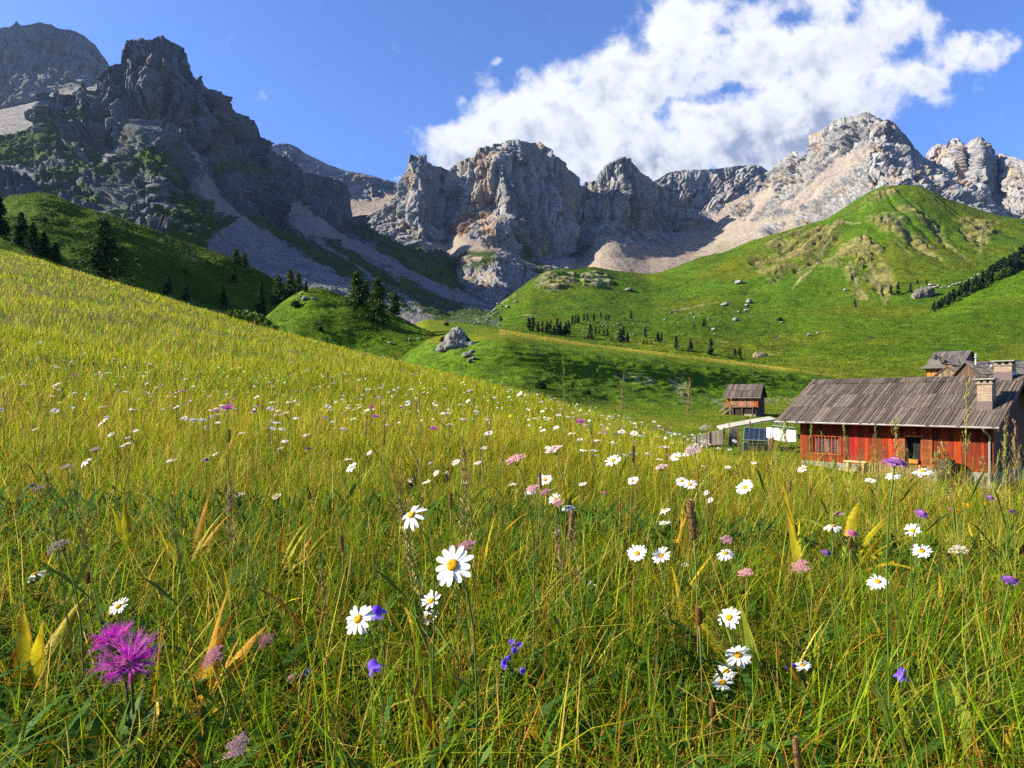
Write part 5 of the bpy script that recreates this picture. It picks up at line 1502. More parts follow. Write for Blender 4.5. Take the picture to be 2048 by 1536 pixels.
# rough turf on the pasture, knoll and hills further off: short tussocks, larger where they are farther
hb = Bag()
for key, N, h0, h1 in (('terrace', 60000, .14, .34), ('knoll', 26000, .2, .5), ('lefthill', 60000, .25, .8), ('shoulder', 7000, .2, .5), ('rightslope', 34000, .3, .8), ('righthill', 80000, .5, 1.4)):
    Q, pu, pv = LAYERS[key]
    ok = np.where((pu > -250) & (pu < 2300) & (pv > 250) & (pv < 1000))[0]
    k = RNG.choice(ok, N)
    p = Q[k] + RNG.normal(0, 1, (N, 3)) * np.array((1, 1, 0)) * (Q[k][:, 1] * 0.0010)[:, None]
    d = p[:, 1]
    pt = fbm(p / (0.06 * d[:, None] + 2), 4)
    keep = pt + RNG.uniform(-.3, .3, N) > -0.05
    p, d, pt = p[keep], d[keep], pt[keep]
    N = len(d)
    u = 1024 + F * p[:, 0] / d
    col = mix(GRN_D * 1.1, mix(GRN * 1.3, GRN_Y * 1.25, RNG.rand(N)), np.clip(0.45 + 0.9 * pt + RNG.uniform(-.35, .35, N), 0, 1)) * (0.85 if key not in ('lefthill', 'knoll') else 0.62)
    hb.add(*blades(u, d, RNG.uniform(h0, h1, N), np.maximum(d * 0.0010, .02) * RNG.uniform(.7, 1.6, N), RNG.uniform(0, .8, N), RNG.uniform(0, .8, N), RNG.uniform(0, 6.28, N), col, 2, z0=p[:, 2] - .03))
go = mesh_obj('grass', hb.mesh('grass', BLADE))
tag(go, 'rough short turf and tussocks on the pasture and the green hills', 'grass', kind='stuff')
# ------------------------------------------------------------------ trees
NEED = attr_mat('needles', 0.7, transl=0.22, spec=0.2, tint=(0.8, 0.8, 0.75))
BARK = attr_mat('bark', 0.95, var=[(6, 0.35, (1, 1, 0.2))], bumps=[(9, 0.05, 0.8, (1, 1, 0.2))])


def crown_arrays(seed, nb, nq, r, droop, q, c0, c1, z0=0.06, shape=0.8, jit=0.03, gaps=0.38):
    """needle sprays on whorled branches; unit height"""
    g = np.random.RandomState(seed)
    z = z0 + (1 - z0) * g.rand(nb) ** 0.85 * 0.97
    lvl = np.round(z * 26) / 26
    z = np.where(g.rand(nb) < 0.7, lvl, z)
    R = r * (1 - z) ** shape * g.uniform(0.4, 1.22, nb) + 0.012
    R *= np.where(g.rand(nb) < gaps, 0.55, 1)
    az = g.uniform(0, 6.283, nb)
    side = 1 + 0.22 * np.cos(az - g.uniform(0, 6.28))
    R *= side
    s = g.rand(nb, nq) ** 0.65
    a = az[:, None] + g.normal(0, 0.10, (nb, nq))
    x = R[:, None] * s * np.cos(a)
    y = R[:, None] * s * np.sin(a)
    zz = z[:, None] - droop * R[:, None] * s + 0.35 * droop * R[:, None] * s ** 3 + g.normal(0, jit * 0.35, (nb, nq))
    c = np.stack([x, y, zz], -1).reshape(-1, 3) + g.normal(0, jit * 0.4, (nb * nq, 3))
    aa = (a + g.normal(0, 0.6, a.shape)).ravel()
    pit = g.normal(-0.25, 0.45, aa.shape)
    dr = np.stack([np.cos(aa) * np.cos(pit), np.sin(aa) * np.cos(pit), np.sin(pit)], -1)
    sd = np.cross(dr, g.normal(size=dr.shape))
    sd /= np.linalg.norm(sd, axis=1)[:, None] + 1e-9
    L = q * g.uniform(0.6, 1.4, len(aa))[:, None] * (1 - 0.45 * np.clip(c[:, 2:3], 0, 1))
    V = np.stack([c - dr * L * 0.6, c + sd * L * 0.32, c + dr * L, c - sd * L * 0.32], 1).reshape(-1, 3)
    b = (np.arange(len(aa)) * 4)[:, None]
    Fc = b + np.array([[0, 1, 2, 3]])
    col = mix(np.array(c0), np.array(c1), g.rand(len(aa)) ** 1.4)
    return V, Fc, np.repeat(col, 4, 0)


def tube_arrays(pts, rad, n=7, col=(0.1, 0.08, 0.06)):
    m = MB()
    m.tube(pts, list(rad), n, tint=col)
    return m


SPR0, SPR1 = (0.012, 0.034, 0.010), (0.040, 0.078, 0.016)
LAR0, LAR1 = (0.030, 0.060, 0.008), (0.090, 0.125, 0.016)
TREE_M = {}


def tree_kind(key, seed, nb, nq, r, droop, q, c0, c1, **kw):
    V, Fc, C = crown_arrays(seed, nb, nq, r, droop, q, c0, c1, **kw)
    cm = arr_mesh('crown', V, Fc, NEED, C)
    g = np.random.RandomState(seed + 5)
    pts = [(g.normal(0, .004), g.normal(0, .004), t) for t in np.linspace(-0.06, 0.95, 7)]
    tm = MB()
    tm.tube(pts, list(np.linspace(0.019, 0.003, 7)), 7, tint=(0.115, 0.09, 0.07))
    for k in range(10):
        z = g.uniform(0.05, 0.75)
        a = g.uniform(0, 6.28)
        rr = r * (1 - z) * 0.75
        tm.tube([(0, 0, z), (rr * .5 * math.cos(a), rr * .5 * math.sin(a), z - droop * rr * .5), (rr * math.cos(a), rr * math.sin(a), z - droop * rr * .8)], [0.005, 0.003, 0.0015], 4, tint=(0.10, 0.08, 0.065))
    TREE_M[key] = (cm, tm.mesh('trunk', BARK))


for k in range(3):
    tree_kind('spruce%d' % k, 100 + k, 190, 20, (0.30, 0.25, 0.34)[k], 0.55, 0.062, SPR0, SPR1)
    tree_kind('larch%d' % k, 200 + k, 210, 20, (0.40, 0.36, 0.33)[k], 0.22, 0.060, LAR0, LAR1, z0=0.10, shape=0.62, jit=0.05, gaps=0.4)
FAR_M = {}
for k in range(6):
    V, Fc, C = crown_arrays(300 + k, 70, 7, (0.26, 0.23, 0.30, 0.21, 0.33, 0.27)[k], 0.5, 0.115, (0.012, 0.032, 0.012), (0.036, 0.064, 0.018), z0=0.04, shape=0.75, jit=0.04)
    tb = MB()
    tb.tube([(0, 0, -0.08), (0, 0, 0.3), (0, 0, 0.9)], [0.022, 0.016, 0.004], 5, tint=(0.1, 0.08, 0.065))
    tv = np.array(tb.v)
    tf = [f for f in tb.f if len(f) == 4]
    Fall = np.concatenate([Fc, np.array(tf) + len(V)])
    FAR_M[k] = arr_mesh('conifer_tree', np.concatenate([V, tv]), Fall, [NEED, BARK], np.concatenate([C, np.array(tb.c)]), midx=[0] * len(Fc) + [1] * len(tf))
BUSH_M = {}
for k in range(3):
    g = np.random.RandomState(60 + k)
    n = 700
    dirs = g.normal(size=(n, 3)); dirs[:, 2] = np.abs(dirs[:, 2])
    dirs /= np.linalg.norm(dirs, axis=1)[:, None]
    lump = 0.75 + 0.5 * fbm(dirs * 1.7 + k * 7, 3)
    c = dirs * (g.rand(n, 1) ** 0.35) * lump[:, None] * np.array((0.62, 0.62, 0.95))
    dr = g.normal(size=(n, 3)); dr /= np.linalg.norm(dr, axis=1)[:, None]
    sd = np.cross(dr, g.normal(size=(n, 3))); sd /= np.linalg.norm(sd, axis=1)[:, None]
    L = 0.09 * g.uniform(0.6, 1.4, (n, 1))
    V = np.stack([c - dr * L, c + sd * L * .7, c + dr * L, c - sd * L * .7], 1).reshape(-1, 3)
    cl = ((0.03, 0.05, 0.014), (0.085, 0.14, 0.016), (0.028, 0.05, 0.016))[k]
    C = np.repeat(np.array(cl) * g.uniform(0.6, 1.5, (n, 1)), 4, 0)
    BUSH_M[k] = arr_mesh('bush', V, (np.arange(n) * 4)[:, None] + np.array([[0, 1, 2, 3]]), NEED, C)


def plant_tree(key, pos, h, label, group=None, cat='tree', name='conifer_tree', wide=1.0):
    t = empty(name, pos, random.uniform(0, 6.28))
    tag(t, label, cat, group)
    cm, tm = TREE_M[key]
    for n, m in (('crown', cm), ('trunk', tm)):
        o = mesh_obj(n, m, t)
        o.scale = (h * wide, h * wide, h)
    return t


def hpx(pos, px): return px / F * pos.y


# near trees: layer, u, v of the foot, height in photo px, kind, width, label
NEAR_TREES = [
    ('lefthill', 205, 556, 118, 'larch0', 1.25, 'broad dusky larch standing behind the crest of the meadow'),
    ('shoulder', -2, 472, 84, 'spruce1', 1.0, 'dark spruce cut by the left edge of the view'),
    ('shoulder', 43, 492, 70, 'spruce0', 1.0, 'pointed dark spruce, tallest of the clump at the far left'),
    ('shoulder', 66, 504, 62, 'spruce2', 1.0, 'dark spruce in the middle of the left clump'),
    ('shoulder', 88, 513, 52, 'spruce1', 1.1, 'low dark spruce at the right of the left clump'),
    ('shoulder', 112, 522, 40, 'spruce0', 1.3, 'smallest bushy spruce at the lower end of the left clump'),
    ('lefthill', 337, 588, 38, 'spruce2', 1.0, 'cone shaped dark spruce beyond the meadow crest, leftmost of three apart'),
    ('lefthill', 371, 600, 36, 'spruce1', 0.95, 'slim dark spruce between two wider ones beyond the meadow crest'),
    ('lefthill', 448, 610, 34, 'spruce0', 1.05, 'dark spruce standing alone above the low bushes of the meadow edge'),
    ('lefthill', 522, 632, 72, 'spruce1', 0.72, 'tall slender ragged spruce at the left foot of the knoll'),
    ('lefthill', 556, 612, 62, 'larch1', 0.9, 'round topped larch, left one of the group behind the knoll'),
    ('lefthill', 581, 602, 62, 'larch2', 0.9, 'round topped larch in the group behind the knoll, right of its twin'),
    ('lefthill', 596, 596, 52, 'larch1', 0.8, 'rearmost larch of the group behind the knoll'),
    ('lefthill', 468, 566, 38, 'spruce1', 0.75, 'slim spruce on the dark hillside casting a long shadow'),
    ('lefthill', 472, 530, 34, 'larch2', 1.1, 'dark tree on the left hill crest against the scree'),
    ('lefthill', 488, 532, 28, 'larch0', 1.1, 'lower dark tree at the right of its neighbour on the hill crest'),
    ('knoll', 612, 582, 22, 'spruce2', 1.0, 'little spruce on the top of the knoll'),
    ('knoll', 712, 618, 76, 'larch1', 0.95, 'leftmost larch on the right flank of the knoll'),
    ('knoll', 731, 612, 52, 'larch2', 0.95, 'shorter larch tucked between the two big ones on the knoll'),
    ('knoll', 755, 645, 90, 'larch0', 0.85, 'biggest larch on the knoll, with bare reddish soil at its foot'),
    ('knoll', 790, 632, 50, 'larch2', 0.85, 'smallest larch at the right end of the knoll group')]
for ly, u, v, hp, kd, wd, lb in NEAR_TREES:
    p = on(ly, u, v, 0.15)
    plant_tree(kd, p, hpx(p, hp), lb, wide=wd)

FAR_TREES = [(1058, 660, 27), (1067, 660, 25), (1076, 662, 20), (1085, 663, 20), (1094, 665, 23), (1101, 667, 25), (1108, 668, 18), (1115, 669, 32), (1121, 669, 27), (1128, 668, 16), (1132, 669, 25), (1137, 668, 27), (1145, 648, 18), (1151, 646, 16), (1156, 645, 18), (1168, 641, 15), (1175, 641, 14), (1188, 641, 15), (1202, 636, 13), (1212, 640, 12), (1217, 640, 12), (1262, 638, 16), (1181, 677, 30), (1191, 667, 15), (1198, 668, 10), (1208, 673, 14), (1215, 671, 15), (1222, 682, 10), (1241, 683, 25), (1247, 681, 28), (1255, 684, 20), (1290, 673, 16), (1316, 682, 20), (1323, 683, 18), (1287, 687, 9), (1294, 688, 9), (1302, 689, 9), (1352, 697, 26), (1381, 702, 27), (1422, 708, 32), (1408, 652, 16), (1389, 657, 11), (1470, 713, 17), (1480, 715, 20), (1500, 722, 8), (1605, 736, 21), (1625, 738, 11), (1533, 722, 9)]
FT_LAB = {21: 'lone small conifer beside pale boulders above the valley clump', 37: 'conifer left of its wider twin on the lower green slope', 38: 'broad dark conifer between the cone and the slim one on the lower slope', 39: 'slim tall conifer alone right of two wide ones on the lower slope',
          40: 'conifer casting a long flat shadow in the middle of the green slope', 45: 'dark conifer alone just above the cabin bank', 22: 'tall narrow conifer left of the boulder field', 43: 'cone shaped conifer left of the earth scar behind the terrace'}
for k, (u, v, hp) in enumerate(FAR_TREES):
    p = on('righthill', u, v, 0.2)
    o = mesh_obj('conifer_tree', FAR_M[k % 6], None, p)
    h = hpx(p, hp * 1.05)
    o.scale = (h, h, h)
    o.rotation_euler = (0, 0, random.uniform(0, 6.28))
    tag(o, FT_LAB.get(k, 'small dark conifer among the scattered trees and boulders beyond the terrace'), 'tree', 'conifers scattered on the valley side')
for k, (u, v, hp, lb) in enumerate([(1764, 592, 19, 'leftmost of the four conifers left of the rock outcrop'), (1782, 589, 20, 'second conifer from the left in the group by the rock outcrop'), (1797, 587, 23, 'tallest conifer of the group left of the rock outcrop'), (1821, 584, 19, 'conifer touching the left side of the rock outcrop'),
                                   (1835, 567, 11, 'tiny conifer above the rock outcrop'), (1853, 566, 8, 'tiny conifer right above the rock outcrop top'), (1710, 614, 15, 'single small conifer below the bare ribs of the hill')]):
    p = on('righthill', u, v, 0.2)
    o = mesh_obj('conifer_tree', FAR_M[(k * 5 + 1) % 6], None, p)
    h = hpx(p, hp * 1.05)
    o.scale = (h, h, h)
    tag(o, lb, 'tree', 'conifers by the rock outcrop')
# the wooded crest at the right edge
g = random.Random(4)
for k in range(74):
    f = k / 73.0
    u = 1868 + 190 * f ** 0.92 + g.uniform(-4, 4)
    vline = float(np.interp(u, [1860, 1870, 1900, 1950, 2000, 2048, 2080], [624, 619, 602, 574, 547, 522, 506]))
    v = vline + g.uniform(-7, 9) * (0.4 + f)
    hp = g.uniform(13, 20) + 17 * f
    p = on('rightslope', u, max(v, vline + 1), 0.2)
    o = mesh_obj('conifer_tree', FAR_M[k % 6], None, p)
    h = hpx(p, hp)
    o.scale = (h * 1.1, h * 1.1, h)
    o.rotation_euler = (0, 0, g.uniform(0, 6.28))
    tag(o, 'dark conifer in the dense row along the crest at the right edge', 'tree', 'conifers of the wooded crest')
for k, (u, v, hp) in enumerate([(1948, 578, 14), (1962, 573, 12), (1993, 556, 17), (2008, 549, 20), (2019, 544, 15), (2037, 532, 26), (2046, 528, 22), (1917, 598, 9), (1930, 590, 10)]):
    p = on('rightslope', u, v + 2, 0.1)
    o = mesh_obj('bush', BUSH_M[1], None, p)
    h = hpx(p, hp)
    o.scale = (h * 1.2, h * 1.2, h)
    o.rotation_euler = (0, 0, k * 1.3)
    tag(o, 'bright green leafy bush at the sunny edge of the dark tree row', 'bush', 'leafy bushes along the tree row')
for ly, u, v, hp, kd, lb in [('knoll', 592, 612, 17, 0, 'dark low bush on the left flank of the knoll'), ('knoll', 640, 660, 12, 0, 'tiny dark bush at the foot of the knoll'), ('terrace', 893, 650, 9, 0, 'little dark bush behind the big boulder'), ('terrace', 1082, 775, 22, 0, 'dark round bush at the foot of the bank'),
                             ('terrace', 1175, 786, 12, 0, 'low dark bush on the bank foot right of the round one'), ('terrace', 1240, 752, 10, 0, 'dark scrub above the pale soil scar in the bank'), ('lefthill', 500, 545, 8, 2, 'small dark shrub on the left hill above the slim spruce'),
                             ('lefthill', 370, 545, 10, 2, 'dark shrub below the grey outcrop of the left hill'), ('lefthill', 90, 440, 9, 2, 'small dark shrub high on the left hill'), ('lefthill', 120, 450, 8, 2, 'second small shrub on the left hill, lower right of its neighbour'), ('righthill', 1560, 640, 9, 2, 'dark shrub low in the gully of the right hill')]:
    p = on(ly, u, v, 0.1)
    o = mesh_obj('bush', BUSH_M[kd], None, p)
    h = hpx(p, hp)
    o.scale = (h * 1.15, h * 1.15, h)
    o.rotation_euler = (0, 0, u)
    tag(o, lb, 'bush')
# leafy weeds hanging over the meadow edge
for k, (u, d_, h) in enumerate([(478, 62, 1.3), (492, 62, 1.5), (506, 61, 1.6), (522, 60, 1.5), (536, 59, 1.3), (548, 58, 1.0), (462, 63, .9)]):
    p = Vector(((u - 1024) / F * d_, d_, float(gz_m(u, d_)) - 0.1))
    o = mesh_obj('bush', BUSH_M[1], None, p)
    o.scale = (h * 1.1, h * 1.1, h)
    o.rotation_euler = (0, 0, k * 2.1)
    tag(o, 'low green leafy scrub along the crest of the meadow', 'bush', 'scrub on the meadow crest')

# ------------------------------------------------------------------ rocks
STONE = attr_mat('boulder_stone', 0.95, var=[(1.2, 0.25, (1, 1, 1)), (5, 0.3, (1, 1, 1))], bumps=[(1.6, 0.35, 0.9, (1, 1, 1)), (7, 0.08, 0.9, (1, 1, 1))], tint=(0.55, 0.54, 0.51))


def rock_mesh(seed, sub=4, sx=1, sy=1, sz=0.7, amp=0.35, col=(0.36, 0.345, 0.32), name='boulder', jag=0.0):
    bm = bmesh.new()
    bmesh.ops.create_icosphere(bm, subdivisions=sub, radius=1.0)
    V = np.array([v.co for v in bm.verts])
    Fc = np.array([[v.index for v in f.verts] for f in bm.faces])
    bm.free()
    f1, f2, cid = worley(V * 1.1 + seed * 3.7)
    k = 1 + amp * ((cid - 0.5) * 1.1 - (f1 - 0.5) * 0.7) + 0.5 * amp * fbm(V * 2.3 + seed, 4) + 0.25 * amp * ridged(V * 4 + seed, 3)
    V2 = V * k[:, None]
    V2 = np.sign(V2) * np.abs(V2) ** 0.85
    V2 = V2 * np.array((sx, sy, sz))
    V2[:, 2] = np.maximum(V2[:, 2], -0.25 * sz)
    if jag: V2[:, 2] += jag * np.clip(V2[:, 2], 0, 9) * ridged(V2 * np.array((1.6, 1.6, .4)) + seed, 3)
    c = np.array(col) * (0.8 + 0.5 * cid)[:, None]
    c = mix(c, np.array((0.16, 0.155, 0.15)), sstep(0.0, 0.4, fbm(V * 2 + 30 + seed, 4)) * 0.6)
    c = mix(c, np.array((0.10, 0.12, 0.03)), sstep(0.1, 0.35, fbm(V * 3 + 50 + seed, 3)) * sstep(0.2, 0.8, V[:, 2]) * 0.6)
    return arr_mesh(name, V2, Fc, STONE, c)


# the big boulder beyond the meadow
p = on('terrace', 912, 694, 0.3)
bd = p.y
s = bd / F
bm_ = [rock_mesh(3, 5, 29 * s, 26 * s, 20 * s, 0.45, jag=0.25), rock_mesh(8, 5, 19 * s, 19 * s, 27 * s, 0.45, jag=0.15), rock_mesh(12, 5, 26 * s, 20 * s, 13 * s, 0.4)]
VV, FF, CC, off = [], [], [], 0
for me, dx, dz in zip(bm_, (-10, -1, 20), (0, 12, 0)):
    n = len(me.vertices)
    a = np.empty(n * 3); me.vertices.foreach_get('co', a); a = a.reshape(-1, 3) + np.array((dx * s, 0, dz * s))
    f = np.empty(len(me.polygons) * 3, dtype=np.int32); me.loops.foreach_get('vertex_index', f); f = f.reshape(-1, 3)
    c = np.empty(n * 4); me.attributes['Col'].data.foreach_get('color', c)
    VV.append(a); FF.append(f + off); CC.append(c.reshape(-1, 4)[:, :3]); off += n
o = mesh_obj('boulder', arr_mesh('boulder', np.concatenate(VV), np.concatenate(FF), STONE, np.concatenate(CC)), None, p)
tag(o, 'largest boulder, a jagged pale rock as big as a hut, on the pasture', 'boulder')
for k, (dx, dz, h) in enumerate([(-27, 20, 11), (15, 26, 9), (22, 20, 7)]):
    q = p + Vector((dx * s, 2.0, dz * s - 3 * s))
    b = mesh_obj('bush', BUSH_M[0], None, q)
    hh = h * s * 1.3
    b.scale = (hh * 1.2, hh * 1.2, hh)
    tag(b, ('dark dwarf shrub on the left shoulder of the big boulder', 'dark dwarf shrub near the top of the big boulder', 'dark dwarf shrub on the right slope of the big boulder')[k], 'bush')
RK = [rock_mesh(20 + k, 3, 1, 0.9, (0.75, 0.55, 0.9, 0.65, 0.5)[k], 0.4) for k in range(5)]
ROCKS = [('terrace', 934, 712, 17, 'pale boulder below the big one, larger of the lower three'), ('terrace', 944, 704, 13, 'greyish boulder leaning behind its pale neighbour below the big rock'), ('terrace', 940, 722, 10, 'small white stone lowest of those under the big boulder'),
         ('terrace', 948, 717, 10, 'small white stone beside the lowest stone under the big boulder'), ('terrace', 866, 700, 6, 'small stone left below the big boulder'), ('knoll', 610, 598, 12, 'white boulder near the top of the knoll'), ('knoll', 628, 597, 8, 'smaller white stone right of the white boulder on the knoll'),
         ('knoll', 602, 588, 6, 'little stone above the white boulder on the knoll'), ('knoll', 600, 594, 6, 'little stone left of the white boulder on the knoll'), ('knoll', 781, 686, 9, 'grey stone low on the right foot of the knoll'), ('knoll', 820, 680, 7, 'grey stone right of another low on the knoll foot'), ('knoll', 838, 678, 8, 'grey flat stone nearest the big boulder on the knoll foot'),
         ('righthill', 1498, 604, 13, 'biggest pale boulder in the middle of the green hillside'), ('righthill', 1495, 611, 9, 'pale boulder touching the biggest one on the green hillside'), ('righthill', 1493, 621, 10, 'pale boulder lowest of the three in a column on the hillside'), ('righthill', 1478, 624, 5, 'small stone left of the boulder column on the hillside'),
         ('righthill', 1450, 610, 14, 'flat grey slab on the hillside left of the boulder column'), ('righthill', 1472, 640, 11, 'long grey boulder below the boulder column'), ('righthill', 1478, 566, 14, 'cream slab high on the hillside above the boulder column'), ('righthill', 1258, 580, 14, 'pale slab alone on the hillside below the layered cliffs'), ('righthill', 1428, 659, 8, 'white boulder with a dark shadow right of the lone conifer'),
         ('righthill', 1563, 645, 6, 'cream stone alone right on the lower hillside'), ('righthill', 1617, 670, 6, 'small white stone, left one of a pair on the lower right slope'), ('righthill', 1636, 666, 7, 'small white stone, upper one of a pair on the lower right slope'), ('righthill', 1032, 604, 8, 'white boulder on the hill skyline above the valley notch'), ('righthill', 1015, 614, 8, 'white boulder on the slope edge by the valley notch'), ('righthill', 997, 608, 7, 'white block on the very edge of the notch'),
         ('righthill', 1690, 580, 7, 'reddish stone in the middle of the hill below the ribs'), ('righthill', 1062, 637, 8, 'grey rock above the row of valley conifers')]
for k, (ly, u, v, w_, lb) in enumerate(ROCKS):
    p = on(ly, u, v, 0.0)
    o = mesh_obj('boulder', RK[k % 5], None, p)
    r_ = w_ * 0.5 / F * p.y * 1.15
    o.scale = (r_, r_ * 0.9, r_)
    o.rotation_euler = (0, 0, k * 1.7)
    tag(o, lb, 'boulder')
g = random.Random(9)
SM = [(1178, 646), (1184, 647), (1190, 645), (1202, 646), (1210, 648), (1213, 644), (1206, 651), (1214, 653), (1222, 650), (1228, 651), (1235, 648), (1166, 661), (1174, 669), (1170, 655), (1244, 655), (1235, 664), (1231, 669), (1254, 644), (1266, 648), (1262, 640), (1282, 648), (1290, 652), (1268, 668), (1276, 662), (1284, 664), (1260, 671), (1209, 678), (1232, 676), (1245, 676),
      (1342, 625), (1350, 621), (1352, 628), (1366, 633), (1376, 635), (1382, 629), (1390, 635), (1398, 627), (1410, 622), (1416, 630), (1418, 638), (1384, 626), (1438, 641), (1354, 671), (1358, 664), (1366, 668), (1430, 668), (1502, 634), (1504, 626), (1588, 636), (1650, 669), (1695, 580), (1330, 640), (1358, 645)]
for k, (u, v) in enumerate(SM):
    p = on('righthill', u, v, 0.0)
    o = mesh_obj('boulder', RK[(k * 3) % 5], None, p)
    r_ = g.uniform(1.3, 3.2) / F * p.y
    o.scale = (r_, r_ * 0.9, r_ * 0.9)
    o.rotation_euler = (0, 0, g.uniform(0, 6))
    tag(o, 'small pale boulder lying among the valley conifers and on the slope above', 'boulder', 'small boulders strewn in the valley')
for k in range(26):
    u = g.uniform(945, 1010)
    v = 655 - (u - 945) * 0.65 + g.uniform(-8, 10)
    p = on('righthill' if u > 975 else 'leftmassif', u, v, 0.0)
    o = mesh_obj('boulder', RK[k % 5], None, p)
    r_ = g.uniform(1.5, 4.6) / F * p.y
    o.scale = (r_, r_, r_ * 0.8)
    o.rotation_euler = (0, 0, g.uniform(0, 6))
    tag(o, 'grey block in the stream bed at the mouth of the valley notch', 'boulder', 'blocks in the valley notch')
p = on('righthill', 1848, 592, 1.0)
s = p.y / F
o = mesh_obj('rock_outcrop', rock_mesh(41, 5, 20 * s, 11 * s, 14 * s, 0.55, (0.24, 0.21, 0.17), 'rock_outcrop', 0.5), None, p)
o.rotation_euler = (0, -0.45, 0.2)
tag(o, 'craggy grey rock outcrop on the right hill beside four conifers', 'rock')
for k in range(16):
    u = 1862 + k * 7.4
    v = float(np.interp(u, [1860, 1890, 1930, 1960, 1985], [571, 574, 562, 548, 545])) + g.uniform(-2, 2)
    p = on('righthill', u, v, 0.3)
    o = mesh_obj('boulder', RK[k % 5], None, p)
    r_ = g.uniform(2.4, 4.5) / F * p.y
    o.scale = (r_, r_, r_)
    o.rotation_euler = (0, 0, g.uniform(0, 6))
    tag(o, 'greyish block in the line of rocks running up behind the tree row', 'boulder', 'rocks running up to the tree row')
# stones in the bank and earth scar behind the terrace
for k, (u, v, w_, lb) in enumerate([(1562, 716, 50, 'tan earth bank with holes behind the terrace, wider of two'), (1520, 713, 26, 'smaller tan earth bank left of the wider one behind the terrace')]):
    p = on('righthill', u, v, 0.5)
    s = p.y / F
    o = mesh_obj('earth_bank', rock_mesh(50 + k, 4, w_ * 0.5 * s, 8 * s, 9 * s, 0.4, (0.30, 0.25, 0.14), 'earth_bank', 0.3), None, p)
    tag(o, lb, 'earth bank')
# ------------------------------------------------------------------ buildings
WOODR = attr_mat('red_brown_boards', 0.75, var=[(1.3, 0.55, (3, 3, 0.35)), (14, 0.4, (3, 3, 0.2))], bumps=[(14, 0.01, 0.6, (3, 3, 0.2))], spec=0.15, tint=(0.74, 0.66, 0.6))
WOODG = attr_mat('weathered_grey_boards', 0.85, var=[(3.0, 0.22, (1, 1, 1)), (18, 0.3, (3, 0.3, 0.3))], bumps=[(16, 0.012, 0.7, (3, 0.3, 0.3))], tint=(0.72, 0.68, 0.62))
WALLS = attr_mat('rubble_stone', 0.95, var=[(5, 0.35, (1, 1, 1))], bumps=[(5, 0.06, 0.9, (1, 1, 1))], tint=(0.6, 0.6, 0.55))
METAL = attr_mat('zinc', 0.45, var=[(3, 0.1, (1, 1, 1))], spec=0.4, tint=(0.6, 0.6, 0.6))
PAINT = attr_mat('plain_paint', 0.6, var=[(6, 0.08, (1, 1, 1)), (1.5, 0.15, (1, 1, 1))], tint=(0.62, 0.62, 0.6))
DARK = attr_mat('dark_opening', 0.9)
GLASSM, nt_, b_ = new_mat('window_glass')
b_.inputs['Base Color'].default_value = (0.02, 0.03, 0.045, 1); b_.inputs['Roughness'].default_value = 0.22; b_.inputs['Specular IOR Level'].default_value = 0.35
BRICK, nt_, b_ = new_mat('chimney_brick')
tc_ = nd(nt_, 'ShaderNodeTexCoord')
mp_ = nd(nt_, 'ShaderNodeMapping'); mp_.inputs['Rotation'].default_value = (math.pi / 2, 0, 0)
br_ = nd(nt_, 'ShaderNodeTexBrick')
br_.inputs['Scale'].default_value = 1.0
br_.inputs['Brick Width'].default_value = 0.20; br_.inputs['Row Height'].default_value = 0.065; br_.inputs['Mortar Size'].default_value = 0.006
br_.inputs['Color1'].default_value = (0.28, 0.18, 0.10, 1); br_.inputs['Color2'].default_value = (0.19, 0.115, 0.07, 1); br_.inputs['Mortar'].default_value = (0.28, 0.26, 0.22, 1)
nt_.links.new(tc_.outputs['Object'], mp_.inputs[0]); nt_.links.new(mp_.outputs[0], br_.inputs['Vector']); nt_.links.new(br_.outputs['Color'], b_.inputs['Base Color'])
BR = random.Random(21)


def jit(c, a=0.2):
    k = 1 + BR.uniform(-a, a)
    return (c[0] * k * BR.uniform(.94, 1.06), c[1] * k, c[2] * k * BR.uniform(.94, 1.06))


def roof_boards(m, L, w, z0, rise, bounds, bw, col, th=0.028, y_flip=None, dark=(0.05, 0.045, 0.045), skew=0.0):
    """one roof slope: y from 0 (eave) to w (ridge); boards laid up the slope in courses"""
    sl = math.hypot(w, rise)
    cs, sn = w / sl, rise / sl

    def pt(x, s, h):
        y = s * sl * cs - h * sn
        z = z0 + s * sl * sn + h * cs
        return (x, y if y_flip is None else y_flip - y, z)
    for ci in range(len(bounds) - 1):
        s0, s1 = bounds[ci], bounds[ci + 1]
        x = 0.0
        while x < L - 0.01:
            b = min(bw * BR.uniform(0.7, 1.35), L - x)
            h0 = 0.030 + 0.016 * BR.random() + (0.02 if ci == len(bounds) - 2 else 0)
            h1 = 0.012 + 0.010 * BR.random()
            o0 = BR.uniform(-0.014, 0.006)
            g = 0.024
            xa, xb = x + g * BR.random(), x + b - g * BR.random()
            sa, sb = s0 + o0 - 0.012, s1 + 0.004
            lo = [pt(xa, sa, h0 - th), pt(xb, sa, h0 - th), pt(xb, sb, h1 - th), pt(xa, sb, h1 - th)]
            t = BR.uniform(-.008, .008)
            up = [pt(xa, sa, h0), pt(xb, sa, h0 + t), pt(xb, sb, h1 + t), pt(xa, sb, h1)]
            m.hexa(lo + up, jit(col, 0.45))
            x += b
    d = -0.03
    lo = [pt(0.02, 0.005, d - 0.06), pt(L - .02, 0.005, d - .06), pt(L - .02, 1, d - .06), pt(0.02, 1, d - .06)]
    m.hexa(lo + [pt(0.02, 0.005, d), pt(L - .02, 0.005, d), pt(L - .02, 1, d), pt(.02, 1, d)], dark)


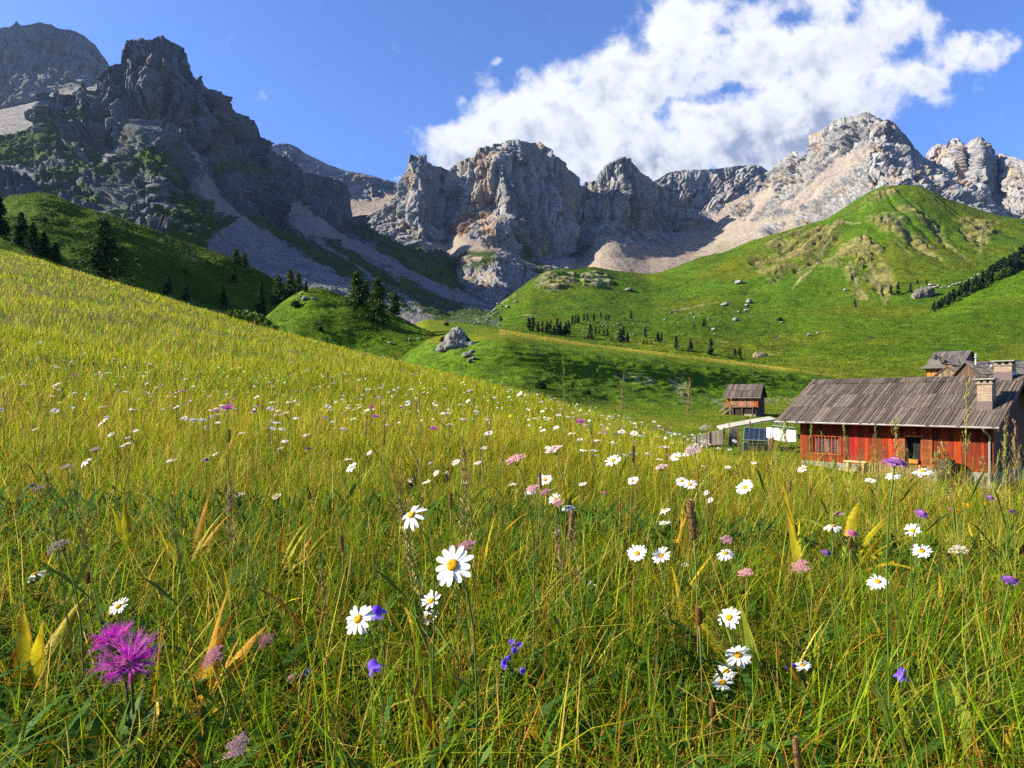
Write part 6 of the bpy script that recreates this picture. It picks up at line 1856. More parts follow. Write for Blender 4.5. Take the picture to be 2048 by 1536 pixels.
def vboards(m, x0, x1, y, z0, z1, bw, col, t=0.03, holes=(), amt=0.3):
    """vertical wall boards facing -y, skipping rectangular holes (xa, xb, za, zb)"""
    x = x0
    while x < x1 - 1e-3:
        b = min(bw * BR.uniform(0.85, 1.15), x1 - x)
        segs = [(z0, z1)]
        for xa, xb, za, zb in holes:
            if x + b / 2 > xa and x + b / 2 < xb:
                segs = [s_ for a, c in segs for s_ in ((a, min(c, za)), (max(a, zb), c)) if s_[1] - s_[0] > 0.01]
        cc = jit(col if BR.random() < .6 else tuple(q * BR.choice((.5, 1.5, 1.8)) for q in col), amt)
        for a, c in segs:
            dy = BR.uniform(0, 0.008)
            m.box((x + .004, y - t - dy, a), (x + b - .004, y, c), cc)
        x += b


def gable(m, x, y0, y1, z0, ze, zr, bw, col, sgn):
    """boards of a gable wall facing +x (sgn 1) or -x"""
    y = y0
    while y < y1 - 1e-3:
        b = min(bw, y1 - y)
        yc = y + b / 2
        half = (y1 - y0) / 2
        zt = ze + (zr - ze) * (1 - abs(yc - y0 - half) / half)
        m.box((x, y + .004, z0) if sgn > 0 else (x - .03, y + .004, z0), (x + .03, y + b - .004, zt) if sgn > 0 else (x, y + b - .004, zt), jit(col, 0.25))
        y += b


GREYW = (0.128, 0.103, 0.088)
REDW = (0.215, 0.030, 0.007)
# ---- the red-brown log cabin
TH = math.radians(50)
cab = empty('cabin', (12.57, 32.5, -3.15), -TH)
tag(cab, 'long low red-brown wooden cabin with grey board roof and two brick chimneys', 'cabin')
e1 = Vector((math.cos(TH), -math.sin(TH), 0)); e2 = Vector((math.sin(TH), math.cos(TH), 0))
LR, WR, ZE, ZR = 8.9, 3.76, 2.15, 4.18
X0, X1, Y0, Y1 = 0.85, 8.48, 0.85, 6.67


def Xu(u, Y=Y0):
    """wall coordinate seen at photo column u"""
    k = (u - 1024) / F
    a = Vector((12.57, 32.5, 0)) + e2 * Y
    return (k * a.y - a.x) / (e1.x - k * e1.y)


def Zv(v, X, Y=Y0):
    p = Vector((12.57, 32.5, 0)) + e1 * X + e2 * Y
    return (VH - v) / F * p.y + 3.15


xw0, xw1 = Xu(1622), Xu(1681)
zw0, zw1 = Zv(906, (xw0 + xw1) / 2), Zv(873, (xw0 + xw1) / 2)
xd0, xd1 = Xu(1812), Xu(1844)
zd0, zd1 = Zv(932, (xd0 + xd1) / 2), Zv(874, (xd0 + xd1) / 2)
zd0 = max(zd0, 0.4)
m = MB()
vboards(m, X0, X1, Y0, 0.30, 2.62, 0.15, REDW, holes=[(xw0, xw1, zw0, zw1), (xd0, xd1, zd0, zd1)], amt=0.35)
gable(m, X1, Y0, Y1, 0.30, 2.6, 4.0, 0.17, (0.10, 0.045, 0.022), 1)  # right gable painted darker brown for the shadow it stands in
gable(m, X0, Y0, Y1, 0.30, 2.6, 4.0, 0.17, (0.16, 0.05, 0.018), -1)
m.box((X0 + .005, Y0 + .005, 0.3), (X1 - .005, Y0 + .10, zw0 - 0.02), (0.03, 0.02, 0.015))
m.box((X0, Y1 - .1, 0.3), (X1, Y1, 2.6), (0.14, 0.05, 0.02))
m.box((X0 - .06, Y0 - .06, 0.30), (X0 + .08, Y0 + .08, 2.6), (0.20, 0.045, 0.012))
m.box((X1 - .06, Y0 - .06, 0.30), (X1 + .07, Y0 + .08, 2.6), (0.22, 0.05, 0.013))
m.build('wall', WOODR, cab)
m = MB()
m.box((X0 - .02, Y0 - .05, -0.9), (X1 + .04, Y0 + .3, 0.30), (0.34, 0.32, 0.28))
m.box((X1 - .3, Y0 + .3, -0.9), (X1 + .04, Y1, 0.30), (0.3, 0.28, 0.25))
m.build('stone_base', WALLS, cab)
m = MB()
roof_boards(m, LR, WR, ZE, ZR - ZE, [0, 0.335, 0.63, 0.885, 1.0], 0.135, GREYW)
rf = m.build('roof', WOODG, cab)
m = MB()
m.v, m.f, m.c = [], [], []
roof_boards(m, LR, WR, ZE, ZR - ZE, [0, 0.5, 1.0], 0.2, GREYW, y_flip=2 * WR)
m.build('rear_slope', WOODG, rf)
m = MB()
sl = math.hypot(WR, ZR - ZE)
for xx in (0.0, LR):
    for fl in (0, 1):
        m = MB()
        a, b = (xx - .035, 0.0, ZE), (xx + .0, WR, ZR)
        ys = (0.0, WR) if not fl else (2 * WR, WR)
        m.hexa([(xx - .03, ys[0], ZE - .17), (xx + .03, ys[0], ZE - .17), (xx + .03, ys[1], ZR - .17), (xx - .03, ys[1], ZR - .17), (xx - .03, ys[0], ZE + .03), (xx + .03, ys[0], ZE + .03), (xx + .03, ys[1], ZR + .03), (xx - .03, ys[1], ZR + .03)], (0.16, 0.10, 0.095))
        m.build('bargeboard', WOODG, rf)
m = MB()
m.tube([(-0.03, -0.05, ZE - .03), (LR + .05, -0.05, ZE - .05)], 0.045, 8, tint=(0.34, 0.31, 0.28))
m.build('gutter', METAL, rf)
m = MB()
xp_ = X1 - 0.05
m.tube([(xp_, -0.05, ZE - .08), (xp_, 0.1, ZE - .2), (xp_, Y0 - .10, ZE - .42), (xp_, Y0 - .10, 0.0)], 0.042, 8, tint=(0.40, 0.35, 0.32))
m.build('downpipe', METAL, cab)
# barred window with a striped curtain
wn_ = MB()
wn_.box((xw0 - .06, Y0 - .065, zw1), (xw1 + .08, Y0 - .0, zw1 + .07), (0.24, 0.055, 0.014))
wn_.box((xw0 - .06, Y0 - .075, zw0 - .07), (xw1 + .08, Y0, zw0), (0.28, 0.085, 0.024))
for xx in (xw0 - .05, xw1):
    wn_.box((xx, Y0 - .055, zw0), (xx + .05, Y0 + .06, zw1), (0.30, 0.07, 0.018))
fr = wn_.build('window', WOODR, cab)
wb = MB()
nbar = 9
for k in range(nbar):
    xx = xw0 + (k + 0.5) * (xw1 - xw0) / nbar
    wb.box((xx - .028, Y0 - .045, zw0), (xx + .028, Y0 - .01, zw1), (0.24, 0.05, 0.013))
wb.build('bars', WOODR, fr)
wc = MB()
wc.box((xw0, Y0 + .055, zw0), (xw1, Y0 + .095, zw1), (0.015, 0.013, 0.012))
wc.build('pane', DARK, fr)
wc = MB()
n = 26
for k in range(n):
    xa = xw0 + .22 + (xw1 - xw0 - .24) * k / n
    xb = xw0 + .22 + (xw1 - xw0 - .24) * (k + 1) / n
    ya, yb = Y0 + .035 + .01 * math.sin(k * 1.3), Y0 + .035 + .01 * math.sin(k * 1.3 + 1.3)
    wc.hexa([(xa, ya, zw0 + .03), (xb, yb, zw0 + .03), (xb, yb + .01, zw0 + .03), (xa, ya + .01, zw0 + .03), (xa, ya, zw1 - .12), (xb, yb, zw1 - .12), (xb, yb + .01, zw1 - .12), (xa, ya + .01, zw1 - .12)], (0.78, 0.78, 0.75))
wc.build('curtain', PAINT, fr)
# shuttered opening with a flower box
dn = MB()
dn.box((xd0 - .05, Y0 - .05, zd1), (xd1 + .05, Y0, zd1 + .06), (0.46, 0.13, 0.03))
dn.box((xd0, Y0 + .20, zd0), (xd1, Y0 + .24, zd1), (0.012, 0.011, 0.010))
dn.box((xd0 - .03, Y0, zd0), (xd0, Y0 + .24, zd1), (0.10, 0.03, 0.012))
dn.box((xd1, Y0, zd0), (xd1 + .03, Y0 + .24, zd1), (0.10, 0.03, 0.012))
dn.box((xd0, Y0, zd0 - .05), (xd1, Y0 + .24, zd0), (0.12, 0.04, 0.015))
dw = dn.build('window', DARK, cab)
for xa, xb in ((Xu(1797), xd0 - .01), (xd1 + .01, Xu(1866))):
    sm_ = MB()
    z = zd0
    while z < zd1 - .02:
        zb = min(z + .085, zd1)
        sm_.box((xa, Y0 - .075 - BR.uniform(0, .01), z + .005), (xb, Y0 - .04, zb), jit((0.26, 0.075, 0.022), 0.2))
        z += .085
    for xx in (xa, xb - .05):
        sm_.box((xx, Y0 - .09, zd0), (xx + .05, Y0 - .03, zd1), (0.28, 0.085, 0.024))
    sm_.build('shutter', WOODR, dw)
bx = MB()
zb_ = Zv(924, xd0)
bx.box((Xu(1821), Y0 - .20, zb_ - .02), (Xu(1839), Y0 - .02, zb_ + .14), (0.50, 0.20, 0.03))
bx.build('flower_box', WOODR, dw)
# chimneys (on the roof): find the roof point for a photo pixel
def roof_x(u, Y):
    return Xu(u, Y)


def chimney(name, Xc, Yc, w_, ztop, lab):
    zb0 = ZE + (ZR - ZE) * (1 - abs(Yc - WR) / WR) - 0.35
    c = MB()
    c.box((Xc - w_ / 2, Yc - w_ / 2, zb0), (Xc + w_ / 2, Yc + w_ / 2, ztop - .22), (1, 1, 1))
    ch = c.build('chimney', BRICK, rf)
    tag(ch, lab)
    c = MB()
    c.box((Xc - w_ / 2 - .015, Yc - w_ / 2 - .015, zb0), (Xc + w_ / 2 + .015, Yc + w_ / 2 + .015, zb0 + .58), (0.17, 0.11, 0.10))
    c.build('flashing', METAL, ch)
    c = MB()
    c.box((Xc - w_ / 2 - .04, Yc - w_ / 2 - .04, ztop - .225), (Xc + w_ / 2 + .04, Yc + w_ / 2 + .04, ztop - .18), (0.30, 0.25, 0.2))
    for sx in (-1, 0, 1):
        for sy in (-1, 1):
            c.box((Xc + sx * w_ * .4 - .05, Yc + sy * w_ * .4 - .05, ztop - .18), (Xc + sx * w_ * .4 + .05, Yc + sy * w_ * .4 + .05, ztop - .05), (0.40, 0.28, 0.18))
    c.box((Xc - w_ / 2 - .1, Yc - w_ / 2 - .1, ztop - .05), (Xc + w_ / 2 + .1, Yc + w_ / 2 + .1, ztop), (0.36, 0.32, 0.29))
    c.build('chimney_cap', PAINT, ch)


def zroof(Y): return ZE + (ZR - ZE) * (1 - abs(Y - WR) / WR)


Yc = 1.35
Xc = Xu(1973, Yc)
chimney('chimney', Xc, Yc, 0.50, Zv(757, Xc, Yc), 'brick chimney low on the front slope')
Yc2 = 3.6
Xc2 = Xu(2010, Yc2)
chimney('chimney', Xc2, Yc2, 0.62, Zv(721, Xc2, Yc2), 'brick chimney at the ridge')

# low picket fence, bench, barrel in front of the cabin
def cabpt(u, v, Y):
    X = Xu(u, Y)
    p = Vector((12.57, 32.5, 0)) + e1 * X + e2 * Y
    p.z = (VH - v) / F * p.y
    return p


pf = empty('picket_fence', (12.57, 32.5, -3.15), -TH)
tag(pf, 'low weathered picket fence in front of the cabin shutters', 'fence')
m = MB()
xa, xb = Xu(1738, -0.6), Xu(1862, -0.6)
x = xa
while x < xb:
    m.box((x, -.63, -.3), (x + .07, -.6, 0.55 + BR.uniform(-.06, .05)), jit((0.30, 0.17, 0.08), 0.3))
    x += .105
m.build('pickets', WOODG, pf)
m = MB()
for z in (0.1, 0.42):
    m.box((xa, -.6, z), (xb, -.56, z + .06), (0.24, 0.14, 0.07))
m.build('rail', WOODG, pf)
bn = empty('bench', (12.57, 32.5, -3.15), -TH)
tag(bn, 'pale plank bench against the cabin wall below the barred window', 'bench')
xa, xb = Xu(1690, .3), Xu(1735, .3)
m = MB(); m.box((xa, .15, .42), (xb, .5, .48), (0.62, 0.48, 0.26)); m.build('seat', WOODG, bn)
for xx in (xa + .1, xb - .2):
    m = MB(); m.box((xx, .18, -.3), (xx + .1, .47, .42), (0.5, 0.38, 0.2)); m.build('leg', WOODG, bn)
lp = MB()
for k in range(3):
    lp.tube([(Xu(1655, .0) , .25 - .14 * (k % 2), .05 + .11 * k - .25), (Xu(1706, 0.0), .25 - .14 * (k % 2), .06 + .11 * k - .25)], .07, 8, tint=(0.42, 0.36, 0.26))
o = lp.build('log_pile', WOODG)
o.location = (12.57, 32.5, -3.15); o.rotation_euler = (0, 0, -TH)
tag(o, 'few grey logs on the ground left of the bench', 'logs')
# dark cartwheel-like round thing leaning at the wall
wl = empty('barrel', tuple(cabpt(1893, 960, 0.3)), -TH)
tag(wl, 'dark wooden barrel standing by the cabin wall near its right corner', 'barrel')
m = MB(); m.lathe([(.28, -.2), (.34, .1), (.36, .3), (.33, .6), (.28, .82)], 16, tint=(0.05, 0.035, 0.028)); m.build('staves', WOODG, wl)
for z, r in ((.08, .342), (.52, .345)):
    m = MB()
    m.lathe([(r, z), (r + .008, z + .01), (r + .006, z + .05), (r - .01, z + .06)], 16, tint=(0.08, 0.08, 0.085))
    m.build('hoop', METAL, wl)


# ---- other buildings
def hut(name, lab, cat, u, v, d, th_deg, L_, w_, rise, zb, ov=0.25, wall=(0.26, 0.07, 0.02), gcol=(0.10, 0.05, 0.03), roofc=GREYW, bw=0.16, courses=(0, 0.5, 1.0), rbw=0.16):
    th = math.radians(th_deg)
    p = at(u, v, d)
    h = empty(name, (p.x, p.y, zb), -th)
    tag(h, lab, cat)
    ze = p.z - zb
    m = MB()
    ex = ov * 0.8
    vboards(m, ex, L_ - ex, ov, 0, ze + 0.1, bw, wall)
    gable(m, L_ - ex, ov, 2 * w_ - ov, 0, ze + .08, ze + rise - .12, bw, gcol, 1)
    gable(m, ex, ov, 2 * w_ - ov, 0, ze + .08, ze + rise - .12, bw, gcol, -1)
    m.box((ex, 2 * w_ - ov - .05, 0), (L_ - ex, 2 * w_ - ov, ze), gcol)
    m.build('wall', WOODR, h)
    m = MB()
    roof_boards(m, L_, w_, ze, rise, list(courses), rbw, roofc)
    r = m.build('roof', WOODG, h)
    m = MB()
    roof_boards(m, L_, w_, ze, rise, [0, 1.0], rbw * 1.4, roofc, y_flip=2 * w_)
    m.build('rear_slope', WOODG, r)
    m = MB()
    m.box((-.02, -.02, ze - .10), (L_ + .02, .02, ze - .02), (0.30, 0.27, 0.24))
    m.build('gutter', METAL, r)
    return h, ze, r


# small shed with outside stair
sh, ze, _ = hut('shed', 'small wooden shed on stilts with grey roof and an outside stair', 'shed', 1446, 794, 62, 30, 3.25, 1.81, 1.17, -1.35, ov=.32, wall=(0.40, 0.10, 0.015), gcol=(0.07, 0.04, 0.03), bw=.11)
m = MB()
for xx in (.9, 1.7, 2.6):
    m.box((xx, -.35, -.3), (xx + .09, -.26, .78), (0.12, 0.08, 0.06))
m.box((.75, -.40, .70), (2.75, .30, .77), (0.28, 0.22, 0.17))
m.build('balcony', WOODG, sh)
m = MB()
for z in (.88, 1.02, 1.16):
    m.box((.75, -.42, z), (2.75, -.38, z + .07), (0.34, 0.27, 0.21))
for xx in (.75, 1.4, 2.05, 2.69):
    m.box((xx, -.44, .70), (xx + .06, -.38, 1.26), (0.30, 0.24, 0.19))
m.build('railing', WOODG, sh)
m = MB()
for k in range(6):
    x_ = .70 - k * .15
    m.box((x_ - .12, -.40, .60 - k * .13), (x_ + .06, .10, .65 - k * .13), (0.34, 0.27, 0.2))
for yy in (-.42, .10):
    m.hexa([(-.25, yy, -.25), (-.15, yy, -.25), (.80, yy, .60), (.80, yy, .70), (-.25, yy + .03, -.25), (-.15, yy + .03, -.25), (.80, yy + .03, .60), (.80, yy + .03, .70)], (0.30, 0.24, 0.18))
    m.hexa([(-.25, yy, .30), (-.25, yy, .37), (.80, yy, 1.20), (.80, yy, 1.13), (-.25, yy + .03, .30), (-.25, yy + .03, .37), (.80, yy + .03, 1.20), (.80, yy + .03, 1.13)], (0.30, 0.24, 0.18))
m.build('stair', WOODG, sh)
m = MB()
m.box((.27, -.25, -.6), (2.97, .30, .68), (0.05, 0.04, 0.032))  # near-black fill painted for the shade under the balcony
m.box((1.9, -.32, -.6), (2.9, .25, .10), (0.42, 0.38, 0.28))
m.box((2.7, -.2, -.6), (3.05, 3.3, .66), (0.10, 0.09, 0.08))
m.build('stone_base', WALLS, sh)

# upper barn
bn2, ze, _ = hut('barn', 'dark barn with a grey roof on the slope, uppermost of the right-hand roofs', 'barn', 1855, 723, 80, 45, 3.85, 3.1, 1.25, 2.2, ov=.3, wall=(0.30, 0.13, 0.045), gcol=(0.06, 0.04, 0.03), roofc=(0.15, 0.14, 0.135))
m = MB()
m.box((2.1, .18, ze - .62), (3.35, .26, ze - .30), (0.62, 0.34, 0.12))  # bright board painted in place of sunlight on the wall
m.build('painted_sun_patch', WOODR, bn2)
m = MB()
m.box((3.57, 4.7, ze - 1.2), (3.66, 5.75, ze - .12), (0.55, 0.58, 0.62))
m.build('door', PAINT, bn2)

# little hut with a bell shaped roof
p = at(1871, 736, 68)
bh = empty('hut', (p.x, p.y, p.z - 1.6), math.radians(-40))
tag(bh, 'tiny orange-brown hut with a flared bell shaped shingle roof', 'hut')
m = MB()
vboards(m, -.72, .72, -.72, 0, 1.62, .11, (0.36, 0.16, 0.04), amt=.3)
m.box((.69, -.72, 0), (.72, .72, 1.6), (0.08, 0.05, 0.035)); m.box((-.72, -.70, 0), (-.69, .72, 1.6), (0.3, 0.14, 0.05)); m.box((-.69, .69, 0), (.69, .72, 1.6), (0.1, 0.06, 0.04))  # dark tint of the right side paints in its shade
m.box((-.68, -.70, 0), (.68, -.68, 1.6), (0.05, 0.03, 0.02))
m.build('wall', WOODR, bh)
m = MB()
prof = [(1.62, 1.52), (1.60, 1.58), (1.25, 1.72), (.85, 1.92), (.58, 2.2), (.47, 2.48), (.42, 2.56)]
vs, fs = [], []
for r_, z_ in prof:
    vs += [(-r_ * .78, -r_ * .78, z_), (r_ * .78, -r_ * .78, z_), (r_ * .78, r_ * .78, z_), (-r_ * .78, r_ * .78, z_)]
for i in range(len(prof) - 1):
    for k in range(4):
        fs.append((i * 4 + k, i * 4 + (k + 1) % 4, i * 4 + 4 + (k + 1) % 4, i * 4 + 4 + k))
fs += [(3, 2, 1, 0), tuple(len(vs) - 4 + k for k in range(4))]
m.add(vs, fs, (0.16, 0.145, 0.135))
br_o = m.build('roof', WOODG, bh)
m = MB(); m.lathe([(.60, 2.52), (.50, 2.62), (.2, 2.82), (.05, 2.95)], 4, tint=(0.07, 0.06, 0.06)); m.build('roof_cap', WOODG, br_o)
m = MB()
roof_boards(m, 3.0, 1.1, 1.75, 0.75, [0, 1], .15, (0.18, 0.16, 0.145))
pr = m.build('porch_roof', WOODG, bh)
pr.location = (.55, -.1, .25); pr.rotation_euler = (0, 0.18, math.radians(25))
# brown low hut between
hb2, ze, _ = hut('hut', 'low brown-roofed hut wedged behind the cabin ridge, beside the bell roof', 'hut', 1921, 751, 60, -12, 2.9, 1.5, 0.85, -.5, ov=.15, wall=(0.16, 0.10, 0.06), gcol=(0.20, 0.15, 0.09), roofc=(0.19, 0.145, 0.125))
# long grey-roofed house
lh, ze, lr = hut('house', 'long grey-roofed house at the right edge behind the cabin', 'house', 1958, 749, 54, 12, 7.5, 2.6, 1.15, -1.5, ov=.3, wall=(0.14, 0.10, 0.08), gcol=(0.10, 0.07, 0.05), roofc=(0.14, 0.125, 0.118), courses=(0, 0.5, 1.0))
m = MB()
m.lathe([(.075, ze + .6), (.075, ze + 1.35)], 10, tint=(0.6, 0.58, 0.56), c=(.55, 1.9, 0))
m.lathe([(.10, ze + 1.40), (.13, ze + 1.46), (.10, ze + 1.52), (.06, ze + 1.53)], 10, tint=(0.5, 0.46, 0.42), c=(.55, 1.9, 0))
m.lathe([(.06, ze + 1.53), (.06, ze + 1.60), (.13, ze + 1.62), (.03, ze + 1.78)], 10, tint=(0.55, 0.52, 0.5), c=(.55, 1.9, 0))
m.build('stove_pipe', METAL, lr)
m = MB()
vs = [(0, 0, 0)] + [(.15 * math.cos(a), -.05, .15 * math.sin(a)) for a in np.linspace(0, 6.283, 17)[:-1]]
m.add(vs, [(0, 1 + (k + 1) % 16, 1 + k) for k in range(16)], (0.62, 0.55, 0.50))
m.box((-.015, 0.0, -.3), (.015, .03, .02), (0.3, 0.3, 0.3))
ds = m.build('satellite_dish', PAINT, lr)
ds.location = (1.15, .95, ze + .75)

# ---- yard left of the cabin
def yard(u, v, d):
    return at(u, v, d)


# pale board fence with a plank walk on top
bf = empty('board_fence', tuple(at(1388, 885, 38)))
tag(bf, 'pale bleached board fence sloping down beside the ramp left of the cabin', 'fence')
m = MB()
o_ = Vector(at(1388, 885, 38))
us = np.linspace(1388, 1449, 26)
for a, b in zip(us[:-1], us[1:]):
    d_ = float(np.interp(a, [1388, 1449], [38, 40]))
    va = float(np.interp(a, [1388, 1420, 1449], [874, 864, 857])) + BR.uniform(-1, 1)
    p0, p1 = at(a + .25, va, d_), at(b - .1, va, d_)
    q0, q1 = at(a + .25, 905, d_), at(b - .1, 905, d_)
    o2 = Vector((0, .06, 0))
    m.hexa([p - o_ for p in (q0, q1, q1 + o2, q0 + o2, p0, p1, p1 + o2, p0 + o2)], jit((0.60, 0.52, 0.40), 0.14))
m.build('boards', WOODG, bf)
m = MB()
for a in (1392, 1420, 1447):
    d_ = float(np.interp(a, [1388, 1449], [38, 40]))
    p0 = at(a, float(np.interp(a, [1388, 1420, 1449], [872, 862, 854])), d_) - o_
    m = MB()
    m.box((p0.x - .05, p0.y - .08, -1.0), (p0.x + .05, p0.y, p0.z), (0.42, 0.34, 0.25))
    m.build('post', WOODG, bf)
rp = MB()
pts = [(1444, 858, 40.2, 855), (1470, 852, 41, 848), (1500, 847, 42, 842), (1525, 842, 43, 838), (1552, 838, 44, 834)]
for (ua, va, da, ta), (ub, vb, db, tb) in zip(pts[:-1], pts[1:]):
    A, B = at(ua, va, da), at(ub, vb, db)
    o2 = Vector((0.15, 1.5, 0.14))
    z_ = Vector((0, 0, .08))
    rp.hexa([A - z_, B - z_, B + o2 - z_, A + o2 - z_, A, B, B + o2, A + o2], jit((0.70, 0.62, 0.50), 0.08))
o = rp.build('ramp', PAINT)
tag(o, 'pale sloping plank ramp running up from the board fence to the cabin', 'ramp')
for k, (u, v0, v1, d_, lb) in enumerate([(1458, 900, 856, 39.6, 'dark slender fence post at the end of the pale board fence'), (1475, 900, 855, 39.6, 'dark fence post left of the glazed frame'), (1500, 856, 842, 41.5, 'short post on the ramp, middle of three'), (1522, 850, 842, 42.5, 'short post on the ramp nearest the cabin roof'), (1541, 890, 856, 37, 'thick round wooden post between the glazed frame and the white tarpaulin')]):
    a, b = at(u, v0, d_), at(u, v1, d_)
    m = MB()
    r_ = .13 if k == 4 else .05
    m.tube([a, a.lerp(b, .5), b], [r_, r_ * .96, r_ * .9], 10, tint=(0.34, 0.20, 0.10) if k == 4 else (0.16, 0.10, 0.08))
    o = m.build('post', WOODG)
    tag(o, lb, 'post')
pn_ = MB()
a = at(1459, 902, 39.8); b = at(1476, 857, 39.8)
pn_.box((a.x, a.y, a.z), (b.x, b.y + .05, b.z), (0.42, 0.36, 0.28))
o = pn_.build('panel', WOODG); tag(o, 'grey-brown board panel between two dark posts left of the glazed frame', 'panel')
gh = empty('greenhouse', tuple(at(1512, 900, 37.5)))
tag(gh, 'low glazed frame with dark reflecting panes left of the white tarpaulin', 'greenhouse')
o_ = Vector(at(1512, 900, 37.5))
A, B, C_, D_ = at(1487, 880, 37.2) - o_, at(1538, 882, 37.2) - o_, at(1538, 858, 38.4) - o_, at(1489, 856, 38.4) - o_
for k in range(5):
    t0, t1 = k / 5 + .012, (k + 1) / 5 - .012
    m = MB()
    q = [A.lerp(B, t0), A.lerp(B, t1), D_.lerp(C_, t1), D_.lerp(C_, t0)]
    nn = Vector((0, -.02, .02))
    m.hexa(q + [x_ + nn for x_ in q])
    m.build('pane', GLASSM, gh)
m = MB()
for k in range(6):
    t = k / 5
    m.tube([A.lerp(B, t), D_.lerp(C_, t)], .028, 5, tint=(0.20, 0.28, 0.27))
m.tube([A, B], .04, 6, tint=(0.30, 0.38, 0.36)); m.tube([D_, C_], .04, 6, tint=(0.30, 0.38, 0.36))
m.tube([A + Vector((0, 0, -.16)), B + Vector((0, 0, -.16))], .03, 6, tint=(0.30, 0.40, 0.38))
for t in (0, .5, 1):
    m.tube([A.lerp(B, t) + Vector((0, 0, -.6)), A.lerp(B, t)], .03, 6, tint=(0.18, 0.24, 0.22))
m.build('frame', METAL, gh)
m = MB()
m.box((A.x, A.y + .05, -.5), (B.x, A.y + .09, A.z - .17), (0.20, 0.22, 0.20))
m.build('side_panel', PAINT, gh)
tp = MB()
o_ = at(1546, 856, 36)
A, B = at(1546, 857, 36), at(1592, 861, 34.8)
nx = 10
for k in range(nx):
    t0, t1 = k / nx, (k + 1) / nx
    P0, P1 = A.lerp(B, t0), A.lerp(B, t1)
    dz0 = Vector((0, 0, -.56 - .06 * math.sin(t0 * 3.1))); dz1 = Vector((0, 0, -.56 - .06 * math.sin(t1 * 3.1)))
    bk = Vector((.1, 1.2, 0.02 + .015 * math.sin(k * 2)))
    tp.hexa([P0 + dz0, P1 + dz1, P1 + dz1 + bk, P0 + dz0 + bk, P0, P1, P1 + bk, P0 + bk], (0.80, 0.80, 0.77))
o = tp.build('tarpaulin', PAINT)
tag(o, 'white tarpaulin stretched over a stack against the left end of the cabin', 'tarpaulin')
gp = MB()
q = [at(1545, 878, 35.6), at(1545, 851, 35.6), at(1590, 855, 34.6), at(1590, 878, 34.6)]
gp.tube([q[0], q[1], q[2], q[3]], .022, 6, tint=(0.30, 0.42, 0.40))
q2 = [at(1549, 846, 37), at(1568, 848, 36.8), at(1568, 880, 35.2)]
gp.tube([q[1], q2[0], q2[1], q2[2]], .02, 6, tint=(0.30, 0.42, 0.40))
o = gp.build('pipe_frame', METAL)
tag(o, 'thin green-grey pipe frame standing around the white tarpaulin', 'frame')
# ------------------------------------------------------------------ sky with cumulus, sun, air, camera
w = bpy.data.worlds.new('World')
SC.world = w
w.use_nodes = True
nt = w.node_tree
nt.nodes.clear()
L = nt.links.new
out = nt.nodes.new('ShaderNodeOutputWorld')
bg = nt.nodes.new('ShaderNodeBackground')
sky = nt.nodes.new('ShaderNodeTexSky')
sky.sky_type = 'NISHITA'
sky.sun_disc = False
sky.sun_elevation = SUN_EL
sky.sun_rotation = math.atan2(SUN_DIR.x, SUN_DIR.y)
sky.altitude = 2000
sky.air_density = 1.0
sky.dust_density = 0.3
sky.ozone_density = 3.0
SKY_S = 0.057
bg.inputs['Strength'].default_value = SKY_S
tc = nt.nodes.new('ShaderNodeTexCoord')


def M(op, a, b=None, c=None):
    n = nt.nodes.new('ShaderNodeMath')
    n.operation = op
    for i, x in enumerate((a, b, c)):
        if x is None: continue
        if hasattr(x, 'links'): L(x, n.inputs[i])
        else: n.inputs[i].default_value = x
    return n.outputs[0]


# sky direction as bearing/height tangents, in hundredths of a radian-like unit
sep = nt.nodes.new('ShaderNodeSeparateXYZ')
L(tc.outputs['Generated'], sep.inputs[0])
yy = M('MAXIMUM', sep.outputs[1], 0.02)
px_ = M('ADD', M('MULTIPLY', M('DIVIDE', sep.outputs[0], yy), 13.65), 10.24)
py_ = M('SUBTRACT', 8.0, M('MULTIPLY', M('DIVIDE', sep.outputs[2], yy), 13.65))
cmb = nt.nodes.new('ShaderNodeCombineXYZ')
L(px_, cmb.inputs[0]); L(py_, cmb.inputs[1])
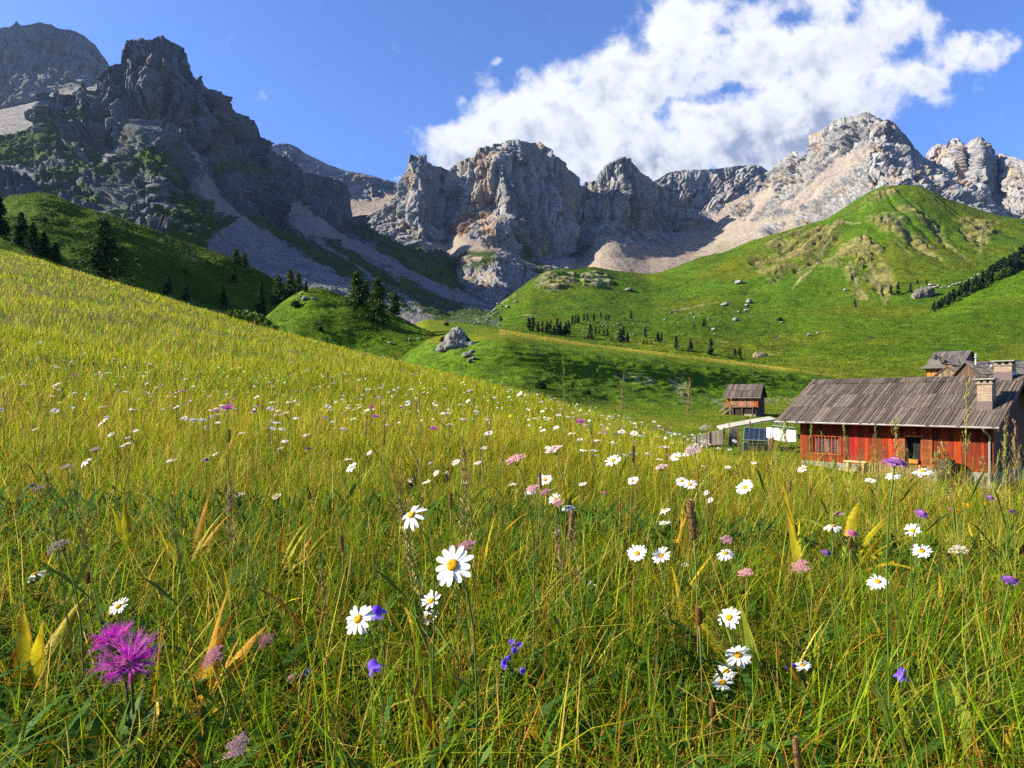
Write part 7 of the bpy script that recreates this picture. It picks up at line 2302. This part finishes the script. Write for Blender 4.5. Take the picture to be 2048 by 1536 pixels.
# cumulus puffs: centre x, y, radius x, y (same units), weight
BLOBS = [  # x, y, radius x, radius y, weight
    (9.05, 3.00, .62, .46, 1), (9.75, 2.62, .72, .55, 1), (10.55, 2.42, .80, .62, 1), (11.2, 2.15, .75, .55, .9), (10.1, 3.2, 1.0, .5, 1), (11.4, 2.85, 1.0, .6, 1), (12.3, 2.35, .85, .6, 1), (8.75, 2.72, .25, .18, .45),
    (11.55, 1.58, .62, .38, 1), (12.1, 1.25, .50, .34, 1), (12.75, 1.75, .80, .5, 1), (13.35, 1.25, .75, .55, 1), (13.5, .72, .55, .38, .9), (13.6, .22, .6, .42, .9), (14.4, .12, .6, .36, .85), (14.15, 1.0, .70, .5, 1),
    (15.0, 1.18, .85, .5, 1), (15.9, .98, .80, .48, 1), (16.7, .92, .75, .46, .95), (17.55, .62, .80, .40, .95), (18.35, .42, .55, .30, .85), (15.1, .42, .6, .25, .55), (16.1, .10, .8, .28, .6), (17.2, -.02, .8, .28, .6), (18.3, .0, .5, .22, .3), (14.2, 1.42, .7, .3, .8),
    (13.0, 2.85, .85, .55, 1), (13.95, 2.55, .72, .48, 1), (14.75, 2.35, .75, .5, 1), (15.55, 2.15, .80, .48, 1), (16.4, 1.98, .80, .46, .95), (17.2, 1.92, .75, .40, .9), (17.9, 1.72, .6, .36, .8), (18.5, 1.52, .5, .26, .65), (19.15, 1.22, .52, .36, .9), (19.75, .98, .5, .30, .85), (20.15, .85, .3, .18, .5),
    (14.2, 3.05, 1.2, .5, .9), (15.4, 2.85, 1.2, .5, .8), (16.6, 2.55, .9, .38, .6), (12.4, 3.25, 1.2, .5, .75), (13.2, 3.5, 1.4, .5, .7), (16.9, 1.35, .9, .25, .45), (17.2, 2.25, .9, .3, .35), (18.6, 2.0, .7, .3, .22),
    (9.97, 1.21, .20, .12, .42), (9.08, 1.95, .12, .14, .30), (8.02, 3.62, .16, .10, .55), (20.1, 2.35, .35, .35, .26), (19.2, .9, .8, .2, .25), (11.9, 2.95, .3, .1, .2),
    (13.9, 2.05, .60, .17, -.5), (14.75, 1.76, .60, .14, -.55), (16.65, 1.52, .36, .16, -.5), (14.5, .58, .42, .13, -.35), (11.45, 1.86, .28, .12, -.5), (13.35, 2.35, .22, .26, -.5), (15.7, .45, .5, .12, -.3)]
grp = bpy.data.node_groups.new('cumulus', 'ShaderNodeTree')
grp.interface.new_socket('P', in_out='INPUT', socket_type='NodeSocketVector')
grp.interface.new_socket('D', in_out='OUTPUT', socket_type='NodeSocketFloat')
gi = grp.nodes.new('NodeGroupInput'); go_ = grp.nodes.new('NodeGroupOutput')
grp.interface.new_socket('S', in_out='OUTPUT', socket_type='NodeSocketFloat')
g0 = (nt, L)
nt, L = grp, grp.links.new


def V(op, a, b=None, out=0):
    n = nt.nodes.new('ShaderNodeVectorMath')
    n.operation = op
    for i, x in enumerate((a, b)):
        if x is None: continue
        if hasattr(x, 'links'): L(x, n.inputs[i])
        else: n.inputs[i].default_value = x
    return n.outputs[out]


def NZ(vec, scale, detail, rough, off=0.0, dist=0.0, dim='2D'):
    n = nt.nodes.new('ShaderNodeTexNoise')
    n.noise_dimensions = dim
    n.inputs['Scale'].default_value = scale
    n.inputs['Detail'].default_value = detail
    n.inputs['Roughness'].default_value = rough
    n.inputs['Distortion'].default_value = dist
    L(V('ADD', vec, (off, off * 1.7, 0)), n.inputs['Vector'])
    return n


pin = gi.outputs['P']
wn = NZ(pin, 1.1, 4, 0.55, 3.1)
wrp = V('ADD', pin, V('MULTIPLY', V('SUBTRACT', wn.outputs['Color'], (0.5, 0.5, 0.5)), (0.75, 0.55, 0)))
acc = sh = None
for cx, cy, rx, ry, wt in BLOBS:
    q = V('MULTIPLY', V('SUBTRACT', wrp, (cx, cy, 0)), (1 / rx, 1 / ry, 0))
    e = V('DOT_PRODUCT', q, q, 1)
    g = M('MULTIPLY', M('EXPONENT', M('MULTIPLY', e, -1.0)), wt)
    acc = g if acc is None else M('ADD', acc, g)
    if wt > .5:
        lq = M('MULTIPLY', V('DOT_PRODUCT', q, (.45, .95, 0), 1), g)
        sh = lq if sh is None else M('ADD', sh, lq)
ratio = M('DIVIDE', sh, M('ADD', acc, 0.15))
n1 = NZ(pin, 1.0, 7, 0.54, 9.0, 0.2)
n2 = NZ(pin, 2.6, 8, 0.58, 1.0)
n4 = NZ(pin, 1.9, 4, 0.5, 5.0)
bil = M('ABSOLUTE', M('SUBTRACT', n2.outputs['Fac'], 0.5))
dens = M('SUBTRACT', 1.0, M('EXPONENT', M('MULTIPLY', acc, -1.35)))
dens = M('ADD', dens, M('MULTIPLY', M('SUBTRACT', n1.outputs['Fac'], 0.5), 1.35))
dens = M('SUBTRACT', dens, M('MULTIPLY', bil, 0.6))
L(dens, go_.inputs['D'])
L(M('ADD', ratio, M('MULTIPLY', M('SUBTRACT', n4.outputs['Fac'], 0.5), 2.0)), go_.inputs['S'])
nt, L = g0


def cum(vec):
    n = nt.nodes.new('ShaderNodeGroup')
    n.node_tree = grp
    L(vec, n.inputs[0])
    return n.outputs


d0, shd = cum(cmb.outputs[0])


def MR(x, a, b, c=0.0, e=1.0, smooth=True):
    n = nt.nodes.new('ShaderNodeMapRange')
    n.interpolation_type = 'SMOOTHSTEP' if smooth else 'LINEAR'
    n.inputs[1].default_value, n.inputs[2].default_value, n.inputs[3].default_value, n.inputs[4].default_value = a, b, c, e
    L(x, n.inputs[0])
    return n.outputs[0]


alpha = MR(d0, 0.20, 0.78)
body = MR(d0, 0.50, 0.95)
n3 = NZ(cmb.outputs[0], .9, 4, 0.5, 30)
low = MR(py_, 0.6, 2.6, 0.45, 1.0)
greyf = M('MULTIPLY', M('MULTIPLY', M('MULTIPLY', MR(shd, -0.45, 0.75), body), low), MR(n3.outputs['Fac'], 0.3, 0.6, 0.55, 1.15))
ccol = nt.nodes.new('ShaderNodeMix'); ccol.data_type = 'RGBA'
L(greyf, ccol.inputs[0])
k = CLOUD_K
ccol.inputs[6].default_value = (1.0 * k, 1.0 * k, 1.0 * k, 1)
ccol.inputs[7].default_value = (0.36 * k, 0.42 * k, 0.58 * k, 1)
hs = nt.nodes.new('ShaderNodeMix'); hs.data_type = 'RGBA'; hs.blend_type = 'MULTIPLY'
hs.inputs[0].default_value = 1
L(sky.outputs[0], hs.inputs[6]); hs.inputs[7].default_value = (0.90, 1.10, 1.55, 1)
mx = nt.nodes.new('ShaderNodeMix'); mx.data_type = 'RGBA'
L(alpha, mx.inputs[0]); L(hs.outputs[2], mx.inputs[6]); L(ccol.outputs[2], mx.inputs[7])
L(mx.outputs[2], bg.inputs['Color'])
L(bg.outputs[0], out.inputs['Surface'])

sl = bpy.data.lights.new('sun', 'SUN')
sl.energy = SUN_E
sl.angle = math.radians(0.53)
sl.color = (1.0, 0.925, 0.76)
so = bpy.data.objects.new('sun', sl)
so.rotation_euler = (-SUN_DIR).to_track_quat('-Z', 'Y').to_euler()
COL.objects.link(so)

if HAZE > 0:
    hb = MB()
    hb.box((-4600, -300, -60), (4600, 4600, 1700))
    hm = bpy.data.materials.new('haze_air')
    hm.use_nodes = True
    hm.node_tree.nodes.clear()
    o_ = hm.node_tree.nodes.new('ShaderNodeOutputMaterial')
    pv = hm.node_tree.nodes.new('ShaderNodeVolumePrincipled')
    pv.inputs['Density'].default_value = HAZE
    pv.inputs['Color'].default_value = (0.50, 0.70, 1.0, 1)
    pv.inputs['Anisotropy'].default_value = 0.80
    hm.node_tree.links.new(pv.outputs[0], o_.inputs['Volume'])
    tag(hb.build('haze', hm), 'thin blue air over the whole valley', 'haze', kind='stuff')

cd = bpy.data.cameras.new('camera')
cd.sensor_width = 36
cd.lens = F / 2048 * 36
cd.shift_y = (VH - 768) / 2048
cd.clip_start = 0.02
cd.clip_end = 20000
co = bpy.data.objects.new('camera', cd)
co.rotation_euler = (math.pi / 2, 0, 0)
COL.objects.link(co)
SC.camera = co
SC.view_settings.view_transform = 'Standard'
SC.view_settings.look = 'None'
SC.view_settings.gamma = 1
SC.view_settings.exposure = EXPO
SC.render.film_transparent = False
cy = SC.cycles
cy.max_bounces = 6
cy.diffuse_bounces = 1
cy.glossy_bounces = 2
cy.transmission_bounces = 4
cy.volume_bounces = 0
cy.transparent_max_bounces = 6
cy.use_denoising = DENOISE
cy.sample_clamp_indirect = 1.2
